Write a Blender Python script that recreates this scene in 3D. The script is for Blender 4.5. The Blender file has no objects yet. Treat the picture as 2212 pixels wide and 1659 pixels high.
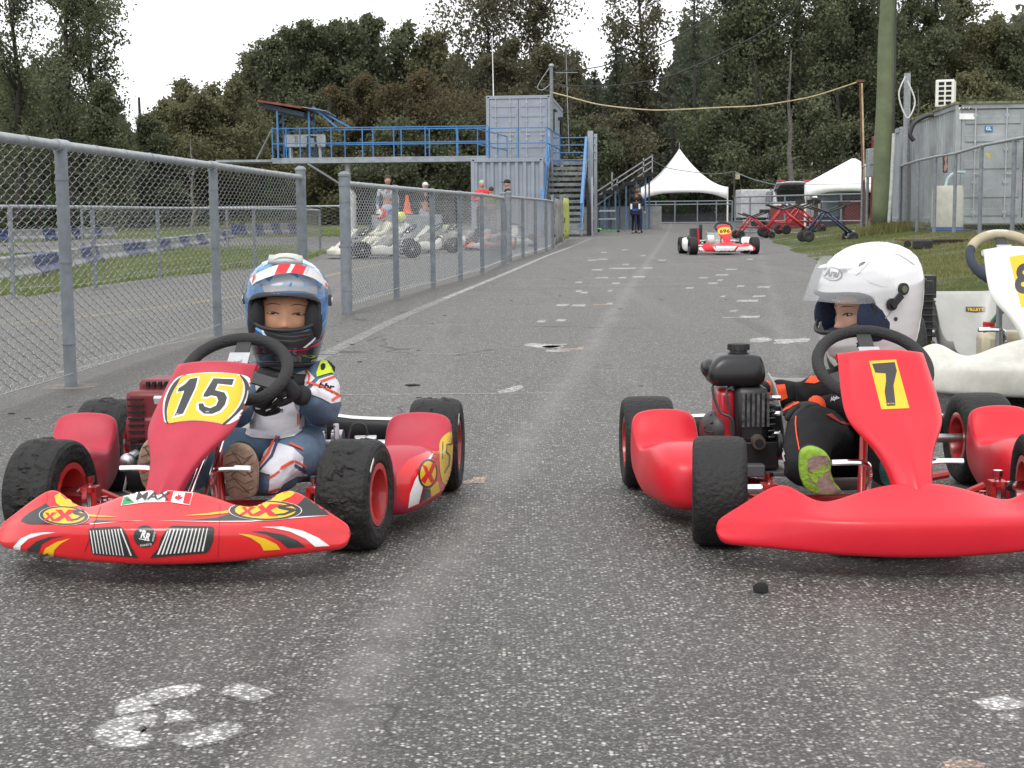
import bpy, bmesh, math, random
from mathutils import Vector, Matrix, noise as mnoise
from mathutils.bvhtree import BVHTree
from mathutils.geometry import tessellate_polygon
R = math.radians
SC = bpy.context.scene
# ------------------------------------------------------------------ camera
F = 3195.0; H = 0.755; PIT = R(6.55); ROL = 0.009
cam_d = bpy.data.cameras.new('camera'); cam = bpy.data.objects.new('camera', cam_d)
SC.collection.objects.link(cam); SC.camera = cam
cam_d.sensor_width = 36; cam_d.lens = 36 * F / 2212; cam_d.clip_end = 2000; cam_d.clip_start = 0.05
_cp, _sp, _c, _s = math.cos(PIT), math.sin(PIT), math.cos(ROL), math.sin(ROL)
_Rv, _Uv, _Fv = Vector((1, 0, 0)), Vector((0, _sp, _cp)), Vector((0, _cp, -_sp))
_cr = _c * _Rv - _s * _Uv; _cu = _s * _Rv + _c * _Uv
cam.matrix_world = Matrix(((_cr.x, _cu.x, -_Fv.x, 0), (_cr.y, _cu.y, -_Fv.y, 0), (_cr.z, _cu.z, -_Fv.z, H), (0, 0, 0, 1)))
# ------------------------------------------------------------------ world: overcast sky
W = bpy.data.worlds.new('World'); SC.world = W; W.use_nodes = True
nt = W.node_tree; nt.nodes.clear()
sky = nt.nodes.new('ShaderNodeTexSky'); sky.sky_type = 'NISHITA'; sky.sun_disc = False
SUN_EL, SUN_AZ = R(52), R(205)
sky.sun_elevation = SUN_EL; sky.sun_rotation = SUN_AZ
mx = nt.nodes.new('ShaderNodeMix'); mx.data_type = 'RGBA'; mx.inputs[0].default_value = 0.93
mx.inputs[7].default_value = (8.35, 8.35, 8.4, 1)
bg = nt.nodes.new('ShaderNodeBackground'); bg.inputs[1].default_value = 0.12
ow = nt.nodes.new('ShaderNodeOutputWorld')
nt.links.new(sky.outputs[0], mx.inputs[6]); nt.links.new(mx.outputs[2], bg.inputs[0]); nt.links.new(bg.outputs[0], ow.inputs[0])
sd = bpy.data.lights.new('sun', 'SUN'); sd.energy = 1.1; sd.angle = R(25); sd.color = (1, .97, .92)
so = bpy.data.objects.new('sun', sd); SC.collection.objects.link(so)
so.rotation_euler = Vector((math.sin(SUN_AZ) * math.cos(SUN_EL), math.cos(SUN_AZ) * math.cos(SUN_EL), math.sin(SUN_EL))).to_track_quat('Z', 'Y').to_euler()
SC.view_settings.view_transform = 'Standard'; SC.view_settings.look = 'None'
SC.view_settings.exposure = 0.6; SC.view_settings.gamma = 1
# ------------------------------------------------------------------ points of the ground from the photograph
def ray(px, py):
    x = (px - 1106) / F; y = -(py - 829.5) / F
    x, y = x * _c + y * _s, -x * _s + y * _c
    return Vector((x, _cp + y * _sp, -_sp + y * _cp))
def G(px, py, z=0):
    r = ray(px, py); t = (z - H) / r.z
    return Vector((r.x * t, r.y * t, z))
def P(px, py, Y):
    r = ray(px, py); t = Y / r.y
    return Vector((r.x * t, Y, H + r.z * t))
# ------------------------------------------------------------------ materials
MATS = {}
def M(name, col, rough=.5, metal=0, var=.12, scale=8, bump=0, bscale=60, col2=None, coat=0, thr=None, spec=.5, trans=0, alpha=1, gcoord='Object'):
    if name in MATS: return MATS[name]
    m = bpy.data.materials.new(name); m.use_nodes = True; MATS[name] = m
    t = m.node_tree; N = t.nodes; L = t.links; b = N['Principled BSDF']
    b.inputs['Roughness'].default_value = rough; b.inputs['Metallic'].default_value = metal
    b.inputs['Specular IOR Level'].default_value = spec
    if coat: b.inputs['Coat Weight'].default_value = coat; b.inputs['Coat Roughness'].default_value = .08
    if trans: b.inputs['Transmission Weight'].default_value = trans
    if alpha < 1: b.inputs['Alpha'].default_value = alpha
    tc = N.new('ShaderNodeTexCoord'); co = tc.outputs[gcoord]
    nz = N.new('ShaderNodeTexNoise'); nz.inputs['Scale'].default_value = scale; nz.inputs['Detail'].default_value = 6; nz.inputs['Roughness'].default_value = .65
    L.new(co, nz.inputs['Vector'])
    rp = N.new('ShaderNodeValToRGB')
    c2 = col2 if col2 else [max(0, c * (1 - 2.2 * var)) for c in col]
    c1 = col if col2 else [min(1, c * (1 + var)) for c in col]
    lo, hi = thr if thr else (.3, .7)
    rp.color_ramp.elements[0].position = lo; rp.color_ramp.elements[1].position = hi
    rp.color_ramp.elements[0].color = (*c2, 1); rp.color_ramp.elements[1].color = (*c1, 1)
    L.new(nz.outputs[0], rp.inputs[0]); L.new(rp.outputs[0], b.inputs['Base Color'])
    if rough > .15 and metal < .9:
        mr = N.new('ShaderNodeMapRange'); mr.inputs[3].default_value = max(.05, rough - .08); mr.inputs[4].default_value = min(1, rough + .1)
        L.new(nz.outputs[0], mr.inputs[0]); L.new(mr.outputs[0], b.inputs['Roughness'])
    if bump:
        n2 = N.new('ShaderNodeTexNoise'); n2.inputs['Scale'].default_value = bscale; n2.inputs['Detail'].default_value = 4
        L.new(co, n2.inputs['Vector'])
        bp = N.new('ShaderNodeBump'); bp.inputs['Strength'].default_value = min(1, bump); bp.inputs['Distance'].default_value = .01
        L.new(n2.outputs[0], bp.inputs['Height']); L.new(bp.outputs[0], b.inputs['Normal'])
    return m
# ------------------------------------------------------------------ object helpers
COL = SC.collection
def tag(o, label=None, cat=None, group=None, kind=None):
    if label: o['label'] = label
    if cat: o['category'] = cat
    if group: o['group'] = group
    if kind: o['kind'] = kind
    return o
def empty(name, loc=(0, 0, 0), rz=0, label=None, cat=None, group=None, sc=1):
    o = bpy.data.objects.new(name, None); COL.objects.link(o); o.location = loc; o.rotation_euler = (0, 0, rz)
    o.scale = (sc,) * 3; o.empty_display_size = .1
    bpy.context.view_layer.update()
    return tag(o, label, cat, group)
class MB:
    def __init__(s): s.v = []; s.f = []; s.mi = []; s.cur = 0
    def add(s, vs, fs):
        n = len(s.v); s.v += [tuple(v) for v in vs]; s.f += [[i + n for i in f] for f in fs]; s.mi += [s.cur] * len(fs); return s
    def box(s, c, d, rz=0, rot=None):
        hx, hy, hz = d[0] / 2, d[1] / 2, d[2] / 2
        m = rot if rot is not None else Matrix.Rotation(rz, 3, 'Z')
        vs = [Vector(c) + m @ Vector((x, y, z)) for z in (-hz, hz) for x, y in ((-hx, -hy), (hx, -hy), (hx, hy), (-hx, hy))]
        return s.add(vs, [(3, 2, 1, 0), (4, 5, 6, 7), (0, 1, 5, 4), (1, 2, 6, 5), (2, 3, 7, 6), (3, 0, 4, 7)])
    def bar(s, a, b, w, h, up=(0, 0, 1)):
        a, b = Vector(a), Vector(b); d = b - a; l = d.length; y = d.normalized()
        x = y.cross(Vector(up));
        if x.length < 1e-4: x = Vector((1, 0, 0))
        x.normalize(); z = x.cross(y)
        return s.box((a + b) / 2, (w, l, h), rot=Matrix((x, y, z)).transposed())
    def tube(s, pts, r, n=8, closed=False, cap=True):
        pts = [Vector(p) for p in pts]; m = len(pts)
        rs = r if isinstance(r, (list, tuple)) else [r] * m
        up = Vector((0, 0, 1)); prev = None; vs = []
        for i, p in enumerate(pts):
            if closed: d = pts[(i + 1) % m] - pts[i - 1]
            else: d = pts[min(i + 1, m - 1)] - pts[max(i - 1, 0)]
            d.normalize()
            if prev is None:
                x = d.cross(up)
                if x.length < .05: x = d.cross(Vector((1, 0, 0)))
            else:
                x = prev - d * prev.dot(d)
                if x.length < 1e-5: x = d.cross(up)
            x.normalize(); prev = x; y = d.cross(x)
            for k in range(n):
                a = 2 * math.pi * k / n; vs.append(p + (x * math.cos(a) + y * math.sin(a)) * rs[i])
        fs = []
        for i in range(m if closed else m - 1):
            j = (i + 1) % m
            for k in range(n): fs.append((i * n + k, i * n + (k + 1) % n, j * n + (k + 1) % n, j * n + k))
        if cap and not closed: fs.append(list(range(n))[::-1]); fs.append([(m - 1) * n + k for k in range(n)])
        return s.add(vs, fs)
    def cyl(s, a, b, r, n=16, r2=None): return s.tube([a, b], [r, r if r2 is None else r2], n)
    def lathe(s, prof, c=(0, 0, 0), axis='x', n=32, rot=None):
        vs = []; m = len(prof)
        for k in range(n):
            a = 2 * math.pi * k / n
            for (t, r) in prof:
                if axis == 'x': p = Vector((t, r * math.cos(a), r * math.sin(a)))
                elif axis == 'y': p = Vector((r * math.sin(a), t, r * math.cos(a)))
                else: p = Vector((r * math.cos(a), r * math.sin(a), t))
                if rot is not None: p = rot @ p
                vs.append(Vector(c) + p)
        fs = [(k * m + i, k * m + i + 1, ((k + 1) % n) * m + i + 1, ((k + 1) % n) * m + i) for k in range(n) for i in range(m - 1)]
        return s.add(vs, fs)
    def grid(s, rows, cu=False, cv=False, caps=False):
        m = len(rows); n = len(rows[0]); vs = [p for r in rows for p in r]
        fs = [(i * n + j, i * n + (j + 1) % n, ((i + 1) % m) * n + (j + 1) % n, ((i + 1) % m) * n + j) for i in range(m if cv else m - 1) for j in range(n if cu else n - 1)]
        if caps: fs.append(list(range(n))[::-1]); fs.append([(m - 1) * n + k for k in range(n)])
        return s.add(vs, fs)
    def prism(s, pts, depth, axis=(0, 1, 0)):
        pts = [Vector(p) for p in pts]; d = Vector(axis) * depth; n = len(pts)
        tri = tessellate_polygon([pts]); vs = pts + [p + d for p in pts]
        fs = [tuple(t) for t in tri] + [tuple(i + n for i in t[::-1]) for t in tri] + [(i, (i + 1) % n, (i + 1) % n + n, i + n) for i in range(n)]
        return s.add(vs, fs)
    def ell(s, c, r, nu=16, nv=10, rot=None):
        vs = []; fs = []
        for j in range(nv + 1):
            e = -math.pi / 2 + math.pi * j / nv
            for i in range(nu):
                a = 2 * math.pi * i / nu; p = Vector((r[0] * math.cos(e) * math.cos(a), r[1] * math.cos(e) * math.sin(a), r[2] * math.sin(e)))
                if rot is not None: p = rot @ p
                vs.append(Vector(c) + p)
        for j in range(nv):
            for i in range(nu): fs.append((j * nu + i, j * nu + (i + 1) % nu, (j + 1) * nu + (i + 1) % nu, (j + 1) * nu + i))
        return s.add(vs, fs)
    def build(s, name, mat, parent=None, smooth=35, sub=0, bevel=0, solid=0, fix=True, world=False):
        me = bpy.data.meshes.new(name); me.from_pydata(s.v, [], s.f)
        if fix:
            b = bmesh.new(); b.from_mesh(me); bmesh.ops.remove_doubles(b, verts=b.verts, dist=1e-5)
            bmesh.ops.recalc_face_normals(b, faces=b.faces); b.to_mesh(me); b.free()
        for m in (mat if isinstance(mat, (list, tuple)) else [mat]): me.materials.append(m)
        if isinstance(mat, (list, tuple)) and not fix: me.polygons.foreach_set('material_index', s.mi)
        o = bpy.data.objects.new(name, me); COL.objects.link(o)
        if smooth:
            me.polygons.foreach_set('use_smooth', [True] * len(me.polygons))
            if not sub and smooth < 180: me.set_sharp_from_angle(angle=R(smooth))
        if parent:
            o.parent = parent
            if world: o.matrix_parent_inverse = parent.matrix_world.inverted()
        if solid:
            md = o.modifiers.new('s', 'SOLIDIFY'); md.thickness = solid; md.offset = -1
        if bevel:
            md = o.modifiers.new('b', 'BEVEL'); md.width = bevel; md.segments = 2; md.limit_method = 'ANGLE'
        if sub:
            md = o.modifiers.new('u', 'SUBSURF'); md.levels = sub; md.render_levels = sub
        return o
def copy_tree(o, parent=None, names=None):
    c = o.copy(); COL.objects.link(c)
    if parent: c.parent = parent; c.matrix_parent_inverse = o.matrix_parent_inverse.copy()
    for ch in list(o.children): copy_tree(ch, c)
    return c
# ------------------------------------------------------------------ stickers and lettering laid on the real surfaces
_bvh = {}
def bvh(o):
    if o.name in _bvh: return _bvh[o.name]
    bpy.context.view_layer.update(); dg = bpy.context.evaluated_depsgraph_get(); e = o.evaluated_get(dg); me = e.to_mesh()
    mw = o.matrix_world; vs = [mw @ v.co for v in me.vertices]; fs = [tuple(p.vertices) for p in me.polygons]
    t = BVHTree.FromPolygons(vs, fs); e.to_mesh_clear(); _bvh[o.name] = t; return t
def textmesh(s, bold=0.0, italic=0.0):
    cu = bpy.data.curves.new('t', 'FONT'); cu.body = s; cu.align_x = 'CENTER'; cu.align_y = 'CENTER'; cu.offset = bold; cu.shear = italic; cu.resolution_u = 4
    ob = bpy.data.objects.new('t', cu); COL.objects.link(ob); bpy.context.view_layer.update()
    dg = bpy.context.evaluated_depsgraph_get(); me = bpy.data.meshes.new_from_object(ob.evaluated_get(dg))
    vs = [(v.co.x, v.co.y) for v in me.vertices]; fs = [tuple(p.vertices) for p in me.polygons]
    bpy.data.objects.remove(ob); bpy.data.meshes.remove(me); bpy.data.curves.remove(cu)
    xs = [v[0] for v in vs]; ys = [v[1] for v in vs]; cx, cy = (min(xs) + max(xs)) / 2, (min(ys) + max(ys)) / 2; w, h = max(xs) - min(xs), max(ys) - min(ys)
    return [((x - cx) / w, (y - cy) / h) for x, y in vs], fs, w / h
def spline(pts, n=6):
    out = []; m = len(pts)
    for i in range(m):
        p0, p1, p2, p3 = pts[i - 1], pts[i], pts[(i + 1) % m], pts[(i + 2) % m]
        for k in range(n):
            t = k / n; out.append(tuple(.5 * (2 * b + (c - a) * t + (2 * a - 5 * b + 4 * c - d) * t * t + (3 * b - a - 3 * c + d) * t ** 3) for a, b, c, d in zip(p0, p1, p2, p3)))
    return out
def ellipse(cx, cy, a, b, rot=0, n=36):
    c, s = math.cos(rot), math.sin(rot)
    return [(cx + a * math.cos(t) * c - b * math.sin(t) * s, cy + a * math.cos(t) * s + b * math.sin(t) * c) for t in [2 * math.pi * k / n for k in range(n)]]
def decal(name, polys, targets, mat, parent=None, off=.0008, maxlen=7, text=None, kind=None):
    """polys: outlines in photograph pixels; text: (string, cx, cy, w, h, angle, bold, italic)"""
    if name in ('yellow_flash', 'visor_strip_red', 'pale_patch', 'white_trim', 'number_plate_stripe', 'white_line', 'black_flash') and len(polys) > 1:
        for q in polys: decal(name, [q], targets, mat, parent, off, maxlen)
        return None
    b = bmesh.new()
    for poly in polys:
        outs = poly if isinstance(poly[0][0], (tuple, list)) else [poly]
        flat = [p for o_ in outs for p in o_]
        tr = tessellate_polygon([[Vector((p[0], p[1], 0)) for p in o_] for o_ in outs])
        vv = [b.verts.new((p[0], p[1], 0)) for p in flat]
        for t in tr:
            try: b.faces.new([vv[i] for i in t])
            except ValueError: pass
    if text:
        for (s, cx, cy, w, h, ang, bold, ital) in text:
            vs, fs, asp = textmesh(s, bold, ital); c_, s_ = math.cos(ang), math.sin(ang); vv = []
            for (x, y) in vs:
                X = x * w; Y = -y * h; vv.append(b.verts.new((cx + X * c_ - Y * s_, cy + X * s_ + Y * c_, 0)))
            for f in fs:
                try: b.faces.new([vv[i] for i in f])
                except ValueError: pass
    bmesh.ops.triangulate(b, faces=b.faces)
    for _ in range(5):
        es = [e for e in b.edges if e.calc_length() > maxlen]
        if not es: break
        bmesh.ops.subdivide_edges(b, edges=es, cuts=1); bmesh.ops.triangulate(b, faces=[f for f in b.faces if len(f.verts) > 3])
    trees = [bvh(t) for t in targets]; o0 = Vector((0, 0, H)); dead = []
    for v in b.verts:
        d = ray(v.co.x, v.co.y).normalized(); best = None
        for t in trees:
            h, nn, i, dist = t.ray_cast(o0, d)
            if h is not None and (best is None or dist < best[2]): best = (h, nn, dist)
        if best is None: dead.append(v)
        else:
            nn = best[1] if best[1].dot(d) < 0 else -best[1]
            v.co = best[0] + nn * off - d * off * .4
    bmesh.ops.delete(b, geom=dead, context='VERTS')
    me = bpy.data.meshes.new(name); b.to_mesh(me); b.free(); me.materials.append(mat)
    me.polygons.foreach_set('use_smooth', [True] * len(me.polygons))
    o = bpy.data.objects.new(name, me); COL.objects.link(o)
    if parent:
        o.parent = parent; bpy.context.view_layer.update(); o.matrix_parent_inverse = parent.matrix_world.inverted()
    return o
def skin(name, joints, bones, mat, parent=None, sub=2, loc=None, world=True):
    """one continuous limbed surface grown over a skeleton: joints {key:(point, radius)}"""
    ks = list(joints); idx = {k: i for i, k in enumerate(ks)}
    me = bpy.data.meshes.new(name); me.from_pydata([tuple(joints[k][0]) for k in ks], [(idx[a], idx[b_]) for a, b_ in bones], [])
    o = bpy.data.objects.new(name, me); COL.objects.link(o); me.materials.append(mat)
    md = o.modifiers.new('skin', 'SKIN'); md.use_smooth_shade = True
    sv = me.skin_vertices[0].data
    for k in ks:
        r = joints[k][1]; sv[idx[k]].radius = (r, r) if not isinstance(r, tuple) else r
    sv[0].use_root = True
    if sub:
        m2 = o.modifiers.new('u', 'SUBSURF'); m2.levels = sub; m2.render_levels = sub
    # freeze to a mesh so that it can carry stickers and copies
    bpy.context.view_layer.update(); dg = bpy.context.evaluated_depsgraph_get()
    m3 = bpy.data.meshes.new_from_object(o.evaluated_get(dg)); o.modifiers.clear(); o.data = m3; m3.name = name
    m3.polygons.foreach_set('use_smooth', [True] * len(m3.polygons))
    if not m3.materials: m3.materials.append(mat)
    if parent:
        o.parent = parent
        if world: o.matrix_parent_inverse = parent.matrix_world.inverted()
    return o
def curve_pts(pts, n=8):
    out = []; m = len(pts)
    for i in range(m - 1):
        p0, p1, p2, p3 = [Vector(pts[max(0, min(m - 1, i + k))]) for k in (-1, 0, 1, 2)]
        for k in range(n):
            t = k / n; out.append(.5 * (2 * p1 + (p2 - p0) * t + (2 * p0 - 5 * p1 + 4 * p2 - p3) * t * t + (3 * p1 - p0 - 3 * p2 + p3) * t ** 3))
    out.append(Vector(pts[-1])); return out
def lerpt(tab, x):
    if x <= tab[0][0]: return tab[0][1]
    for (a, b), (c, d) in zip(tab, tab[1:]):
        if x <= c: return b + (d - b) * (x - a) / (c - a)
    return tab[-1][1]
ORD = ['first', 'second', 'third', 'fourth', 'fifth', 'sixth', 'seventh', 'eighth', 'ninth', 'tenth', 'eleventh', 'twelfth', 'thirteenth', 'fourteenth', 'fifteenth', 'sixteenth', 'seventeenth', 'eighteenth', 'nineteenth', 'twentieth', 'twenty first', 'twenty second', 'twenty third', 'twenty fourth', 'twenty fifth', 'twenty sixth', 'twenty seventh', 'twenty eighth', 'twenty ninth', 'thirtieth', 'thirty first', 'thirty second', 'thirty third', 'thirty fourth', 'thirty fifth', 'thirty sixth']
# ================================================================== ground, tracks, painted marks
E_R = [(-5, 2.2), (5, 2.75), (10.4, 3.2), (15, 3.75), (21, 4.5), (30, 5.7), (40, 7.0), (50, 8.9), (56, 10.5), (60, 40)]
def bank(x, y):
    e = lerpt(E_R, y)
    return max(0, min(.32, (x - e) * .11)) if y < 60 else 0
YT = [(60, 0), (85, .32), (130, 1.45), (170, 2.2), (400, 6)]
def T(x, y):
    b = bank(x, y) if y <= 56 else bank(x, 56) * max(0, 1 - (y - 56) / 14)
    return -.02 + max(b, lerpt(YT, y) * (1 if x > -4 else max(.55, 1 + (x + 4) * .02)))
ys = [-8 + i for i in range(69)] + [60 + 2.5 * i for i in range(1, 29)] + [140, 160, 200, 300, 500, 900]
xs = [-500, -300, -150, -80, -50, -35] + [-26 + i for i in range(0, 53)] + [30, 36, 50, 80, 150, 300, 500]
def noise_mix(N, L, co, scale, lo, hi, detail=5, rough=.6):
    n = N.new('ShaderNodeTexNoise'); n.inputs['Scale'].default_value = scale; n.inputs['Detail'].default_value = detail; n.inputs['Roughness'].default_value = rough
    L.new(co, n.inputs['Vector']); r = N.new('ShaderNodeMapRange'); r.inputs[1].default_value = lo; r.inputs[2].default_value = hi; L.new(n.outputs[0], r.inputs[0]); return r.outputs[0]
def mixc(N, L, f, a, b, mode='MIX'):
    m = N.new('ShaderNodeMix'); m.data_type = 'RGBA'; m.blend_type = mode
    if isinstance(f, (int, float)): m.inputs[0].default_value = f
    else: L.new(f, m.inputs[0])
    for i, v in ((6, a), (7, b)):
        if isinstance(v, tuple): m.inputs[i].default_value = (*v, 1)
        else: L.new(v, m.inputs[i])
    return m.outputs[2]
BANDS = [(-.57, .115, .10, .42), (.17, .16, .08, .24)]
def asphalt(name, paint=None, cover=.5, wear=9.0, edge=False):
    m = bpy.data.materials.new(name); m.use_nodes = True; t = m.node_tree; N = t.nodes; L = t.links; b = N['Principled BSDF']
    g = N.new('ShaderNodeNewGeometry'); co = g.outputs['Position']
    def vor(scale, feat='F1'):
        v = N.new('ShaderNodeTexVoronoi'); v.feature = feat; v.inputs['Scale'].default_value = scale; L.new(co, v.inputs['Vector']); return v
    v1 = vor(118); v2 = vor(260)
    def rnd(v, stops):
        sp = N.new('ShaderNodeSeparateColor'); L.new(v.outputs['Color'], sp.inputs[0]); r = N.new('ShaderNodeValToRGB')
        el = r.color_ramp.elements
        while len(el) < len(stops): el.new(.5)
        for e, (p, c) in zip(el, stops): e.position = p; e.color = (*c, 1)
        L.new(sp.outputs[0], r.inputs[0]); return r.outputs[0]
    st = rnd(v1, [(0, (.0095, .009, .008)), (.42, (.032, .0305, .0275)), (.62, (.115, .110, .100)), (.83, (.31, .302, .278)), (1, (.66, .65, .60))])
    st2 = rnd(v2, [(0, (.007, .0066, .006)), (.55, (.031, .029, .0265)), (.85, (.13, .125, .115)), (1, (.29, .283, .262))])
    # binder shows between stones
    md = N.new('ShaderNodeMapRange'); md.inputs[1].default_value = .30; md.inputs[2].default_value = .52; L.new(v1.outputs['Distance'], md.inputs[0])
    c = mixc(N, L, md.outputs[0], st, st2)
    big = noise_mix(N, L, co, .55, .3, .72); c = mixc(N, L, big, c, mixc(N, L, .30, c, (.14, .137, .13)))
    # long lighter scrub marks along the track
    mp = N.new('ShaderNodeMapping'); mp.inputs['Rotation'].default_value = (0, 0, R(5.5)); mp.inputs['Scale'].default_value = (1.6, .07, 1); L.new(co, mp.inputs[0])
    st3 = noise_mix(N, L, mp.outputs[0], 1.3, .52, .75, 3); c = mixc(N, L, st3, c, mixc(N, L, .30, c, (.19, .186, .178)))
    fine = noise_mix(N, L, co, 14, .25, .75); c = mixc(N, L, .5, c, mixc(N, L, fine, mixc(N, L, .6, c, (.05, .05, .05)), c))
    dk = noise_mix(N, L, co, 2.3, .62, .74, 4); c = mixc(N, L, dk, c, mixc(N, L, .3, c, (.05, .048, .046)))
    # hairline cracks and dark rubber smears
    dv = N.new('ShaderNodeTexVoronoi'); dv.feature = 'DISTANCE_TO_EDGE'; dv.inputs['Scale'].default_value = .38
    nw = N.new('ShaderNodeTexNoise'); nw.inputs['Scale'].default_value = 3.5; nw.inputs['Detail'].default_value = 5; L.new(co, nw.inputs['Vector'])
    va = N.new('ShaderNodeVectorMath'); va.operation = 'MULTIPLY_ADD'; va.inputs[1].default_value = (.5, .5, 0); L.new(nw.outputs['Color'], va.inputs[0]); L.new(co, va.inputs[2]); L.new(va.outputs[0], dv.inputs['Vector'])
    ck = N.new('ShaderNodeMapRange'); ck.inputs[1].default_value = .006; ck.inputs[2].default_value = .001; L.new(dv.outputs['Distance'], ck.inputs[0])
    cm = N.new('ShaderNodeMath'); cm.operation = 'MULTIPLY'; L.new(ck.outputs[0], cm.inputs[0]); L.new(noise_mix(N, L, co, .8, .50, .56, 2), cm.inputs[1]); c = mixc(N, L, cm.outputs[0], c, (.018, .017, .016))
    mp2 = N.new('ShaderNodeMapping'); mp2.inputs['Rotation'].default_value = (0, 0, R(8)); mp2.inputs['Scale'].default_value = (3.2, .12, 1); L.new(co, mp2.inputs[0])
    sm = noise_mix(N, L, mp2.outputs[0], 1.7, .60, .72, 3); c = mixc(N, L, sm, c, mixc(N, L, .45, c, (.025, .024, .024)))
    # dusty wheel-polished bands lying along the track
    sx = N.new('ShaderNodeSeparateXYZ'); L.new(co, sx.inputs[0])
    def mth(op, a, b_=None):
        n = N.new('ShaderNodeMath'); n.operation = op
        for i, v in enumerate((a, b_)):
            if v is None: continue
            if isinstance(v, (int, float)): n.inputs[i].default_value = v
            else: L.new(v, n.inputs[i])
        return n.outputs[0]
    wob = noise_mix(N, L, co, 1.1, .2, .8, 3)
    for x0, sl, wd, am in BANDS:
        d = mth('ABSOLUTE', mth('SUBTRACT', mth('SUBTRACT', sx.outputs[0], mth('MULTIPLY', sx.outputs[1], sl)), mth('ADD', x0, mth('MULTIPLY', wob, .10))))
        f = N.new('ShaderNodeMapRange'); f.inputs[1].default_value = wd; f.inputs[2].default_value = 0; f.inputs[3].default_value = 0; f.inputs[4].default_value = am; L.new(d, f.inputs[0])
        c = mixc(N, L, mth('MULTIPLY', f.outputs[0], noise_mix(N, L, co, 5, .2, .65)), c, (.24, .235, .22))
    if paint:
        k = noise_mix(N, L, co, 60, cover - .12, cover + .12, 4, .7); k2 = noise_mix(N, L, co, wear, .25, .6)
        mm = N.new('ShaderNodeMath'); mm.operation = 'MULTIPLY'; L.new(k, mm.inputs[0]); L.new(k2, mm.inputs[1]); m3 = N.new('ShaderNodeMath'); m3.operation = 'MULTIPLY'; m4 = N.new('ShaderNodeMapRange'); m4.inputs[3].default_value = 1; m4.inputs[4].default_value = .25; L.new(md.outputs[0], m4.inputs[0]); L.new(mm.outputs[0], m3.inputs[0]); L.new(m4.outputs[0], m3.inputs[1]); mm = m3
        if edge:
            at = N.new('ShaderNodeAttribute'); at.attribute_name = 'edge'; e2 = N.new('ShaderNodeMath'); e2.operation = 'MULTIPLY_ADD'; e2.inputs[1].default_value = 1.6; L.new(at.outputs['Fac'], e2.inputs[0]); ng = N.new('ShaderNodeMath'); ng.operation = 'MULTIPLY'; ng.inputs[1].default_value = -1; L.new(noise_mix(N, L, co, 26, .25, .75, 6, .8), ng.inputs[0]); L.new(ng.outputs[0], e2.inputs[2]); e3 = N.new('ShaderNodeMapRange'); e3.inputs[1].default_value = .0; e3.inputs[2].default_value = .3; L.new(e2.outputs[0], e3.inputs[0]); e4 = N.new('ShaderNodeMath'); e4.operation = 'MULTIPLY'; L.new(e3.outputs[0], e4.inputs[0]); L.new(mm.outputs[0], e4.inputs[1]); mm = e4
        c = mixc(N, L, mm.outputs[0], c, paint)
    L.new(c, b.inputs['Base Color']); b.inputs['Roughness'].default_value = .58; b.inputs['Specular IOR Level'].default_value = .55; b.inputs['Sheen Weight'].default_value = .0; b.inputs['Sheen Roughness'].default_value = .4; b.inputs['Sheen Tint'].default_value = (.9, .9, .88, 1)
    bp = N.new('ShaderNodeBump'); bp.inputs['Strength'].default_value = .55; bp.inputs['Distance'].default_value = .006
    iv = N.new('ShaderNodeMath'); iv.operation = 'SUBTRACT'; iv.inputs[0].default_value = 1; L.new(v1.outputs['Distance'], iv.inputs[1])
    L.new(iv.outputs[0], bp.inputs['Height']); L.new(bp.outputs[0], b.inputs['Normal'])
    return m
def ground_mat():
    m = bpy.data.materials.new('earth and turf'); m.use_nodes = True; t = m.node_tree; N = t.nodes; L = t.links; b = N['Principled BSDF']
    g = N.new('ShaderNodeNewGeometry'); co = g.outputs['Position']
    a = noise_mix(N, L, co, 1.2, .35, .65); f = noise_mix(N, L, co, 22, .3, .7, 8, .75); q = noise_mix(N, L, co, .45, .5, .66, 4)
    c = mixc(N, L, a, (.085, .125, .030), (.15, .165, .05)); c = mixc(N, L, f, c, mixc(N, L, .6, c, (.035, .06, .016)))
    v = N.new('ShaderNodeTexVoronoi'); v.inputs['Scale'].default_value = 28; L.new(co, v.inputs['Vector'])
    hsv = N.new('ShaderNodeHueSaturation'); hsv.inputs['Saturation'].default_value = .08; hsv.inputs['Value'].default_value = .42; L.new(v.outputs['Color'], hsv.inputs['Color'])
    c = mixc(N, L, q, c, mixc(N, L, .75, c, hsv.outputs[0])); L.new(c, b.inputs['Base Color']); b.inputs['Roughness'].default_value = .95
    b.inputs['Specular IOR Level'].default_value = .15
    bp = N.new('ShaderNodeBump'); bp.inputs['Strength'].default_value = 1; bp.inputs['Distance'].default_value = .03; L.new(f, bp.inputs['Height']); L.new(bp.outputs[0], b.inputs['Normal'])
    return m
mb = MB(); mb.grid([[(x, y, T(x, y)) for x in xs] for y in ys])
tag(mb.build('ground', ground_mat(), fix=False, smooth=180), kind='structure')
ASP = asphalt('worn asphalt')
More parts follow.
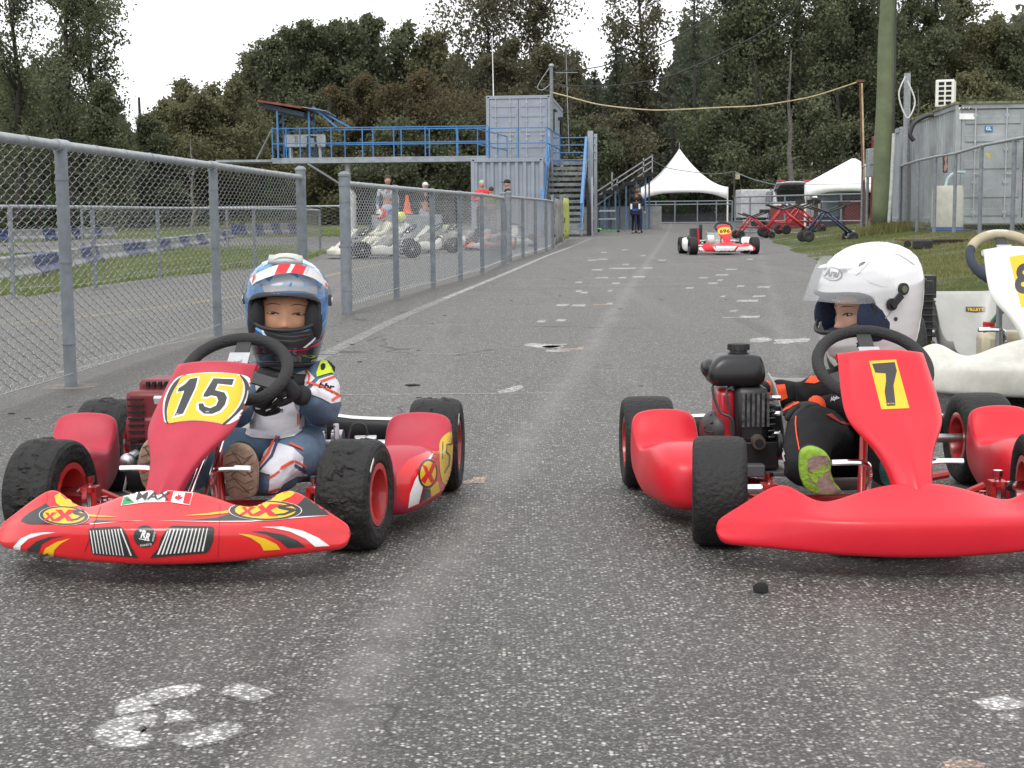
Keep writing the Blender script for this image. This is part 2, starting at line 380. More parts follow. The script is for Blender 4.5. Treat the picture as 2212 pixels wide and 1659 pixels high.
def sheet(name, poly, mat, dz, kind='structure', split=True):
    b = bmesh.new(); tr = tessellate_polygon([[Vector((p[0], p[1], 0)) for p in poly]]); vv = [b.verts.new((p[0], p[1], 0)) for p in poly]
    for t in tr:
        try: b.faces.new([vv[i] for i in t])
        except ValueError: pass
    if split:
        for y in ys:
            if 57 < y < 200: bmesh.ops.bisect_plane(b, geom=b.verts[:] + b.edges[:] + b.faces[:], plane_co=(0, y, 0), plane_no=(0, 1, 0))
        for x in (-4, 10): bmesh.ops.bisect_plane(b, geom=b.verts[:] + b.edges[:] + b.faces[:], plane_co=(x, 0, 0), plane_no=(1, 0, 0))
    for v in b.verts: v.co.z = (lerpt(YT, v.co.y) * (1 if v.co.x > -4 else max(.55, 1 + (v.co.x + 4) * .02)) if v.co.y > 60 else 0) + dz
    bmesh.ops.recalc_face_normals(b, faces=b.faces)
    for f in b.faces:
        if f.normal.z < 0: f.normal_flip()
    me = bpy.data.meshes.new(name); b.to_mesh(me); b.free(); me.materials.append(mat); o = bpy.data.objects.new(name, me); COL.objects.link(o)
    if kind: o['kind'] = kind
    return o
left_edge = [(-9, -6), (-6.4, 6), (-5.3, 12), (-5.0, 14.8)] + [tuple(G(*p)[:2]) for p in ((60, 640), (200, 618), (341, 600), (547, 580), (650, 567), (690, 552))] + [(-4.6, 30), (-6.5, 36), (-14, 42), (-30, 46), (-30, 52), (-9, 54), (-7, 60), (-6, 72)]
jr = random.Random(4)
right_edge = [(x + jr.uniform(-.05, .05), y) for y in [i for i in range(-6, 57, 1)] for x in [lerpt(E_R, y)]]
poly = [(p[0], p[1]) for p in left_edge] + [(6, 84), (16, 86), (26, 84), (26, 62), (24, 57.5)] + right_edge[::-1]
sheet('track', poly, ASP, 0)
# second stretch of track behind the barrier row
sheet('far_track', [(-24, 20), (-13, 30), (-10.5, 33.5), (-9.5, 40), (-15, 41.4), (-30, 45.4), (-60, 50), (-60, 20)], ASP, .0, split=False)
MK = asphalt('worn white road paint', (.85, .85, .83), .43); MKB = asphalt('fresh white road paint', (.82, .82, .80), .40)
MKF = asphalt('faded white road paint', (.50, .495, .48), .48); MKY = asphalt('worn yellow road paint', (.55, .42, .12), .45); MKO = asphalt('faded orange road paint', (.72, .50, .36), .36)
_mz = [0]
def mark(name, pxs, mat):
    _mz[0] = (_mz[0] + 1) % 3
    sheet(name, [tuple(G(*p)[:2]) for p in pxs], mat, .0004 + .00025 * _mz[0], split=False)
def strip(name, pts, w, mat):
    g = [G(*p).to_2d() for p in pts]; l = []; r = []
    for i, p in enumerate(g):
        d = (g[min(i + 1, len(g) - 1)] - g[max(i - 1, 0)]).normalized(); n = Vector((-d.y, d.x)); l.append(tuple(p + n * w / 2)); r.append(tuple(p - n * w / 2))
    _mz[0] = (_mz[0] + 1) % 3
    sheet(name, l + r[::-1], mat, .0004 + .00025 * _mz[0], split=False)
strip('lane_line', [(655, 790), (760, 737), (850, 692), (960, 645)], .09, MKF); strip('lane_line', [(960, 645), (1080, 596), (1180, 553), (1240, 531)], .07, MK)
strip('lane_line', [(1240, 531), (1260, 522), (1276, 515)], .10, MKF)
for a, b_, w in (((640, 766), (1032, 764), .028), ((740, 853), (1192, 849), .035), ((815, 706), (1135, 697), .03), ((905, 667), (1325, 659), .026), ((970, 644), (1420, 636), .028), ((1040, 620), (1500, 612), .05), ((1075, 605), (1560, 598), .05), ((1160, 558), (1480, 552), .06), ((1210, 540), (1700, 531), .06), ((1100, 575), (1540, 570), .06)):
    strip('grid_line', [a, b_], w, MKF)
strip('lane_line', [(0, 700), (150, 688), (420, 654), (600, 625)], .09, MKY)
strip('lane_line', [(690, 600), (760, 583), (850, 566), (960, 545), (1060, 525)], .10, MKY)
for a, b_ in (((0, 733), (230, 729)), ((0, 779), (180, 778)), ((180, 778), (470, 722)), ((420, 662), (560, 655)), ((300, 735), (500, 728)), ((690, 626), (745, 622)), ((690, 652), (742, 648)), ((80, 816), (260, 775))): strip('grid_line', [a, b_], .035, MKF)
for x, y, w, h in ((1155, 742, 44, 6), (1195, 746, 48, 4), (1205, 755, 56, 3)): mark('painted_number', ellipse(x, y + 3, w / 2, h / 2 + .8, 0, 12), MKB)
mark('painted_number', spline([(1075, 846), (1100, 838), (1122, 832), (1130, 838), (1112, 845), (1085, 849)], 3), MK)
mark('painted_number', spline([(1145, 748), (1165, 743), (1196, 744), (1225, 743), (1205, 750), (1170, 752)], 3), MKB)
for q in ((1204, 753, 1262, 756), (1560, 685, 1612, 687), (1282, 657, 1325, 659)): mark('grid_mark', [(q[0], q[1]), (q[2] - 16, q[1] - .5), (q[2] - 12, q[1] - 3), (q[2], q[1] - 3.5), (q[2] - 3, q[3] - 1), (q[0], q[3])], MKO)
mark('grid_mark', [(998, 1040), (1018, 1037), (1024, 1031), (1051, 1030), (1046, 1044), (1002, 1046)], MKO)
mark('grid_mark', [(2036, 1646), (2100, 1640), (2130, 1652), (2125, 1659), (2044, 1659)], MKO)
for x, y, w in ((1170, 694, 22), (1212, 692, 26), (1215, 659, 30), (1262, 632, 18), (1318, 628, 12), (1250, 629, 16), (1300, 600, 30), (1345, 600, 20), (1380, 598, 30), (1330, 612, 20), (1250, 660, 34), (1280, 562, 22), (1302, 560, 24), (1345, 580, 60), (1290, 583, 26), (1400, 579, 22), (1352, 571, 16), (1430, 562, 18), (1520, 600, 22), (1556, 605, 14), (1562, 640, 14), (1615, 650, 50), (1620, 685, 44), (1640, 640, 30), (1560, 594, 30), (1600, 618, 20), (1650, 620, 30), (1585, 672, 20), (1690, 740, 40), (1580, 582, 26), (1620, 560, 16), (1540, 612, 24), (1490, 622, 20), (1350, 540, 14), (1390, 552, 12), (1250, 610, 18), (1305, 545, 14)):
    h = max(1.6, (y - 465) * .022); mark('grid_mark', [(x - w / 2, y + h / 2), (x - w / 2 + h, y - h / 2), (x + w / 2, y - h / 2 - w * .009), (x + w / 2 - h, y + h / 2 - w * .009)], MKB if x % 2 else MK)
# hand painted numerals close to the camera
MKE = asphalt('ragged white road paint', (.88, .88, .86), .40, 12, edge=True)
def brush(pts, w, mat=None, r=7):
    g = [Vector((p.x, p.y)) for p in curve_pts([G(*p) for p in pts], 6)]; rows = []; att = []; m = len(g)
    for i, p in enumerate(g):
        d = (g[min(i + 1, m - 1)] - g[max(i - 1, 0)]).normalized(); n = Vector((-d.y, d.x)); e = min(1, min(i, m - 1 - i) / 5)
        rows.append([(p.x + n.x * w * (k / 4 - .5), p.y + n.y * w * (k / 4 - .5), .0002 + .00008 * (_mz[0] % 5)) for k in range(5)]); att += [e * (1 - abs(k / 2 - 1) ** 2) for k in range(5)]
    _mz[0] += 1; mb = MB(); mb.grid(rows); o = mb.build('painted_number', mat or MKE, smooth=0, fix=False); a = o.data.attributes.new('edge', 'FLOAT', 'POINT'); a.data.foreach_set('value', att); o['kind'] = 'structure'
for f in (lambda: 0,):
    brush([(446, 1484), (400, 1489), (355, 1499), (308, 1513), (287, 1528), (318, 1544), (375, 1547), (436, 1540)], .075)
    brush([(358, 1552), (300, 1556), (258, 1570), (250, 1586), (284, 1598), (342, 1594)], .085); brush([(358, 1602), (420, 1595), (482, 1577), (532, 1564)], .085)
    brush([(474, 1486), (515, 1490), (548, 1500), (582, 1510)], .075); brush([(540, 1490), (568, 1495), (584, 1504)], .05)
    brush([(2110, 1532), (2160, 1520), (2216, 1508)], .08); brush([(2140, 1550), (2216, 1546)], .06)
for pts in ([(1620, 733), (1650, 729), (1668, 733), (1655, 738), (1625, 739)], [(1672, 734), (1712, 732), (1745, 734), (1738, 739), (1690, 740)], [(1722, 731), (1748, 731), (1744, 739), (1716, 739)]): mark('painted_number', spline(pts, 3), MK)
# cracks and joints
CR = M('tar joint', (.03, .03, .03), .9, var=.3, scale=4)
for pts, w in ((((905, 630), (1300, 622), (1560, 617), (1760, 607)), .02), (((1050, 572), (1500, 560), (1700, 545)), .03), (((1780, 575), (1500, 566), (1280, 570)), .02)): strip('joint', pts, w, CR)
# earth along the foot of the fence and concrete footings
EARTH = M('damp earth', (.085, .075, .062), .95, var=.3, scale=3, bump=.6, bscale=40)
# ================================================================== fences, containers, walkway, tents
GALV = M('galvanised steel', (.34, .36, .38), .45, .35, var=.14, scale=18, bump=.1)
GALVD = M('weathered galvanised post', (.21, .235, .26), .55, .25, var=.14, scale=10, bump=.12)
WIRE = M('galvanised wire', (.42, .43, .44), .42, .35, var=.15, scale=30)
WIREB = M('bright galvanised wire', (.55, .57, .60), .4, .3, var=.12, scale=30)
def chain(a, b, z0, z1, s=.075, p=.045, r=.0017, det=4, sag=0):
    mb = MB(); a = Vector(a); b = Vector(b); L_ = (b - a).length; d = (b - a) / L_; n = Vector((-d.y, d.x, 0)); k = int(L_ / s); m = int((z1 - z0 + .03) / p)
    rr = random.Random(int(L_ * 100))
    for i in range(k):
        base = a + d * (i * s); pts = []; lift = rr.uniform(-.003, .003) + (sag * math.sin(i * .21) if sag else 0)
        for j in range(m):
            z = z0 + lift + j * p + (p / 2 if i % 2 else 0)
            if det == 4:
                pts += [base + Vector((0, 0, z)), base + d * s * .55 + n * .007 + Vector((0, 0, z + p * .21)), base + d * s * 1.06 + Vector((0, 0, z + p * .5)), base + d * s * .5 - n * .007 + Vector((0, 0, z + p * .77))]
            else: pts += [base + Vector((0, 0, z)), base + d * s * 1.05 + Vector((0, 0, z + p * .5))]
        mb.tube(pts, r, 3, cap=False)
    return mb
def fence(label, pts, h, big=(), post_r=.028, rail_r=.021, chain_args={}, bottom=.05, group=None, cap=True, z=None, wire=None, mid=None, rails=True):
    z = z or (lambda p: 0); p0 = Vector((pts[0][0], pts[0][1], 0)); root = empty('chain_link_fence', p0, 0, label, 'fence', group)
    q = [Vector((p[0], p[1], z(p))) for p in pts]
    for i, p in enumerate(q):
        r_ = .042 if i in big else post_r; hh = h + (.06 if i in big else .0); mb = MB(); mb.cyl(p - Vector((0, 0, .3)), p + Vector((0, 0, hh)), r_, 18)
        if i in big: mb.lathe([(hh + z(p) - .005, r_ + .006), (hh + z(p) + .01, r_ + .006), (hh + z(p) + .03, r_ * .6), (hh + z(p) + .034, .0)], (p.x, p.y, 0), 'z', 18); mb.lathe([(hh + z(p) - .08, r_), (hh + z(p) - .08, r_ + .004), (hh + z(p) - .05, r_ + .004), (hh + z(p) - .05, r_)], (p.x, p.y, 0), 'z', 18)
        for zz in (.18, .52, .86):
            if zz < h: mb.lathe([(z(p) + zz * h - .003, r_), (z(p) + zz * h - .003, r_ + .004), (z(p) + zz * h + .003, r_ + .004), (z(p) + zz * h + .003, r_)], (p.x, p.y, 0), 'z', 14)
        mb.build('post', GALVD, root, world=True)
    if rails:
        mb = MB(); mb.tube([p + Vector((0, 0, h)) for p in q], rail_r, 14)
        for a, b in zip(q, q[1:]):
            n = max(2, int((b - a).length / .45)); d = (b - a).normalized()
            for k in range(1, n):
                c = a.lerp(b, k / n) + Vector((0, 0, h)); mb.cyl(c - d * .003, c + d * .003, rail_r + .003, 12)
            if rail_r > .02 :
                for e, sg in ((a, 1), (b, -1)): mb.cyl(e + d * sg * .0 + Vector((0, 0, h)), e + d * sg * .07 + Vector((0, 0, h)), rail_r + .006, 14)
        mb.build('top_rail', GALV, root, world=True)
    if mid:
        mb = MB()
        for mz in mid: mb.tube([p + Vector((0, 0, mz)) for p in q], rail_r * .8, 8)
        mb.build('brace_rail', GALV, root, world=True)
    mb = MB()
    for a, b in zip(q, q[1:]):
        nn = (b - a).normalized(); off = Vector((-nn.y, nn.x, 0)) * (post_r + .006)
        za, zb = a.z, b.z; zz = (za + zb) / 2
        c = chain(Vector((a.x, a.y, 0)) + off, Vector((b.x, b.y, 0)) + off, zz + bottom, zz + h + .004, **chain_args); mb.add(c.v, c.f)
    w = curve_pts([Vector((p.x + .02, p.y, p.z + bottom + .03 + .02 * math.sin(i * 2.1))) for i, p in enumerate(q)], 6)
    mb.tube(w, .0025, 4)
    mb.build('chain_link_mesh', wire or WIRE, root, world=True, fix=False, smooth=180)
    return root
A_ = [(-2.12, 1.2), (-2.06, 3.9), (-1.99, 6.63), (-1.86, 9.35), (-1.74, 12.4)]
fence('waist high grey chain link fence running off the left edge beside kart 15', A_, 1.075, big=(4,), group='chain link fences by the track', chain_args=dict(r=.0022, s=.056))
Bp = [G(*p).to_2d() for p in ((750, 678), (857, 645), (936, 622), (995, 606), (1042, 593), (1088, 571))]
fence('chain link fence in the middle, starting at the capped post behind the blue helmet', Bp, 1.0, big=(0, 5), group='chain link fences by the track', chain_args=dict(r=.0027, s=.05), wire=WIREB)
Cp = [G(*p).to_2d() for p in ((1100, 566), (1130, 557), (1157, 549), (1180, 542), (1194, 536))]
fence('short far run of chain link fence ending at the dark and yellow banners', Cp, 1.03, big=(0,), group='chain link fences by the track', chain_args=dict(r=.004, s=.07, p=.05, det=2), wire=WIREB)
Dp = [Vector((-7.2, 12.6))] + [G(*p).to_2d() for p in ((30, 644), (206, 622), (345, 600), (551, 578), (650, 562), (692, 546))]
fence('low chain link fence along the grass on the far side of the left lane', Dp, .87, post_r=.024, rail_r=.018, group='chain link fences by the track', chain_args=dict(r=.0022, s=.10, p=.06, det=2))
Dq = [Vector((-3.35, 30.2)), Vector((-3.1, 33)), Vector((-2.2, 36))]
fence('far chain link fence section seen in the gap behind the white kart nose', [(-3.35, 30.2), (-6.0, 31.5), (-9.5, 33)], .95, post_r=.03, rail_r=.02, group='chain link fences by the track', chain_args=dict(r=.004, s=.12, p=.07, det=2))
# concrete footings and dirt along the fence
FT = M('footing concrete', (.20, .185, .165), .9, var=.25, scale=20, bump=.5)
dirt = []
fr = random.Random(8)
l = []; rr_ = []
for i in range(60):
    y = 3.2 + i * .55; x = lerpt([(3, -2.1), (6.63, -1.99), (12.4, -1.74), (12.6, -1.3), (18, -.5), (24, -.08), (38, 1.15)], y)
    l.append((x - .16 - fr.random() * .1, y)); rr_.append((x + .14 + fr.random() * .16, y))
sheet('dirt_strip', l + rr_[::-1], asphalt('dirty asphalt', (.085, .078, .068), .34, 3), .0003, split=False)
for i, (x, y) in enumerate(A_[2:4] + [tuple(p) for p in Bp[1:5]]):
    sheet('footing', [(x + a * (1 + fr.random() * .3), y + b) for a, b in ((-.09, -.10), (.07, -.12), (.12, .02), (.07, .12), (-.06, .12), (-.11, .04))], FT, .0012, split=False)
# banners
def banner(nm, a, b, h, col, txt, label):
    a, b = Vector((*a, 0)), Vector((*b, 0)); root = empty('banner', a, 0, label, 'banner'); mb = MB(); d = (b - a).normalized(); n = Vector((d.y, -d.x, 0))
    rows = []
    for i in range(9):
        p = a.lerp(b, i / 8); rows.append([p + n * (.05 + .012 * math.sin(i * 2.2 + k)) + Vector((0, 0, .06 + (h - .08) * k / 6)) for k in range(7)])
    mb.grid(rows); o = mb.build('banner_cloth', col, root, world=True, smooth=180, solid=.004); mb = MB()
    for p in (a, b): MB().cyl(p, p + Vector((0, 0, h + .05)), .035, 12).build('post', GALVD, root, world=True)
    return root, o
BD = M('dark photo banner cloth', (.10, .085, .085), .6, var=.3, scale=2.2, col2=(.33, .34, .33), thr=(.42, .62)); BY = M('yellow green banner cloth', (.50, .55, .10), .6, var=.2, scale=5)
bn1, bo1 = banner('b', Cp[-1], G(1212, 524).to_2d(), 1.12, BD, '', 'dark printed banner tied to the fence end beside the yellow one')
bn2, bo2 = banner('b', G(1214, 523).to_2d(), G(1226, 517).to_2d(), 1.2, BY, '', 'yellow green banner at the foot of the blue railed stairs')
decal('print', [spline([(1213, 462), (1218, 455), (1221, 470), (1220, 488), (1223, 500), (1217, 497), (1214, 505), (1215, 480)], 3)], [bo2], M('banner black print', (.05, .055, .05), .6), bn2, .006)
# ---------------------------------------------------------------- right fence on the bank
Tg = lambda p: T(p[0], p[1]) + .0
Rp = [(13.1, 49.5), (11.9, 45), (10.6, 40.5), (9.5, 36.3), (8.85, 32.4), (8.6, 30.2), (8.5, 28.5), (7.95, 25.2), (7.76, 23), (7.5, 19)]
fence('tall chain link fence on the grass bank in front of the right hand containers', Rp, 1.52, post_r=.035, rail_r=.026, z=lambda p: .31, chain_args=dict(r=.003, s=.11, p=.065, det=2), wire=GALV)
# ---------------------------------------------------------------- shipping containers
def wall_corr(mb, a, b, z0, z1, d=.055, pitch=.28):
    a, b = Vector(a), Vector(b); L_ = (b - a).length; u = (b - a) / L_; n = Vector((u.y, -u.x, 0)); k = max(2, round(L_ / pitch)); pts = []
    for i in range(k):
        t = i / k; w = 1 / k; pts += [(t + w * .0, 0), (t + w * .3, 0), (t + w * .5, -1), (t + w * .8, -1)]
    pts.append((1, 0)); rows = [[a + u * L_ * t + n * d * o + Vector((0, 0, z)) for z in (z0, z1)] for t, o in pts]; mb.grid(rows)
def container(loc, rz, w, l, h, mat, label, doors='front', group='shipping containers', corr_front=False, rustm=None):
    """front face at local y=0, width w centred on x, length l along +y"""
    root = empty('shipping_container', loc, rz, label, 'container', group); hw = w / 2; mb = MB()
    for x in (-hw + .06, hw - .06):
        for y in (.06, l - .06): mb.box((x, y, h / 2), (.12, .12, h))
    for z in (.07, h - .06):
        for y in (.05, l - .05): mb.box((0, y, z), (w - .2, .098, .12))
        for x in (-hw + .05, hw - .05): mb.box((x, l / 2, z), (.098, l - .2, .12))
    mb.build('frame', mat, root, smooth=0, bevel=.008)
    mb = MB(); 
    for x in (-hw + .085, hw - .085):
        for y in (.085, l - .085):
            for z in (.06, h - .055): mb.box((x, y, z), (.178, .178, .12))
    mb.build('corner_casting', mat, root, smooth=0, bevel=.01)
    mb = MB()
    for x in (-hw + .085, hw - .085):
        for z in (.06, h - .055): MB().ell((x, -.004, z), (.035, .008, .028), 12, 6).build('casting_hole', M('hole black', (.01, .01, .01), .9), root)
    mb = MB(); wall_corr(mb, (hw - .03, l - .1, 0), (hw - .03, .1, 0), .1, h - .1) if False else None
    wall_corr(mb, (hw - .02, .12, 0), (hw - .02, l - .12, 0), .12, h - .11); wall_corr(mb, (-hw + .02, l - .12, 0), (-hw + .02, .12, 0), .12, h - .11)
    wall_corr(mb, (hw - .12, l - .02, 0), (-hw + .12, l - .02, 0), .12, h - .11)
    mb.build('side_wall', mat, root, smooth=0)
    mb = MB(); mb.box((0, l / 2, h - .03), (w - .02, l - .02, .03)); mb.build('roof', mat, root, smooth=0)
    if corr_front:
        mb = MB(); wall_corr(mb, (-hw + .12, .02, 0), (hw - .12, .02, 0), .12, h - .11, pitch=.27, d=.07); mb.build('end_wall', mat, root, smooth=0)
    else:
        for sx in (-1, 1):
            mb = MB(); x0, x1 = (sx * .01, sx * (hw - .13)); cx = (x0 + x1) / 2; dw = abs(x1 - x0)
            mb.box((cx, .05, h / 2), (dw, .04, h - .26))
            for zi, (za, zb) in enumerate(((.19, .33), (.43, .56), (.66, .76))[:3]):
                for zc, zh in (((za + zb) / 2 * h, (zb - za) * h),): mb.box((cx, .025, zc), (dw - .16, .035, zh * .55))
            for zc in (.86, .10): mb.box((cx, .026, zc * h), (dw - .16, .035, .16))
            mb.build('door', mat, root, smooth=0, bevel=.006)
            for k in (.28, .78):
                mb = MB(); x = x0 + (x1 - x0) * k; mb.cyl((x, -.005, .12), (x, -.005, h - .12), .018, 10)
                for zc in (.10, .35, .62, .9): mb.box((x, .01, h * zc), (.09, .03, .06))
                mb.box((x + .05, -.02, h * .42), (.16, .02, .03)); mb.build('lock_bar', M('grey painted rod', (.42, .45, .48), .5, .2), root, smooth=30)
    return root
CG = M('grey blue container paint', (.275, .31, .36), .5, var=.08, scale=1.6, bump=.1); CG2 = M('light container paint', (.29, .32, .35), .5, var=.12, scale=1.2)
CR_ = M('red container paint', (.28, .045, .04), .55, var=.2, scale=2); CW = M('streaked light grey container paint', (.33, .355, .37), .55, var=.2, scale=1.1, bump=.1)
# two containers of the start tower
lowc = container(P(1101, 500, 50.2) * 1, R(-3), 2.44, 5.2, 2.62, CG, 'lower grey container with ribbed end wall carrying the start tower', corr_front=True)
lowc.location.z = 0; lowc.location.x -= .07
upc = container((P(1121, 400, 56.4).x, 56.4, 2.68), R(-5.5), 2.44, 7.6, 2.5, CG, 'upper grey container with closed doors on top of the start tower')
mb = MB(); mb.box((1.245, 1.2, 1.55), (.03, .9, .8)); mb.box((1.245, 6.3, 1.2), (.03, 1.3, 1.7)); mb.build('window', M('dark window glass', (.03, .035, .04), .15, var=.1), upc, smooth=0)
mb = MB(); mb.box((1.3, 1.2, 2.0), (.12, 1.1, .05)); mb.box((1.35, 4.6, 1.9), (.3, .15, .12)); mb.build('lamp', M('black plastic', (.03, .03, .032), .45), upc, smooth=0)
# support under the upper container
st = empty('support_frame', (1.0, 57, 0), R(-5.5), 'grey steel legs under the overhanging back of the upper container', 'steel frame'); mb = MB()
for x in (-1.0, .05):
    for y in (0, 7): MB().box((x, y, 1.33), (.14, .14, 2.66)).build('leg', GALVD, st, smooth=0)
# stairs
BLUE = M('blue railing paint', (.05, .19, .43), .4, var=.12, scale=8); TREAD = M('dark grey stair boards', (.23, .245, .26), .75, var=.25, scale=4, bump=.2); PANEL = M('pale grey stair panel', (.36, .39, .42), .6, var=.1)
sy0, sy1 = 49.0, 55.2; xl = lambda t, o=0: 1.03 + .43 * t + o; xr = lambda t, o=0: P(1254, 0, 49.0).x + .50 * t + o
stz = empty('staircase', (1.03, sy0, 0), 0, 'wide grey stairs with blue handrails climbing to the start tower', 'stairs')
for i in range(13):
    mb = MB(); t = i / 12; z = .205 * (i + 1); y = sy0 + (sy1 - sy0) * t; x0_, x1_ = xl(t, .03), xr(t, -.03)
    mb.box(((x0_ + x1_) / 2, y + .18, z - .03), (x1_ - x0_, .40, .05)); mb.box(((x0_ + x1_) / 2, y - .01, z - .06), (x1_ - x0_, .025, .11)); mb.build('step', TREAD, stz, world=True, smooth=0)
for X_ in (xl, xr):
    mb = MB(); mb.bar((X_(0), sy0 - .1, .15), (X_(1), sy1 + .3, 2.72), .05, .26); mb.build('stringer', PANEL, stz, world=True, smooth=0)
    mb = MB(); mb.bar((X_(0), sy0 - .1, 1.05), (X_(1), sy1 + .3, 3.55), .09, .09); mb.bar((X_(0), sy0 - .1, .65), (X_(1), sy1 + .3, 3.15), .08, .06)
    for k in (0, .33, .66, 1): mb.bar((X_(k), sy0 - .1 + 6.5 * k, .2 + 2.5 * k), (X_(k), sy0 - .1 + 6.5 * k, 1.05 + 2.5 * k), .06, .06, (0, 1, 0))
    mb.build('handrail', BLUE, stz, world=True, smooth=0)
for x_, y_, z0_, z1_, w_ in ((xl(1, .02), sy1 + .4, 2.6, 3.75, .2), (xr(1, .16), sy1 + .4, 0, 3.8, .2), (xr(1, .42), sy1 + 1.6, 0, 3.75, .12)): MB().box((x_, y_, (z0_ + z1_) / 2), (w_, .12, z1_ - z0_)).build('tower_post', PANEL, stz, world=True, smooth=0)
mb = MB(); mb.box((xr(.6, .16), sy0 + 3.4, 1.0), (.06, 3.2, 2.0)); mb.build('side_panel', PANEL, stz, world=True, smooth=0)
mb = MB()
for z in (2.78, 3.06, 3.34, 3.62): mb.cyl((xl(1), sy1 + 1.7, z), (xr(1, .4), sy1 + 1.7, z), .022, 8); mb.cyl((xr(1, .2), sy1 + .4, z), (xr(1, .4), sy1 + 1.6, z), .022, 8)
mb.build('landing_rail', BLUE, stz, world=True); mb = MB(); mb.box(((xl(1) + xr(1)) / 2, sy1 + 1.1, 2.66), (1.6, 1.3, .08)); mb.build('landing', TREAD, stz, world=True, smooth=0)
# elevated walkway over the track
wkY = 51.0; x0, x1 = P(580, 0, wkY).x, P(1052, 0, wkY).x
wk = empty('elevated_walkway', (x0, wkY, 2.6), 0, 'long blue railed walkway crossing above the left lane to the tower', 'walkway'); mb = MB()
mb.bar((x0, wkY, 2.62), (x1, wkY - .5, 2.62), .10, .16); mb.bar((x0, wkY + 1.2, 2.62), (x1, wkY + .7, 2.62), .10, .16); mb.bar((x0, wkY + .6, 2.70), (x1, wkY + .1, 2.70), 1.3, .05)
mb.box((x0 - .9, wkY + 1.3, 2.66), (2.3, 1.6, .08)); mb.build('deck', M('grey painted steel', (.30, .325, .35), .55, .1, var=.15, scale=4), wk, world=True, smooth=0)
mb = MB()
def rail2(mb, a, b, n, z0=2.7, h=1.02, r=.024):
    a, b = Vector(a), Vector(b)
    for zz in (h, h * .5): mb.bar((a.x, a.y, z0 + zz), (b.x, b.y, z0 + zz), .038, .038)
    for i in range(n + 1):
        p = a.lerp(b, i / n); mb.bar((p.x, p.y, z0 - .12), (p.x, p.y, z0 + h), .038, .038, (0, 1, 0))
def onx(px, back=0): x = P(px, 0, wkY).x; return (x, wkY - .5 * (x - x0) / (x1 - x0) + back, 0)
rail2(mb, onx(580), onx(641), 2); rail2(mb, onx(641), onx(1052), 6); rail2(mb, onx(668, 1.2), onx(1046, 1.2), 6); rail2(mb, onx(580), onx(600, 1.6), 1)
rail2(mb, onx(600, 1.9), onx(676, 1.9), 2); mb.build('railing', BLUE, wk, world=True, smooth=0)
mb = MB(); c = onx(741, .5); mb.cyl((c[0], c[1], 0), (c[0], c[1], 2.56), .10, 12); mb.lathe([(0, .27), (1.45, .27), (1.62, .17), (1.62, 0)], (c[0], c[1], 0), 'z', 16); mb.build('pillar', M('white painted steel', (.55, .55, .54), .6, var=.2, scale=3), wk, world=True)
mb = MB(); q = onx(660, .5)
for dy in (-.4, .5): MB().cyl((P(660, 0, wkY).x, wkY + dy, 2.5), (c[0], c[1], 1.66), .035, 8).build('brace', GALV, wk, world=True)
MB().cyl((P(580, 0, wkY).x, wkY, 3.7), (P(533, 0, wkY).x, wkY + 1, 2.7), .03, 8).build('brace', GALV, wk, world=True)
# canopy on the walkway
cn = empty('canopy', (P(630, 0, wkY + .8).x, wkY + .8, 2.7), 0, 'small red tiled slanting roof on blue posts above the walkway end', 'canopy')
a = P(556, 216, wkY - .4); b = P(651, 231, wkY - .4); b2 = P(706, 240, wkY - .4); rot = -math.atan2(a.z - b.z, b.x - a.x)
mb = MB(); mb.bar((a.x, wkY + 1, a.z - .02), (b.x, wkY + 1, b.z - .02), 2.8, .07, (0, 0, 1))
mb.build('roof', M('red roof tile', (.24, .07, .045), .7, var=.3, scale=3), cn, world=True, smooth=0)
mb = MB(); mb.bar((a.x + .15, wkY + 1, a.z - .16), (b2.x - .8, wkY + 1, b2.z - .10), 2.5, .14); mb.build('roof_underside', M('dark blue board', (.03, .05, .08), .7), cn, world=True, smooth=0)
mb = MB(); rows = []
for i in range(30):
    t = i / 29; rows.append([Vector((b.x + (b2.x - b.x) * k / 4, wkY - .4 + 2.8 * t, b.z + (b2.z - b.z) * k / 4 + .02 * math.sin(i * 1.6))) for k in range(5)])
mb.grid(rows); mb.build('corrugated_sheet', GALVD, cn, world=True, smooth=180, solid=.01)
mb = MB()
for px_, dy in ((592, -.2), (605, 1.7), (661, -.1), (671, 1.7)):
    x = P(px_, 0, wkY + dy).x; z = a.z + (b.z - a.z) * (x - a.x) / (b.x - a.x) - .1; MB().bar((x, wkY + dy, 2.7), (x, wkY + dy, z), .06, .06, (0, 1, 0)).build('post', BLUE, cn, world=True, smooth=0)
for dy in (-.2, .3): MB().bar((P(671, 0, wkY).x, wkY + dy, P(0, 238, wkY).z), (P(736, 0, wkY).x + dy * .9, wkY + dy, 3.72), .06, .06).build('brace', BLUE, cn, world=True, smooth=0)
cb = empty('storage_box', (P(652, 0, wkY + .9).x, wkY + .9, 2.72), 0, 'pale grey cabinet standing on the walkway under the small roof', 'box'); mb = MB(); mb.box((0, 0, .62), (1.35, .5, .42)); mb.box((-.5, 0, .2), (.06, .4, .42)); mb.box((.5, 0, .2), (.06, .4, .42)); mb.build('cabinet', M('pale grey plastic', (.55, .57, .58), .5), cb, smooth=0, bevel=.02)
mb = MB(); mb.box((-.25, -.255, .62), (.012, .008, .3)); mb.box((-.3, -.255, .62), (.012, .008, .3)); mb.build('handle', M('black plastic', (.03, .03, .032), .45), cb, smooth=0)
sl = empty('stool', (P(666, 0, wkY + .3).x, wkY + .3, 2.72), 0, 'tall black stool on the walkway', 'stool'); mb = MB(); mb.lathe([(.70, 0), (.70, .17), (.74, .18), (.76, .12), (.76, 0)], (0, 0, 0), 'z', 16); mb.build('seat', MATS['black plastic'], sl)
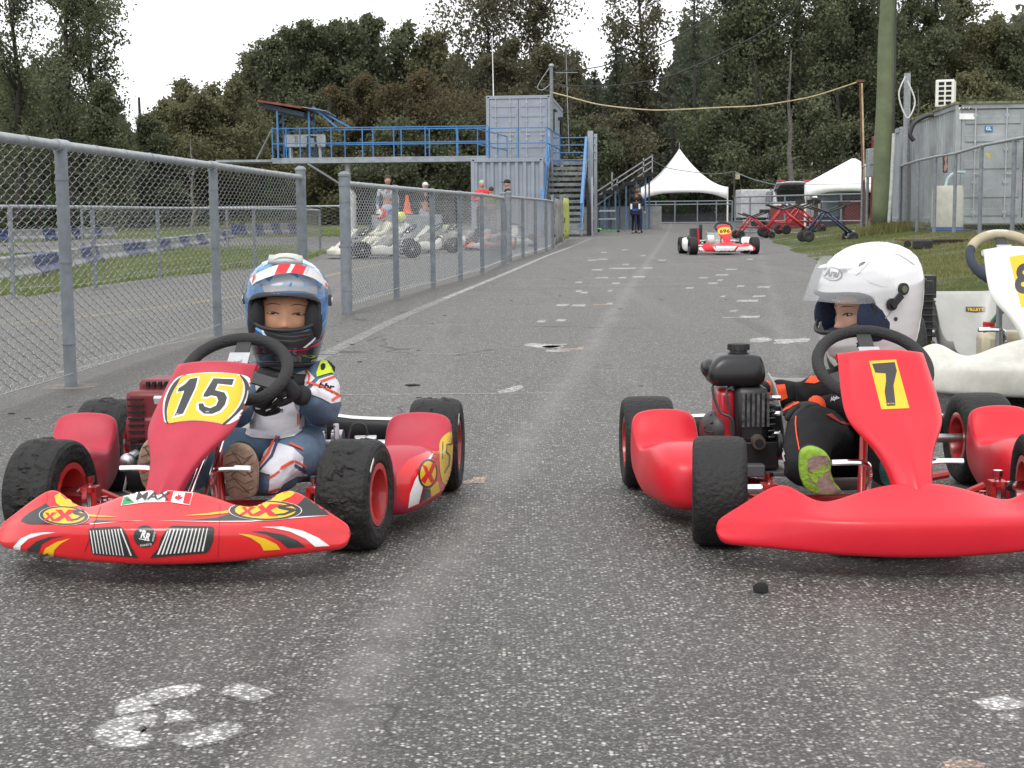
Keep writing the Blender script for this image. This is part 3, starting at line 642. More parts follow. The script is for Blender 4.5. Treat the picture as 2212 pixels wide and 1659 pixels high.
for sx, sy in ((-1, -1), (1, -1), (1, 1), (-1, 1)): mb = MB(); mb.cyl((sx * .2, sy * .2, 0), (sx * .11, sy * .11, .72), .02, 8); mb.build('leg', MATS['black plastic'], sl)
mb = MB()
for z in (.25, .5): mb.tube([(sx * (.2 - z * .12), sy * (.2 - z * .12), z) for sx, sy in ((-1, -1), (1, -1), (1, 1), (-1, 1))], .012, 6, closed=True)
mb.build('rung', MATS['black plastic'], sl)
# railing in front of the upper container
lr = empty('landing_railing', (P(1030, 0, 50.4).x, 50.4, 2.7), 0, 'blue railing on the roof edge of the lower grey container', 'railing'); mb = MB()
rail2(mb, (P(1053, 0, 50.6).x, 50.6, 0), (P(1180, 0, 50.4).x, 50.4, 0), 2, 2.62); rail2(mb, (P(1180, 0, 50.4).x, 50.4, 0), (P(1180, 0, 50.4).x + .6, 55.6, 0), 3, 2.62)
rail2(mb, (P(1028, 0, 50.6).x, 50.7, 0), (P(1053, 0, 50.6).x + .6, 56.0, 0), 3, 2.62); mb.build('rail', BLUE, lr, world=True, smooth=0)
# poles and masts on the tower
def pole(nm, label, pxb, pxt, Y, r, mat, r2=None, cat='pole'):
    a, b = P(*pxb, Y), P(*pxt, Y); root = empty(nm, a, 0, label, cat); mb = MB(); mb.tube([a, a.lerp(b, .5), b], [r, (r + (r2 or r)) / 2, r2 or r], 10); mb.build('shaft', mat, root, world=True); return root
WHT = M('white paint', (.75, .75, .73), .5, var=.08)
pole('antenna_mast', 'thin white whip mast rising behind the upper grey container', (1068, 300), (1063, 78), 58.5, .028, WHT, .016, 'mast')
am = pole('antenna_mast', 'slim grey aerial with short cross arm beside the stairs tower', (1229, 330), (1222, 90), 61, .022, GALV, .010, 'mast')
mb = MB(); c = P(1224, 157, 61); mb.cyl(c - Vector((.45, 0, 0)), c + Vector((.45, 0, 0)), .012, 6); mb.build('cross_arm', GALV, am, world=True)
sp_ = pole('service_pole', 'grey service mast carrying the wires at the corner of the upper container', (1192, 500), (1191, 142), 54.2, .07, GALVD, .06, 'pole')
mb = MB(); c = P(1191, 142, 54.2); mb.ell(c, (.10, .10, .08)); mb.tube(curve_pts([c, c + Vector((-.2, 0, -.25)), c + Vector((-.5, 0, -.75)), c + Vector((-.3, 0, -.85)), c + Vector((0, 0, -.6))], 5), .015, 6); mb.build('weatherhead', GALV, sp_, world=True)
# utility pole
WOOD = M('green treated timber', (.155, .19, .10), .85, var=.22, scale=2.2, bump=.5, bscale=25, col2=(.085, .10, .06), thr=(.3, .75))
up = empty('utility_pole', P(1902, 490, 35), 0, 'thick greenish wooden utility pole rising out of the frame on the right', 'utility pole'); a = P(1903, 497, 35); b = P(1919, 0, 35); d = b - a; b = a + d * 1.5
mb = MB(); mb.tube([a.lerp(b, i / 12) + Vector((.01 * math.sin(i * 1.7), 0, 0)) for i in range(13)], [.235 - .07 * i / 12 for i in range(13)], 24); mb.build('shaft', WOOD, up, world=True, smooth=180)
mb = MB(); cc = [a + Vector((.16 + .02 * i, -.14, 0)) + d * t for i, t in ((0, 0), (0, .3), (1, .55))]; mb.tube([P(1919, 494, 34.8), P(1926, 395, 34.8), P(1931, 288, 34.8)], .045, 10); mb.build('conduit', M('white conduit', (.50, .52, .50), .5), up, world=True)
mb = MB(); mb.tube([P(1931, 290, 34.8), P(1934, 100, 34.8), P(1938, -200, 34.8)], .02, 6); mb.build('cable', MATS['black plastic'], up, world=True)
# rusty pole with the yellow hose wire
RUST = M('rusty steel', (.20, .075, .035), .8, var=.35, scale=12, col2=(.07, .035, .025))
rp_ = pole('rusty_post', 'thin rusty post holding the yellow hose, left of the wooden pole', (1868, 495), (1859, 175), 44, .055, RUST, .045, 'post'); mb = MB(); c = P(1859, 175, 44); mb.box(c, (.22, .12, .07)); mb.build('cap', RUST, rp_, world=True)
YH = M('yellow hose', (.50, .42, .24), .55, var=.2, scale=4); BK = M('black cable', (.025, .025, .027), .6); GK = M('grey green cable', (.16, .19, .17), .6)
def wire(label, pts, r, mat, n=8):
    q = [P(*p) for p in pts]; root = tag(MB().tube(curve_pts(q, n), r, 6).build('wire', mat, smooth=180), label, 'wire', 'overhead wires'); return root
wire('yellow hose wire sagging from the tower to the rusty post', [(1194, 200, 54), (1225, 208, 53), (1290, 225, 52), (1360, 234, 51), (1420, 238, 50), (1480, 236, 49), (1560, 232, 48), (1640, 228, 47), (1740, 212, 46), (1800, 195, 45), (1859, 175, 44)], .024, YH, 6)
mb = MB(); c = [P(1862, 180, 43.9), P(1865, 300, 43.9), P(1867, 390, 43.9)]; mb.tube(c, .025, 6); mb.build('hose', YH, rp_, world=True)
wire('upper dark power line rising to the top of the frame', [(1196, 156, 54), (1300, 143, 52), (1400, 107, 49), (1470, 75, 47), (1560, 15, 44), (1590, -10, 43), (1700, -110, 40)], .020, BK)
wire('lower dark power line running up to the wooden pole', [(1197, 182, 54), (1260, 186, 52), (1330, 184, 50), (1450, 163, 46), (1600, 95, 41), (1700, 35, 38), (1740, -5, 37), (1850, -90, 35.5)], .020, BK)
wire('slim green cable sagging from the thin post to the open car', [(1587, 371, 78), (1620, 385, 76), (1660, 396, 73), (1690, 402, 70)], .03, GK)
wire('thin cable running from the dark railing over the peaked tent', [(1408, 345, 66), (1440, 362, 72), (1500, 372, 76), (1545, 376, 78), (1587, 370, 78)], .02, GK)
tp = pole('light_post', 'thin dark post with a small lamp right of the peaked tent', (1586, 470), (1586, 369), 78, .05, M('dark timber', (.06, .05, .04), .8), .05, 'post'); mb = MB(); c = P(1593, 381, 78); mb.box(c, (.22, .2, .3)); mb.build('lamp', M('cream lamp', (.45, .40, .28), .5), tp, world=True, smooth=0)
# ---------------------------------------------------------------- right hand containers
d0 = R(-5.8)
rc = container((9.62 + 1.45, 32.2, .45), d0, 2.9, 5.6, 2.59, CW, 'streaked grey container with closed doors behind the right fence, nearest one'); 
mb = MB(); mb.box((.72, .0, 1.3), (1.3, .05, 2.3)); mb.build('white_panel', M('white panel', (.72, .72, .70), .5, var=.05), rc, smooth=0)
mb = MB(); mb.box((.25, -.05, 1.15), (.34, .03, 1.0)); mb.build('window', MATS['dark window glass'], rc, smooth=0)
mb = MB(); mb.box((0, 2.8, 2.6), (2.96, 5.66, .05)); mb.build('roof_edge', M('mossy roof edge', (.22, .22, .12), .9, var=.4, scale=5), rc, smooth=0)
container((10.2, 39.8, .45), R(84.2), 2.3, 6.0, 2.45, CG2, 'pale grey container standing end on between the streaked and the red one', corr_front=True).rotation_euler = (0, 0, R(-95.8))
rdc = container((10.42, 42.4, .4), 0, 2.44, 6.0, 2.5, CR_, 'rust red container end seen behind the wooden pole', corr_front=True); rdc.rotation_euler = (0, 0, R(-95.8))
# air conditioner
ac = empty('air_conditioner', (10.05, 34.6, 3.07), R(-20), 'white air conditioning unit on the roof of the streaked grey container', 'air conditioner'); mb = MB(); mb.box((0, 0, .34), (.42, .62, .62)); mb.build('housing', M('cream plastic', (.72, .72, .66), .5, var=.05), ac, smooth=0, bevel=.03)
mb = MB()
for i in range(2):
    for k in range(5): mb.box((-.075 + i * .16, -.313, .12 + k * .11), (.12, .012, .07))
mb.build('grille', MATS['hole black'], ac, smooth=0)
pp = pole('service_pole', 'pale grey service pole in front of the right hand containers', (1956, 478), (1960, 158), 37, .09, GALV, .08, 'pole'); mb = MB(); c = P(1960, 165, 36.8)
mb.tube(curve_pts([c + Vector((-.05, 0, 0)), c + Vector((-.2, 0, -.4)), c + Vector((-.1, 0, -.8)), c + Vector((.05, 0, -1.0)), c + Vector((.2, 0, -.6)), c + Vector((0, 0, -.1))], 5), .018, 6); mb.build('cable_loop', WHT, pp, world=True)
mb = MB(); mb.tube(curve_pts([P(2016, 248, 33), P(1998, 252, 33), P(1975, 266, 33), P(1966, 290, 33), P(1974, 304, 33)], 6), .05, 8); tag(mb.build('hose', MATS['black plastic'], smooth=180), 'thick black hose curling over the edge of the streaked grey container', 'hose')
# drum
dr = empty('drum', (9.1, 31.0, .33), 0, 'large cream plastic drum behind the right hand fence', 'barrel'); mb = MB(); mb.lathe([(0, 0), (0, .30), (.05, .32), (.4, .325), (.8, .315), (.9, .30), (.93, .29), (.93, 0)], (0, 0, 0), 'z', 24); mb.build('body', M('cream drum plastic', (.62, .61, .52), .55, var=.08), dr)
mb = MB(); mb.lathe([(0, .335), (.08, .335), (.08, .32)], (0, 0, 0), 'z', 24); mb.build('base_band', M('blue plastic', (.04, .10, .30), .5), dr); mb = MB(); mb.tube(curve_pts([(-.05, 0, .93), (.0, 0, 1.1), (.15, 0, 1.2), (.35, 0, 1.2)], 5), .03, 8); mb.build('hose', M('pale blue hose', (.4, .55, .58), .4), dr)
# wooden trolley and loose tyre on the bank
tr = empty('trolley', (6.80, 24, .20), R(8), 'flat wooden trolley with small wheels on the grass by the fence', 'trolley', sc=.66); DW = M('brown weathered planks', (.14, .07, .045), .8, var=.3, scale=9)
for k in range(4): mb = MB(); mb.box((0, -.18 + k * .12, .13), (1.7, .10, .03)); mb.build('plank', DW, tr, smooth=0)
mb = MB(); mb.box((.35, 0, .06), (.8, .4, .1)); mb.build('undertray', MATS['black plastic'], tr, smooth=0)
for x, y in ((-.15, -.24), (.8, -.24), (-.7, -.2), (.8, .24)):
    mb = MB(); mb.lathe([(-.03, 0), (-.03, .085), (.03, .085), (.03, 0)], (x, y, .03), 'y', 18); mb.build('wheel', M('tyre rubber', (.022, .022, .023), .7, var=.2, scale=20, bump=.2), tr)
lt = tag(MB().lathe([(-.06, .07), (-.07, .12), (-.05, .155), (.05, .155), (.07, .12), (.06, .07), (.05, .068), (-.05, .068), (-.06, .07)], (6.38, 23, .235), 'z', 28).build('tyre', MATS['tyre rubber']), 'loose black slick tyre lying on the grass before the wooden trolley', 'tyre')
# ---------------------------------------------------------------- tents
TENT = M('white tent fabric', (.80, .80, .80), .6, var=.04, scale=2, bump=.06, bscale=3)
def tent(loc, w, dpt, he, hp, label, rz=0, ridge=0, curve=2.0, val=.28):
    root = empty('tent', loc, rz, label, 'tent', None); mb = MB(); n = 24; rows = []; hw, hd = w / 2, dpt / 2
    per = [(-hw + w * i / n, -hd) for i in range(n)] + [(hw, -hd + dpt * i / n) for i in range(n)] + [(hw - w * i / n, hd) for i in range(n)] + [(-hw, hd - dpt * i / n) for i in range(n)]
    for k in range(15):
        t = k / 14; rr = 1 - t; z = he + (hp - he) * (t ** curve)
        rows.append([(x * rr + (0 if not ridge else (max(-ridge, min(ridge, x)) * t)), y * rr, z) for x, y in per])
    mb.grid(rows, cu=True); mb.build('roof', TENT, root, smooth=50, solid=.01)
    for (xa, ya), (xb, yb) in (((-hw, -hd), (hw, -hd)), ((hw, -hd), (hw, hd)), ((hw, hd), (-hw, hd)), ((-hw, hd), (-hw, -hd))):
        mb = MB(); mb.grid([[(xa + (xb - xa) * i / 16, ya + (yb - ya) * i / 16, he - .02 if k == 0 else he - val - (.42 * abs(2 * i / 16 - 1) ** 3)) for k in (0, 1)] for i in range(17)]); mb.build('valance', TENT, root, smooth=180, solid=.01)
    for x in (-hw + .04, hw - .04):
        for y in (-hd + .04, hd - .04): mb = MB(); mb.cyl((x, y, -.3), (x, y, he - .05), .045, 10); mb.build('leg', WHT, root)
    return root
yt = 80; tt = tent(((P(1480, 0, yt).x), yt + 2.4, T(4, yt + 2)), 4.75, 4.75, 1.85, 4.0, 'white high peaked tent with one tall point in front of the woods', curve=1.75)
mb = MB(); mb.cyl((0, 0, 3.95), (0, 0, 4.35), .02, 6); mb.build('finial', GALV, tt)
tent((P(1876, 0, 58).x, 60, .1), 3.3, 3.9, 1.72, 2.75, 'low white gabled tent half hidden behind the gate and rusty post', curve=1.0, rz=R(-20), ridge=.08)
# gates
def gate(loc, rz, w, h, label, mids=(.5,), bars=()):
    root = empty('metal_gate', loc, rz, label, 'gate', 'mesh gates'); mb = MB()
    for z in (.06, h) + tuple(m * h for m in mids): mb.cyl((0, 0, z), (w, 0, z), .028, 8)
    for x in (0, w) + tuple(b * w for b in bars): mb.cyl((x, 0, .0), (x, 0, h), .03, 8)
    mb.build('frame', GALVD, root); c = chain(Vector((0, .02, 0)), Vector((w, .02, 0)), .08, h - .03, r=.005, s=.10, p=.09, det=2); mb = MB(); mb.add(c.v, c.f); mb.build('mesh', GALVD, root, fix=False, smooth=180); return root
a = P(1588, 493, 52); b = P(1862, 493, 46)
gate((a.x, 52, .0), math.atan2(46 - 52, b.x - a.x), (b - a).length, 1.28, 'mesh gate with red kart stands in front of it', mids=(.82, .35), bars=(.13, .42, .62, .85))
a = P(1440, 470, 76); b = P(1585, 470, 76)
gate((P(1395, 0, 76).x, 76, .18), 0, P(1585, 0, 76).x - P(1395, 0, 76).x, 1.15, 'long low mesh gate under the white peaked tent', mids=(.86,), bars=(.12, .34, .6, .82))
a = P(1870, 0, 44); fence('narrow mesh fence panel between the rusty post and the wooden pole', [(P(1870, 0, 44).x, 44), (P(1900, 0, 42).x, 43)], 1.75, post_r=.04, z=lambda p: .3, chain_args=dict(r=.004, s=.11, p=.07, det=2))
eb = empty('meter_box', P(1886, 352, 40), 0, 'grey electrical meter box fixed beside the wooden pole', 'box'); mb = MB(); mb.box((0, 0, 0), (.34, .3, .75)); mb.box((0, -.16, .1), (.24, .03, .3)); mb.build('box', GALV, eb, smooth=0, bevel=.02)
# ---------------------------------------------------------------- stepped stand and its dark desks
bl = empty('viewing_stand', (P(1345, 0, 64).x, 64, 0), 0, 'stepped stand with grey hand rails and blue legs by the tower', 'stand'); mb = MB(); Yb = 64
for (p, q) in (((1282, 418), (1409, 336)), ((1282, 448), (1409, 360)), ((1292, 423), (1409, 347))): mb.bar(P(*p, Yb), P(*q, Yb), .05, .05)
for x, t, b_ in ((1283, 402, 425), (1322, 372, 412), (1333, 383, 414), (1390, 342, 384), (1409, 334, 386)): mb.bar(P(x, t, Yb), P(x, b_, Yb), .05, .05, (0, 1, 0))
mb.build('handrail', GALV, bl, world=True, smooth=0)
for i, (x, y) in enumerate(((1293, 425), (1314, 415), (1337, 405), (1360, 396), (1382, 386), (1402, 377))):
    mb = MB(); c = P(x, y, Yb); mb.box(c + Vector((.0, .5, 0)), (.46, 1.4, .16)); mb.build('bench', M('dark stained boards', (.02, .018, .016), .85, var=.3, scale=5), bl, world=True, smooth=0)
    mb = MB(); z = c.z
    for dx, dy in ((-.16, -.1), (.10, 1.0)): MB().bar((c.x + dx, Yb + dy, 0.02), (c.x + dx, Yb + dy, z - .05), .07, .07, (0, 1, 0)).build('leg', M('faded blue steel', (.06, .14, .26), .6, var=.2), bl, world=True, smooth=0)
mb = MB(); mb.box((P(1345, 0, Yb + 1.3).x, Yb + 1.3, .55), (3.4, .05, 1.0)); mb.build('back_board', M('grey block wall', (.30, .31, .31), .8, var=.12, scale=3), bl, world=True, smooth=0)
bt = empty('bench', (P(1298, 0, 62).x, 62, 0), 0, 'pale grey bench at the foot of the stepped stand', 'bench'); mb = MB(); mb.box((.0, 0, .52), (1.2, .3, .05)); mb.build('seat', PANEL, bt, smooth=0); mb = MB(); mb.box((0, .3, .86), (1.2, .04, .06)); mb.build('backrest', PANEL, bt, smooth=0)
for x in (-.3, .4): mb = MB(); mb.box((x, 0, .25), (.05, .05, .5)); mb.build('leg', MATS['black plastic'], bt, smooth=0)
# ---------------------------------------------------------------- barriers on the left and behind the tent
BW = M('white barrier plastic', (.25, .26, .26), .6, var=.2, scale=4); BB = M('blue barrier plastic', (.016, .032, .13), .5, var=.2, scale=4); BG = M('dark barrier concrete', (.10, .10, .105), .85, var=.25, scale=3)
def barrier_row(path, n, h, w, which, cols, words):
    P_ = [Vector(p) for p in path]; L_ = [0]
    for a, b in zip(P_, P_[1:]): L_.append(L_[-1] + (b - a).length)
    def at(s):
        for i in range(len(P_) - 1):
            if s <= L_[i + 1] + 1e-6: return P_[i].lerp(P_[i + 1], (s - L_[i]) / (L_[i + 1] - L_[i]))
        return P_[-1]
    proto = {}
    for i in range(n):
        a, b = at(L_[-1] * i / n), at(L_[-1] * (i + 1) / n); c = (a + b) / 2; ln = (b - a).length - .015; k = i % len(cols)
        mb = MB(); s = [(-w / 2, 0), (-w / 2, h * .3), (-w * .32, h * .5), (-w * .26, h), (w * .26, h), (w * .32, h * .5), (w / 2, h * .3), (w / 2, 0)]
        mb.grid([[(x, y, z) for y, z in s] for x in (-ln / 2, ln / 2)], cu=True, caps=True)
        o = mb.build('barrier', cols[k][0], smooth=0, bevel=.012); o.location = (c.x, c.y, T(c.x, c.y) + .0); o.rotation_euler = (0, 0, math.atan2(b.y - a.y, b.x - a.x))
        tag(o, f'{ORD[i]} block from the left in the {which}, {cols[k][1]}', 'barrier', words)
near = [P(-60, 560, 16.9).to_2d(), P(0, 553, 17.6).to_2d(), P(87, 543, 20).to_2d(), P(198, 527, 25.3).to_2d(), P(297, 519, 29).to_2d(), P(400, 506, 38).to_2d(), P(492, 493, 52).to_2d()]
barrier_row(near, 17, .31, .45, 'nearer row beyond the left lane', [(BW, 'white'), (BB, 'blue')], 'barrier blocks beyond the left lane')
barrier_row([P(-30, 500, 47).to_2d(), P(100, 490, 50).to_2d(), P(240, 483, 58).to_2d()], 12, .42, .45, 'distant upper left barrier row', [(BB, 'blue'), (BW, 'white'), (BW, 'white')], 'barrier blocks in the distant row')
barrier_row([P(505, 490, 56).to_2d(), P(652, 488, 60).to_2d()], 8, .5, .45, 'far barrier row by the fence gap', [(BB, 'blue'), (BW, 'white')], 'barrier blocks in the far row')
barrier_row([P(1400, 455, 84).to_2d(), P(1582, 455, 84).to_2d()], 9, .42, .5, 'dark wall behind the tent gate', [(BG, 'dark grey'), (BG, 'dark grey')], 'dark blocks behind the tent')
# ================================================================== trees
def leafmat(name, c1, c2, c3=None):
    m = bpy.data.materials.new(name); m.use_nodes = True; t = m.node_tree; N = t.nodes; L = t.links; b = N['Principled BSDF']
    g = N.new('ShaderNodeNewGeometry'); r = N.new('ShaderNodeValToRGB'); el = r.color_ramp.elements; el[0].color = (*c1, 1); el[1].color = (*c2, 1)
    if c3: e = el.new(.85); e.color = (*c3, 1)
    L.new(g.outputs['Random Per Island'], r.inputs[0])
    f = noise_mix(N, L, g.outputs['Position'], .45, .35, .65); c = mixc(N, L, f, mixc(N, L, .22, r.outputs[0], (.02, .025, .018)), r.outputs[0]); L.new(c, b.inputs['Base Color'])
    b.inputs['Roughness'].default_value = .8; b.inputs['Specular IOR Level'].default_value = .15
    tr = N.new('ShaderNodeBsdfTranslucent'); L.new(c, tr.inputs[0]); ms = N.new('ShaderNodeMixShader'); ms.inputs[0].default_value = .4
    L.new(b.outputs[0], ms.inputs[1]); L.new(tr.outputs[0], ms.inputs[2]); L.new(ms.outputs[0], N['Material Output'].inputs[0]); return m
LM = dict(conifer=leafmat('conifer needles', (.075, .098, .068), (.130, .158, .105)), green=leafmat('dark green leaves', (.095, .112, .066), (.185, .200, .120)),
          olive=leafmat('olive leaves', (.130, .136, .072), (.225, .215, .125)), rust=leafmat('rust autumn leaves', (.125, .092, .056), (.205, .132, .076), (.13, .125, .068)), brown=leafmat('brown green leaves', (.100, .100, .064), (.180, .166, .105)))
BARK = M('dark bark', (.035, .030, .026), .95, var=.3, scale=4); BARKL = M('pale bark', (.20, .19, .17), .9, var=.3, scale=4)
def leaves(mb, c, n, spread, size, rr, flat=1.0):
    for _ in range(n):
        p = c + Vector((rr.gauss(0, spread), rr.gauss(0, spread), rr.gauss(0, spread * flat)))
        s = size * rr.uniform(.6, 1.3); u = Vector((rr.gauss(0, 1), rr.gauss(0, 1), rr.gauss(0, 1))).normalized(); v = u.orthogonal().normalized(); v = (v * math.cos(rr.random() * 6) + u.cross(v) * math.sin(rr.random() * 6)).normalized()
        w = u.cross(v) * s * .45; v = v * s * .7; mb.add([p - v, p + w, p + v, p - w], [(0, 1, 2, 3)])
def tree(label, px, pytop, Y, kind, leaf, wide=1.0, dens=1.0, cb=.15, seed=0, cat='tree', bark=None, group='trees of the woods behind the circuit', lsz=1.0, base=None):
    rr = random.Random(seed * 7 + 3); pt = P(px, pytop, Y); x, y = pt.x, Y; z0 = T(x, y); hgt = pt.z - z0
    root = empty('conifer_tree' if kind == 'con' else ('bare_tree' if kind == 'bare' else 'broadleaf_tree'), (x, y, z0), 0, label, cat, group)
    tb = MB(); lb = MB(); sz = .165 * lsz * (Y / 95)
    lean = Vector((rr.uniform(-.04, .04), rr.uniform(-.03, .03), 0)) * hgt
    if kind == 'con':
        tr_ = [Vector((0, 0, -.3)) + lean * 0, Vector((0, 0, hgt * .5)), Vector((0, 0, hgt))]; tb.tube(tr_, [.28, .16, .02], 7)
        lv = int(hgt / .42); W_ = hgt * .17 * wide
        for i in range(lv):
            t = cb + (1 - cb) * i / lv; z = hgt * t; rad = W_ * (1 - t) ** .75 * rr.uniform(.75, 1.15) + .15
            nb = 7 if t < .8 else 5
            for k in range(nb):
                a = rr.random() * 6.28; L_ = rad * rr.uniform(.6, 1.15); dirv = Vector((math.cos(a), math.sin(a), -.25))
                for q in range(max(2, int(L_ * 3.3))):
                    f = (q + .5) / max(2, int(L_ * 3.3)); leaves(lb, Vector((0, 0, z)) + dirv * L_ * f, max(2, int(6 * dens)), .16, sz * .9, rr, .5)
                if t < .5 and k < 2: tb.tube([Vector((0, 0, z)), Vector((0, 0, z)) + dirv * L_ * .8], [.04, .01], 4)
    else:
        n = 7; trk = [Vector((rr.gauss(0, .012) * hgt, rr.gauss(0, .01) * hgt, -.3 + hgt * .92 * i / n)) for i in range(n + 1)]; trk[0] = Vector((0, 0, -.3)); tb.tube(trk, [.26 * (1 - .85 * i / n) * (hgt / 14) for i in range(n + 1)], 8)
        nl = int((26 if kind == 'pop' else 22) * (1 if kind != 'bare' else .7))
        for i in range(nl):
            t = cb + (1 - cb) * ((i + rr.random()) / nl); z = hgt * .92 * t; k = min(n - 1, int(t * n)); o = trk[k].lerp(trk[k + 1], t * n - k); a = rr.random() * 6.28
            if kind == 'pop': env = .19 * wide * (math.sin(math.pi * min(1, (t - cb) / (1 - cb) * .85 + .12)) ** .6); upv = rr.uniform(.9, 1.7)
            elif kind == 'bare': env = .16 * wide * (1.1 - t); upv = rr.uniform(.6, 1.4)
            else: env = .30 * wide * (math.sin(math.pi * min(.98, (t - cb) / (1 - cb) * .75 + .22)) ** .7); upv = rr.uniform(.25, .9)
            L_ = hgt * env * rr.uniform(.65, 1.15); d = Vector((math.cos(a), math.sin(a), upv)).normalized(); pts = [o]
            for q in range(4): d = (d + Vector((rr.gauss(0, .14), rr.gauss(0, .14), rr.gauss(.03, .1)))).normalized(); pts.append(pts[-1] + d * L_ / 4)
            if o.z + (pts[-1].z - o.z) > hgt * 1.02: pts = [p if p.z < hgt else Vector((p.x, p.y, hgt - rr.random() * .5)) for p in pts]
            r0 = .075 * (1.1 - t) * hgt / 14 + .015; tb.tube(pts, [r0, r0 * .8, r0 * .6, r0 * .4, r0 * .15], 5)
            for q in range(1, 5):
                for s in range(3):
                    dd = (d + Vector((rr.gauss(0, .8), rr.gauss(0, .8), rr.gauss(.1, .4)))).normalized(); l2 = L_ * .32 * rr.uniform(.5, 1.2); e = pts[q] + dd * l2
                    if s < 2: tb.tube([pts[q], pts[q].lerp(e, .5) + Vector((0, 0, .05)), e], [r0 * .3, r0 * .2, .008], 3)
                    if kind != 'bare' or dens > 0:
                        m = int((29 if kind != 'bare' else 4) * dens * (.6 + .25 * q)); sp = max(.22, L_ * (.13 if kind == 'pop' else .15))
                        leaves(lb, pts[q].lerp(e, .7), m, sp, sz, rr, .85); leaves(lb, e, m // 2, sp * .7, sz * .9, rr, .8)
    tb.build('trunk', bark or BARK, root, fix=False, smooth=180)
    if lb.f: lb.build('crown', LM[leaf], root, fix=False, smooth=0)
    return root
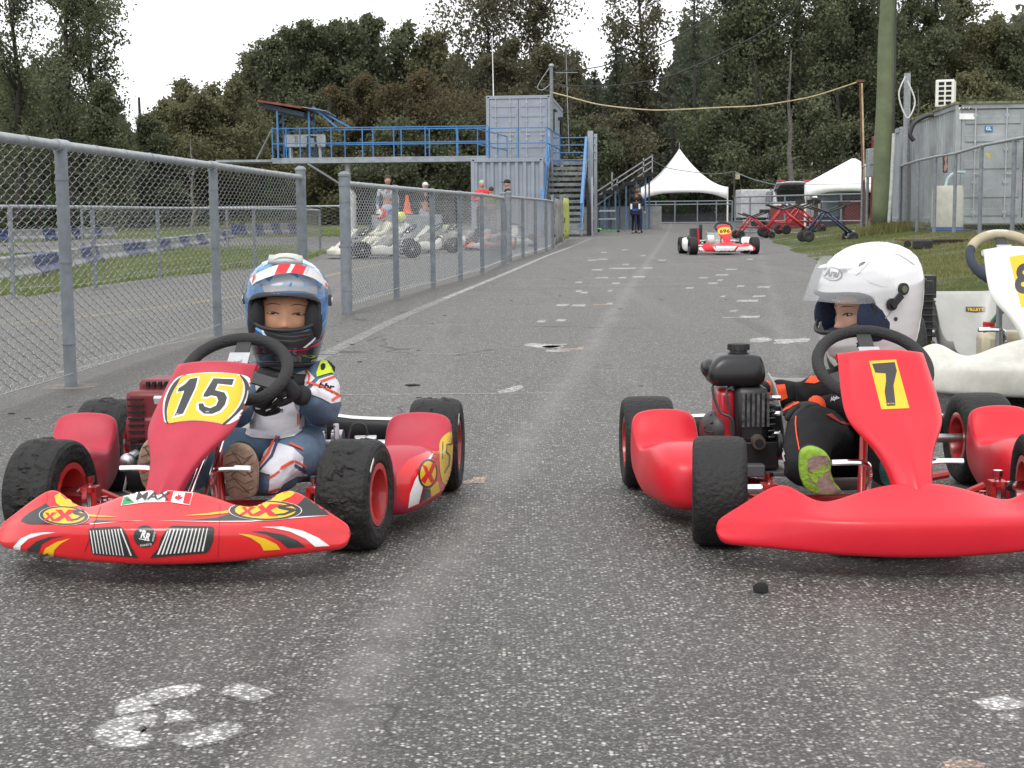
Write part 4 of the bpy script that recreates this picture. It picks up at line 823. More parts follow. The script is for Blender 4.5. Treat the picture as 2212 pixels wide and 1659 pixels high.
TR = [ # label, px, top, Y, kind, leaf, wide, dens, crown base
 ('tall ragged dark tree at the far left edge of the frame', 18, -140, 74, 'pop', 'green', .9, .45, .25), ('twin stemmed tall dark tree left of the big sky gap', 130, -130, 72, 'pop', 'green', 1.0, .75, .2),
 ('tall dark tree overhanging the big sky gap on its left', 185, -150, 76, 'pop', 'green', 1.05, .75, .12), ('low leafy dark tree between the two tall left trees', 70, 130, 80, 'dec', 'green', 1.0, .8, .05),
 ('smaller thin dark tree at the left edge of the sky gap', 232, 150, 70, 'pop', 'green', .8, .9, .02), ('dark round tree low in the left corner above the fence rail', 5, 180, 85, 'dec', 'green', 1.1, .9, 0),
 ('small dark green tree at the bottom of the big sky gap', 300, 238, 84, 'dec', 'green', 1.1, 1.2, 0), ('olive bushy tree right of the bottom of the sky gap', 365, 205, 92, 'dec', 'olive', 1.2, 1.3, 0),
 ('sparse pale topped tree rising right of the sky gap', 395, 150, 104, 'pop', 'olive', .9, .35, .2), ('olive round tree above the left end of the walkway', 440, 200, 90, 'dec', 'olive', 1.3, 1.3, 0),
 ('olive green tree with thin twigs left of the slanting roof', 505, 160, 94, 'dec', 'olive', 1.2, 1.3, .02), ('grey green poplar with airy top left of the highest trees', 545, 92, 108, 'pop', 'olive', 1.0, .6, .1),
 ('dark green tall poplar above the slanting roof', 612, 68, 104, 'pop', 'green', 1.3, 1.1, .05), ('dark green poplar, widest of the group over the walkway', 665, 22, 102, 'pop', 'green', 1.3, 1.2, .05),
 ('dark green poplar with double top over the walkway', 730, 28, 104, 'pop', 'green', 1.2, 1.2, .05), ('tall dense dark poplar left of the small sky hole', 790, 14, 103, 'pop', 'green', 1.2, 1.1, .05),
 ('loose green poplar right of the small sky hole', 872, 28, 106, 'pop', 'green', 1.0, .7, .1), ('green poplar between the sky hole and the gnarled tree', 930, 52, 104, 'pop', 'olive', 1.1, .9, .05),
 ('orange brown maple behind the middle of the walkway', 770, 150, 88, 'dec', 'rust', 1.0, 1.1, .1), ('rust coloured maple, brightest autumn tree left of the container', 905, 150, 86, 'dec', 'rust', 1.3, 1.15, .1),
 ('low green tree behind the walkway beside the container', 850, 250, 82, 'dec', 'green', 1.3, 1.2, 0), ('dark green low tree just left of the lower container', 960, 238, 83, 'dec', 'green', 1.3, 1.2, 0),
 ('olive low tree behind the left part of the walkway', 700, 240, 84, 'dec', 'olive', 1.3, 1.2, 0), ('gnarled half bare tree with crooked limbs over the upper container', 1045, -40, 96, 'pop', 'brown', 1.5, .55, .3),
 ('brown green tree behind the upper container', 1095, 62, 92, 'dec', 'brown', 1.1, 1.0, .05), ('half bare tree reaching out of the frame right of the upper container', 1165, -60, 98, 'pop', 'brown', 1.2, .5, .3),
 ('brown autumn tree right of the service mast', 1180, 90, 90, 'dec', 'brown', 1.0, 1.0, .05), ('small dark conifer top left of the pointed conifer', 1245, 100, 104, 'con', 'conifer', 1.2, 1.1, .05),
 ('low dark conifer beside the gap of sky', 1285, 145, 104, 'con', 'conifer', 1.3, 1.1, .05), ('pointed dark conifer rising right of the second sky gap', 1330, 45, 94, 'con', 'conifer', 1.35, 1.3, .05),
 ('tall airy tree with bare forks right of the pointed conifer', 1385, -110, 92, 'pop', 'brown', 1.0, .55, .15), ('big dark conifer behind the peak of the white tent', 1500, -60, 90, 'con', 'conifer', 1.35, 1.2, .05),
 ('tall dark leafy tree right of the big conifer', 1560, -100, 96, 'pop', 'green', 1.3, 1.0, .05), ('dark tall poplar behind the bare grey tree', 1635, -90, 94, 'pop', 'green', 1.2, .95, .08),
 ('tall dark tree with sky holes left of the rusty post', 1715, -110, 96, 'pop', 'green', 1.3, .85, .1), ('tall dark tree behind the rusty post', 1790, -100, 93, 'pop', 'green', 1.2, 1.0, .05),
 ('tall green tree directly left of the wooden pole', 1855, -90, 95, 'pop', 'green', 1.2, .95, .05), ('dark tall tree directly right of the wooden pole', 1960, -110, 92, 'pop', 'green', 1.2, .95, .05),
 ('tall tree above the grey service mast on the right', 2020, -80, 95, 'pop', 'green', 1.1, .9, .05), ('airy tall tree over the air conditioner', 2075, -60, 98, 'pop', 'olive', .9, .6, .1),
 ('olive tree top right of the air conditioner', 2140, 15, 96, 'pop', 'olive', 1.2, 1.1, .02), ('dark tree at the right edge of the frame', 2195, 30, 94, 'pop', 'green', 1.2, 1.1, .02),
 ('olive low tree above the right hand container roof', 2110, 140, 84, 'dec', 'olive', 1.2, 1.2, 0), ('low brown tree behind the stepped stand', 1330, 230, 84, 'dec', 'brown', 1.2, 1.1, 0),
 ('low dark tree behind the right eave of the peaked tent', 1590, 190, 84, 'dec', 'green', 1.3, 1.1, 0), ('low dark tree behind the open car', 1740, 190, 83, 'dec', 'green', 1.2, 1.1, 0), ('low brown green tree right of the tower stairs', 1255, 250, 82, 'dec', 'green', 1.1, 1.1, 0)]
for i, (lb_, px_, pt_, Y_, kd, lf, wd, dn, cbs) in enumerate(TR): tree(lb_, px_, pt_, Y_, kd, lf, wd, dn, cbs, seed=i)
tree('bare pale grey tree standing out against the dark woods behind the open car', 1708, 60, 72, 'bare', 'green', .9, 0, .55, seed=91, bark=M('grey dead bark', (.12, .11, .10), .9, var=.25), cat='tree')
tree('small bare forked white tree above the fence rail left of the walkway', 410, 268, 66, 'bare', 'green', 1.2, 0, .1, seed=92, bark=BARKL)
tree('bare grey twigs behind the service mast on the right', 1985, 150, 70, 'bare', 'green', 1.0, 0, .3, seed=93, bark=MATS['grey dead bark'])
# the wood behind reads as one mass
wm = MB(); rr = random.Random(77)
sky_l = [(-200, 100), (0, 150), (100, 170), (240, 250), (275, 300), (330, 262), (480, 215), (600, 130), (700, 80), (820, 90), (860, 170), (900, 120), (1000, 120), (1050, 130), (1150, 130), (1230, 150), (1300, 175), (1340, 140), (1420, 190), (1480, 60), (1650, 40), (1700, 120), (1720, 60), (1900, 20), (2060, 60), (2100, 60), (2260, 60), (2400, 100)]
for i in range(150000):
    px_ = rr.uniform(-260, 2420) if i < 118000 else (rr.uniform(-1300, -260) if i % 2 else rr.uniform(2420, 3300)); Yw = rr.uniform(106, 128); top = lerpt(sky_l, px_) + 22 * math.sin(px_ * .045) + 14 * math.sin(px_ * .13 + 1) + rr.gauss(0, 9); py_ = top + (470 - top) * (rr.random() ** .9)
    p = P(px_, py_, Yw); leaves(wm, p, 1, .1, .52, rr)
tag(wm.build('woodland', leafmat('deep wood leaves', (.078, .086, .064), (.150, .155, .110)), fix=False, smooth=0), 'dark mass of the wood behind the front trees', 'woodland', kind='stuff')
# trunks seen between the trees
for i, (x, t_) in enumerate(((160, 240), (300, 330), (700, 330), (990, 380), (1500, 250), (1620, 260), (1655, 300), (1450, 330), (1290, 340), (1820, 300))):
    r0 = empty('tree_trunk', P(x, 455, 86) , 0, f'{ORD[i]} slender dark trunk from the left standing in front of the undergrowth', 'tree', 'slender trunks in the wood'); a = P(x, 462, 86); a.z = T(a.x, 86) - .2; b = P(x + (i % 3 - 1) * 14, t_ - 120, 86); mb = MB(); mb.tube([a, a.lerp(b, .5) + Vector((.15 * (i % 2), 0, 0)), b], [.16, .12, .07], 7); mb.build('trunk', BARK, r0, world=True)
# brambles and undergrowth in front of the wood
ub = MB()
for i in range(17000):
    px_ = rr.uniform(-100, 2300); Yw = rr.uniform(88, 101); x = P(px_, 450, Yw).x; z = T(x, Yw) + abs(rr.gauss(0, .55)) * (1.2 + .8 * math.sin(px_ * .02) * math.sin(px_ * .007)); leaves(ub, Vector((x, Yw, z)), 1, .05, .42, rr)
tag(ub.build('undergrowth', leafmat('bramble leaves', (.025, .055, .016), (.06, .105, .03)), fix=False, smooth=0), 'low green bramble band along the foot of the wood', 'undergrowth', kind='stuff')
# ------------------------------------------------------------------ grass blades
def grass(name, label, region, n, hgt, wid, mat, seed):
    g = MB(); r = random.Random(seed); c = 0
    while c < n:
        x, y = region(r)
        if x is None: continue
        c += 1; z = T(x, y); h = hgt * r.uniform(.4, 1.3); a = r.random() * 6.28; w = wid * r.uniform(.7, 1.4); dx, dy = math.cos(a) * w, math.sin(a) * w; lx, ly = r.gauss(0, .35) * h, r.gauss(0, .35) * h
        g.add([(x - dx, y - dy, z), (x + dx, y + dy, z), (x + lx, y + ly, z + h)], [(0, 1, 2)])
    tag(g.build(name, mat, fix=False, smooth=0), label, 'grass', kind='stuff')
LEP = [(p[1], p[0]) for p in left_edge[:10]]
def regL(r):
    y = r.uniform(11, 36); x = r.uniform(-14, -1); e = lerpt(LEP, y) if y < 31 else -5
    if x > e - .05: return None, None
    if mnoise.noise(Vector((x * .8, y * .8, 0))) < -.35 or (-13 < x and y > 30 and x < -9): return None, None
    return x, y
GL1 = leafmat('bright grass blades', (.13, .23, .045), (.23, .36, .09), (.32, .32, .14)); GL2 = leafmat('bank grass blades', (.14, .18, .045), (.26, .29, .09), (.29, .25, .13))
grass('grass', 'bright green grass strip beyond the left lane', regL, 80000, .11, .008, GL1, 1)
def regL2(r):
    y = r.uniform(30, 70); x = r.uniform(-28, -4)
    return (x, y) if (x < -15 or y > 54) and y > 46 + 0 * x else (None, None)
grass('grass', 'yellow green grass around the distant barriers on the left', regL2, 26000, .12, .02, GL1, 2)
def regR(r):
    y = r.uniform(8, 56) if r.random() < .35 else r.uniform(9, 30); e = lerpt(E_R, y); x = e + r.random() ** .8 * (9 if y > 20 else 5)
    if mnoise.noise(Vector((x * .5, y * .25, 3))) < -.12 and r.random() < .8: return None, None
    return (x, y) if x > e + .06 else (None, None)
grass('grass', 'patchy grass on the bank at the right of the track', regR, 70000, .045, .007, GL2, 3)
def regP(r): a = r.random() * 6.28; d = abs(r.gauss(0, .5)); c = P(1902, 490, 35); return c.x + math.cos(a) * d, 34.6 + math.sin(a) * d
grass('grass', 'long grass tuft around the foot of the wooden pole', regP, 2600, .22, .012, GL2, 4)
def regT(r):
    y = r.uniform(86, 100); return r.uniform(-20, 34), y
grass('grass', 'rough grass of the field behind the tent', regT, 26000, .3, .03, GL2, 5)
# ================================================================== karts
RED = M('bright red bodywork plastic', (.64, .012, .028), .38, var=.05, scale=5, spec=.42, coat=.10, bump=.05, bscale=14); REDF = M('faded red bodywork plastic', (.46, .030, .058), .46, var=.08, scale=9, spec=.42, bump=.06, bscale=16)
REDG = M('glossy red sticker film', (.66, .012, .018), .18, var=.03, scale=3, coat=.5); REDM = M('red painted steel', (.45, .02, .02), .3, var=.06, scale=6, coat=.4)
WHB = M('scuffed white bodywork plastic', (.70, .70, .66), .45, var=.07, scale=5); WHB2 = M('dirty white bodywork plastic', (.56, .555, .50), .5, var=.14, scale=6)
RUB = MATS['tyre rubber']; TREADR = M('worn slick tread', (.009, .0088, .0088), .66, var=.25, scale=26, bump=.55, bscale=90); PEEL = M('peeling slick tread', (.010, .0098, .0096), .68, var=.3, scale=30, bump=1, bscale=45)
CHR = M('chrome', (.85, .86, .88), .10, 1, var=.02); ALU = M('brushed aluminium', (.55, .56, .58), .32, .9, var=.08, scale=20); BLKP = MATS['black plastic']; GRIP = M('black foam grip', (.022, .022, .023), .75, var=.15, scale=60, bump=.5, bscale=200)
STK_Y = M('yellow sticker', (.78, .46, .01), .3, var=.03, coat=.3); STK_K = M('black sticker', (.028, .028, .030), .28, var=.06, coat=.3); STK_W = M('white sticker', (.78, .78, .77), .3, var=.03, coat=.3); STK_R = M('red sticker', (.62, .02, .03), .3, var=.03); STK_G = M('green sticker', (.03, .30, .10), .3, var=.05)
SEATM = M('grey fibreglass', (.36, .36, .34), .4, var=.10, scale=8); MAROON = M('maroon engine shroud', (.16, .012, .020), .45, var=.08, scale=8); ENGK = M('black engine casing', (.012, .0125, .014), .38, var=.1, scale=10)
IRON = M('dark engine metal', (.06, .06, .062), .45, .5, var=.25, scale=25)
def mirror(tab): return [(-a,) + tuple(r) for a, *r in tab[::-1] if a > 0] + tab
BUMP = [ # |u|, top z, top y, crease z, crease y, bottom z, bottom y
 (0, .186, .120, .128, .000, .048, .012), (.14, .184, .121, .128, .002, .048, .013), (.28, .170, .122, .127, .008, .050, .018), (.40, .153, .118, .126, .018, .051, .026), (.49, .146, .118, .125, .030, .052, .036),
 (.57, .160, .128, .124, .045, .053, .048), (.66, .184, .145, .122, .062, .054, .062), (.74, .176, .152, .116, .080, .055, .078), (.84, .150, .156, .110, .104, .055, .098), (.92, .128, .160, .100, .126, .054, .118), (.99, .110, .164, .090, .146, .053, .138)]
def bumper(parent, mat, hw=.372, s=1, name='front_bumper', lift=0):
    rows = []
    for u, zt, yt, zc, yc, zb, yb in mirror(BUMP):
        x = u * hw; zt += lift * max(0, 1 - abs(u) * 2); dy = yc - yb
        prof = [(x, yt + .06, zb + .02), (x * .99, yb + .03, zb - .004), (x, yb, zb), (x, yb - .004 + dy * .1, zb + .012), (x, yb + (yc - yb) * .55 - .004, zb + (zc - zb) * .5), (x, yc + .0005, zc - .010), (x, yc + .006, zc + .002),
                (x, yc + (yt - yc) * .35, zc + (zt - zc) * .30), (x, yc + (yt - yc) * .72, zc + (zt - zc) * .68), (x, yt - .006, zt - .002), (x, yt + .004, zt), (x, yt + .012, zt - .012), (x, yt + .012, zt - .04)]
        rows.append(prof)
    mb = MB(); mb.grid([[Vector(p) * s for p in r] for r in rows], cu=True, caps=False)
    # rounded tips
    for r in (rows[0], rows[-1]):
        sg = -1 if r[0][0] < 0 else 1; c = Vector((sum(p[0] for p in r) / len(r), sum(p[1] for p in r) / len(r), sum(p[2] for p in r) / len(r)))
        mid = [(Vector(p).lerp(c, .35) + Vector((sg * .010, 0, 0))) * s for p in r]; mid2 = [(Vector(p).lerp(c, .9) + Vector((sg * .014, 0, 0))) * s for p in r]
        mb.grid([[Vector(p) * s for p in r], mid, mid2], cu=True); n = len(mb.v); mb.f.append([n - len(r) + k for k in range(len(r))]); mb.mi.append(0)
    return mb.build(name, mat, parent, sub=2)
FAIR = [ # z, y, half width, bulge, arc
 (.158, .118, .041, .020, 0), (.185, .132, .043, .022, 0), (.217, .158, .052, .022, 0), (.243, .182, .066, .020, 0), (.269, .207, .088, .019, 0), (.291, .229, .100, .018, .0), (.314, .250, .103, .014, 0), (.345, .275, .1015, .012, 0), (.375, .298, .0985, .011, .002), (.402, .317, .0955, .010, .006), (.4175, .328, .0935, .009, .010), (.4205, .334, .0925, .008, .0105)]
def fairing(parent, mat, fs=1, s=1, name='front_panel', shx=0):
    rows = []
    for z, y, hw, bl, arc in FAIR:
        row = []
        for i in range(-6, 7):
            c = i / 6; yy = y - bl * (1 - abs(c) ** 2.2); rid = .010 * math.exp(-(c / .28) ** 2) * max(0, min(1, (.34 - z) / .06)); side = .022 * max(0, abs(c) - .85) / .15
            row.append((Vector((hw * c * fs + shx * ((z - .158) / .26 * 3.1 - 1), .118 + (y - .118) * 1.33 + (yy - y) - rid + side, .158 + (z + arc * (1 - c * c) - .158) * (1 + (fs - 1) * .55)))) * s)
        rows.append(row)
    top = [p + Vector((0, .012, -.002)) * s for p in rows[-1]]; top2 = [p + Vector((0, .014, -.022)) * s for p in rows[-1]]
    mb = MB(); mb.grid(rows + [top, top2]); return mb.build(name, mat, parent, sub=2, solid=.004 * s)
POD = [ # y, z bottom, z top, x inner, x outer
 (.515, .080, .120, .250, .285), (.520, .058, .150, .225, .325), (.545, .042, .175, .215, .352), (.60, .036, .194, .210, .372), (.67, .034, .199, .210, .384), (.73, .036, .188, .214, .390), (.78, .038, .172, .222, .390), (.82, .042, .176, .226, .392), (.855, .050, .205, .228, .396), (.885, .062, .236, .228, .400), (.900, .075, .241, .232, .398), (.915, .09, .225, .248, .380)]
def pod(parent, mat, side, s=1, name='side_pod'):
    rows = []
    for y, zb, zt, xi, xo in POD:
        xi += .125; xo += .130; cx, cz, hx, hz = (xi + xo) / 2, (zb + zt) / 2, (xo - xi) / 2, (zt - zb) / 2; row = []
        for k in range(20):
            a = 2 * math.pi * k / 20; ca, sa = math.cos(a), math.sin(a); e = .50
            x = cx + hx * math.copysign(abs(ca) ** e, ca); z = cz + hz * math.copysign(abs(sa) ** e, sa)
            if y < .78 and sa > 0: x = cx + (x - cx) * (1 - .22 * sa)      # lobe narrows to its crest
            if y > .85 and sa > .5: x = cx + (x - cx) * (1 + .10 * sa); z += .006 * (1 - abs(ca)) * 1.4
            if .70 < y < .86 and sa > .6: z -= .010 * (1 - abs(ca) * .4)
            if y < .7 and ca > 0 and sa < 0: x -= .02 * (-sa)
            row.append(Vector((side * x, y, z)) * s)
        rows.append(row)
    mb = MB(); mb.grid(rows, cu=True, caps=True); return mb.build(name, mat, parent, sub=2)
def wheel(parent, pos, Rr, w, s=1, steer=0, side=1, rim=REDM, peel=0, name='wheel', detail=True, sticker=False):
    root = empty(name, (0, 0, 0)); root.parent = parent; root.location = Vector(pos) * s; root.rotation_euler = (0, 0, steer); Rr *= s; w *= s; hw = w / 2; rr = .068 * s
    prof = [(-hw * .80, rr), (-hw * .93, rr + .010 * s), (-hw, Rr * .80), (-hw * .97, Rr * .90), (-hw * .87, Rr * .965), (-hw * .70, Rr * .992), (-hw * .4, Rr), (0, Rr * 1.002), (hw * .4, Rr), (hw * .70, Rr * .992), (hw * .87, Rr * .965), (hw * .97, Rr * .90), (hw, Rr * .80), (hw * .93, rr + .010 * s), (hw * .80, rr)]
    mb = MB()
    if peel:
        fine = []
        for (a, b), (c, d) in zip(prof, prof[1:]):
            for k in range(7): fine.append((a + (c - a) * k / 7, b + (d - b) * k / 7))
        fine.append(prof[-1]); mb.lathe(fine, n=280); sd = pos[0] * 9 + pos[1]
        vv = []
        for v in mb.v:
            p = Vector(v); rad = math.hypot(p.y, p.z); ang = math.atan2(p.z, p.y)
            if rad > Rr * .93:
                q = Vector((p.x * 26, math.cos(ang) * 3.6, math.sin(ang) * 3.6)) + Vector((sd, 0, 0)); n_ = mnoise.noise(q) + .5 * mnoise.noise(q * 2.7) + .25 * mnoise.noise(q * 6)
                lane = math.exp(-(p.x / (hw * .55)) ** 2)
                d_ = peel * (.0050 if n_ > .16 else (.0022 if n_ > .02 else -.0006)) * lane + peel * .0006 * mnoise.noise(q * 9)
                k = (rad + d_) / rad; p.y *= k; p.z *= k
            vv.append(tuple(p))
        mb.v = vv; t = mb.build('tyre', PEEL, root, smooth=22)
    else: mb.lathe(prof, n=56); t = mb.build('tyre', TREADR, root, smooth=180)
    if sticker:
        mb2 = MB(); mb2.grid([[(side * (hw * .985 + .0012), math.sin(a) * r_, math.cos(a) * r_) for r_ in (Rr * .80, Rr * .87)] for a in [(-.9 + k * .045) for k in range(9)]]); st_ = mb2.build('label_sticker', STK_W, root, smooth=180, solid=.0006)
    # rim: outer lip and dished well
    o = side; mb = MB(); mb.lathe([(-hw * .86, rr + .002 * s), (-hw * .86, rr - .006 * s), (-hw * .2, rr - .014 * s), (hw * .2, rr - .014 * s), (hw * .86, rr - .006 * s), (hw * .86, rr + .004 * s), (hw * .90, rr + .004 * s), (hw * .90, rr - .010 * s), (hw * .3, rr - .02 * s), (-hw * .3, rr - .02 * s), (-hw * .90, rr - .01 * s), (-hw * .90, rr + .004 * s)], n=40)
    mb.lathe([(-.006 * s, .016 * s), (-.006 * s, rr - .016 * s), (.006 * s, rr - .016 * s), (.006 * s, .016 * s)], n=32); mb.build('rim', rim, root, smooth=40)
    mb = MB(); mb.cyl((-o * .02 * s, 0, 0), (o * .03 * s, 0, 0), .020 * s, 16); mb.cyl((o * .028 * s, 0, 0), (o * .036 * s, 0, 0), .011 * s, 6)
    if detail:
        for k in range(3): a = 2.1 * k; mb.cyl((0, math.cos(a) * .034 * s, math.sin(a) * .034 * s), (o * .012 * s, math.cos(a) * .034 * s, math.sin(a) * .034 * s), .006 * s, 6)
    mb.build('hub', ALU, root, smooth=40); return root, t
def steering(parent, c, Rr, s=1, tilt=R(52), flat=False, yaw=0, mats=None, label=None):
    root = empty('steering_wheel', (0, 0, 0)); root.parent = parent; root.location = Vector(c) * s; root.rotation_euler = (tilt, 0, yaw); mb = MB()
    n = 48; pts = []
    for k in range(n):
        a = 2 * math.pi * k / n; y = Rr * math.sin(a)
        if y < -Rr * .80: y = -Rr * .80 - (abs(y) - Rr * .80) * .15
        pts.append(Vector((Rr * math.cos(a), 0, 0)) * s + Vector((0, y, 0)) * s)
    mb.tube(pts, .0145 * s, 14, closed=True); g = mb.build('grip', mats or GRIP, root, smooth=180)
    mb = MB()
    for a in (R(90), R(205), R(335)): d = Vector((math.cos(a), math.sin(a), 0)); mb.bar(d * Rr * .28 * s + Vector((0, 0, -.003 * s)), d * Rr * .93 * s, .035 * s, .005 * s)
    mb.cyl((0, 0, -.012 * s), (0, 0, .006 * s), .038 * s, 20); mb.build('spokes', BLKP, root, smooth=40)
    mb = MB(); mb.box((0, .028 * s, .008 * s), (.05 * s, .06 * s, .004 * s)); mb.cyl((0, .03 * s, .008 * s), (0, .03 * s, .014 * s), .010 * s, 12); mb.build('hub_plate', ALU, root, smooth=30)
    return root
def seat(parent, s=1, mat=None, hw=.135, tall=1.0, x0=0):
    prof = [(.60, .115, .05), (.66, .075, .07), (.74, .055, .09), (.82, .055, .12), (.89, .085, .15), (.95, .15, .13), (.99, .22, .08), (1.015, .285 * tall, .035), (1.025, .31 * tall, .01)]
    rows = []
    for y, z, sw in prof:
        row = []
        for i in range(-6, 7):
            c = i / 6; a = abs(c); w = hw * (1 + .06 * a); row.append(Vector((x0 + math.copysign(w * min(1, a * 1.35) ** .9, c), y - sw * .35 * a ** 3, z + sw * 1.25 * max(0, (a - .45) / .55) ** 1.6)) * s)
        rows.append(row)
    mb = MB(); mb.grid(rows); return mb.build('seat', mat or SEATM, parent, sub=1, solid=.006 * s)
def engine_a(parent, s=1):
    root = empty('engine'); root.parent = parent; mb = MB(); mb.box((-.245, .86, .275), (.115, .14, .075)); mb.box((-.225, .92, .300), (.13, .12, .07)); mb.box((-.245, .84, .215), (.115, .12, .07)); mb.build('shroud', MAROON, root, smooth=35, bevel=.012)
    mb = MB()
    for k in range(7): mb.box((-.272, .778, .195 + k * .0165), (.040, .010, .0045))
    for k in range(5): mb.box((-.262 + k * .016, .858, .324), (.007, .02, .014))
    mb.build('cooling_slots', MATS['hole black'], root, smooth=0)
    mb = MB(); mb.box((-.205, .7985, .296), (.042, .03, .018), rot=Matrix.Rotation(.5, 3, 'X')); mb.build('paper_label', STK_W, root, smooth=0)
    mb = MB(); mb.box((-.23, .86, .13), (.13, .15, .12)); mb.box((-.2, .84, .175), (.15, .13, .012)); mb.cyl((-.30, .82, .10), (-.255, .82, .10), .055, 24)
    for k in range(8): mb.box((-.19, .86, .08 + k * .014), (.16, .16, .004))
    mb.build('crankcase', ENGK, root, smooth=35, bevel=.004); mb = MB(); mb.ell((-.295, .77, .135), (.022, .018, .022)); mb.cyl((-.295, .77, .14), (-.27, .80, .16), .012, 10); mb.tube([(-.30, .78, .10), (-.305, .76, .06), (-.28, .76, .05)], .004, 6); mb.build('carburettor', ALU, root)
    return root
def engine_b(parent, s=1):
    root = empty('engine'); root.parent = parent; mb = MB()
    # tank as a stack of rounded sections
    rows = []
    for z, hx, hy, ox, e in ((.318, .054, .056, 0, .32), (.323, .066, .066, 0, .32), (.345, .075, .072, -.001, .32), (.372, .072, .068, -.002, .34), (.392, .058, .058, .006, .4), (.399, .050, .050, .008, .45), (.401, .030, .036, .008, .8)):
        rows.append([(-.272 + ox + hx * math.copysign(abs(math.cos(a)) ** e, math.cos(a)), .80 + hy * math.copysign(abs(math.sin(a)) ** e, math.sin(a)), z) for a in [2 * math.pi * k / 28 for k in range(28)]])
    mb.grid(rows, cu=True, caps=True); mb.ell((-.337, .80, .362), (.022, .045, .026)); mb.build('fuel_tank', M('satin black tank', (.012, .0125, .014), .30, var=.08), root, smooth=180, sub=1)
    mb = MB(); mb.cyl((-.262, .80, .395), (-.262, .80, .423), .022, 24); mb.lathe([(.409, .022), (.409, .026), (.423, .0265), (.426, .02), (.426, 0)], (-.262, .80, 0), 'z', 24)
    for k in range(14): a = k * .449; mb.box((-.262 + .0265 * math.cos(a), .80 + .0265 * math.sin(a), .414), (.004, .004, .014), rz=a)
    mb.build('fuel_cap', BLKP, root, smooth=30)
    mb = MB(); mb.box((-.238, .79, .245), (.085, .12, .15)); mb.build('casing', ENGK, root, smooth=40, bevel=.018)
    mb = MB()
    for k in range(6): mb.box((-.261 + k * .0125, .729, .262), (.0065, .008, .085))
    mb.build('louvre', M('grey louvre metal', (.17, .17, .175), .4, .6, var=.4, scale=40), root, smooth=0)
    mb = MB(); mb.cyl((-.225, .735, .185), (-.225, .700, .182), .0165, 20); mb.build('exhaust_outlet', M('burnt steel', (.22, .19, .16), .45, .7, var=.3, scale=20), root); mb = MB(); mb.cyl((-.225, .698, .182), (-.225, .7005, .182), .011, 16); mb.build('exhaust_hole', MATS['hole black'], root)
    mb = MB(); mb.box((-.300, .80, .235), (.045, .11, .15)); mb.build('fan_shroud', M('engine red', (.42, .012, .025), .35, coat=.2), root, smooth=35, bevel=.014)
    mb = MB(); mb.lathe([(-.02, .0), (-.018, .03), (0, .047), (.012, .05)], (-.335, .78, .205), 'x', 28, rot=Matrix.Rotation(.35, 3, 'Z')); 
    for k in range(10): a = k * .628; mb.bar((-.352, .78 + .012 * math.cos(a), .205 + .012 * math.sin(a)), (-.336, .78 + .045 * math.cos(a), .205 + .045 * math.sin(a)), .003, .003)
    mb.build('recoil_starter', BLKP, root, smooth=180)
    mb = MB(); mb.box((-.23, .80, .145), (.12, .14, .07)); mb.box((-.18, .83, .20), (.05, .11, .13))
    for k in range(9): mb.box((-.188, .76, .16 + k * .016), (.02, .06, .006))
    mb.cyl((-.175, .74, .17), (-.16, .74, .17), .03, 20); mb.build('crankcase', ENGK, root, smooth=35, bevel=.005)
    mb = MB(); mb.box((-.235, .80, .100), (.17, .17, .012)); mb.box((-.235, .72, .112), (.05, .05, .03)); mb.build('mount_plate', M('grey mount plate', (.13, .13, .14), .5, .4), root, smooth=0, bevel=.003)
    mb = MB()
    for z in (.155, .20, .25, .29): mb.cyl((-.186, .745, z), (-.165, .745, z), .006, 8)
    mb.build('bolts', CHR, root); mb = MB(); mb.tube(curve_pts([(-.30, .77, .335), (-.335, .75, .32), (-.32, .73, .26), (-.29, .72, .24), (-.285, .72, .18)], 6), .0035, 6); mb.tube(curve_pts([(-.28, .77, .325), (-.302, .735, .31), (-.296, .725, .26), (-.29, .72, .20)], 6), .003, 6); mb.build('cable', BLKP, root)
    return root
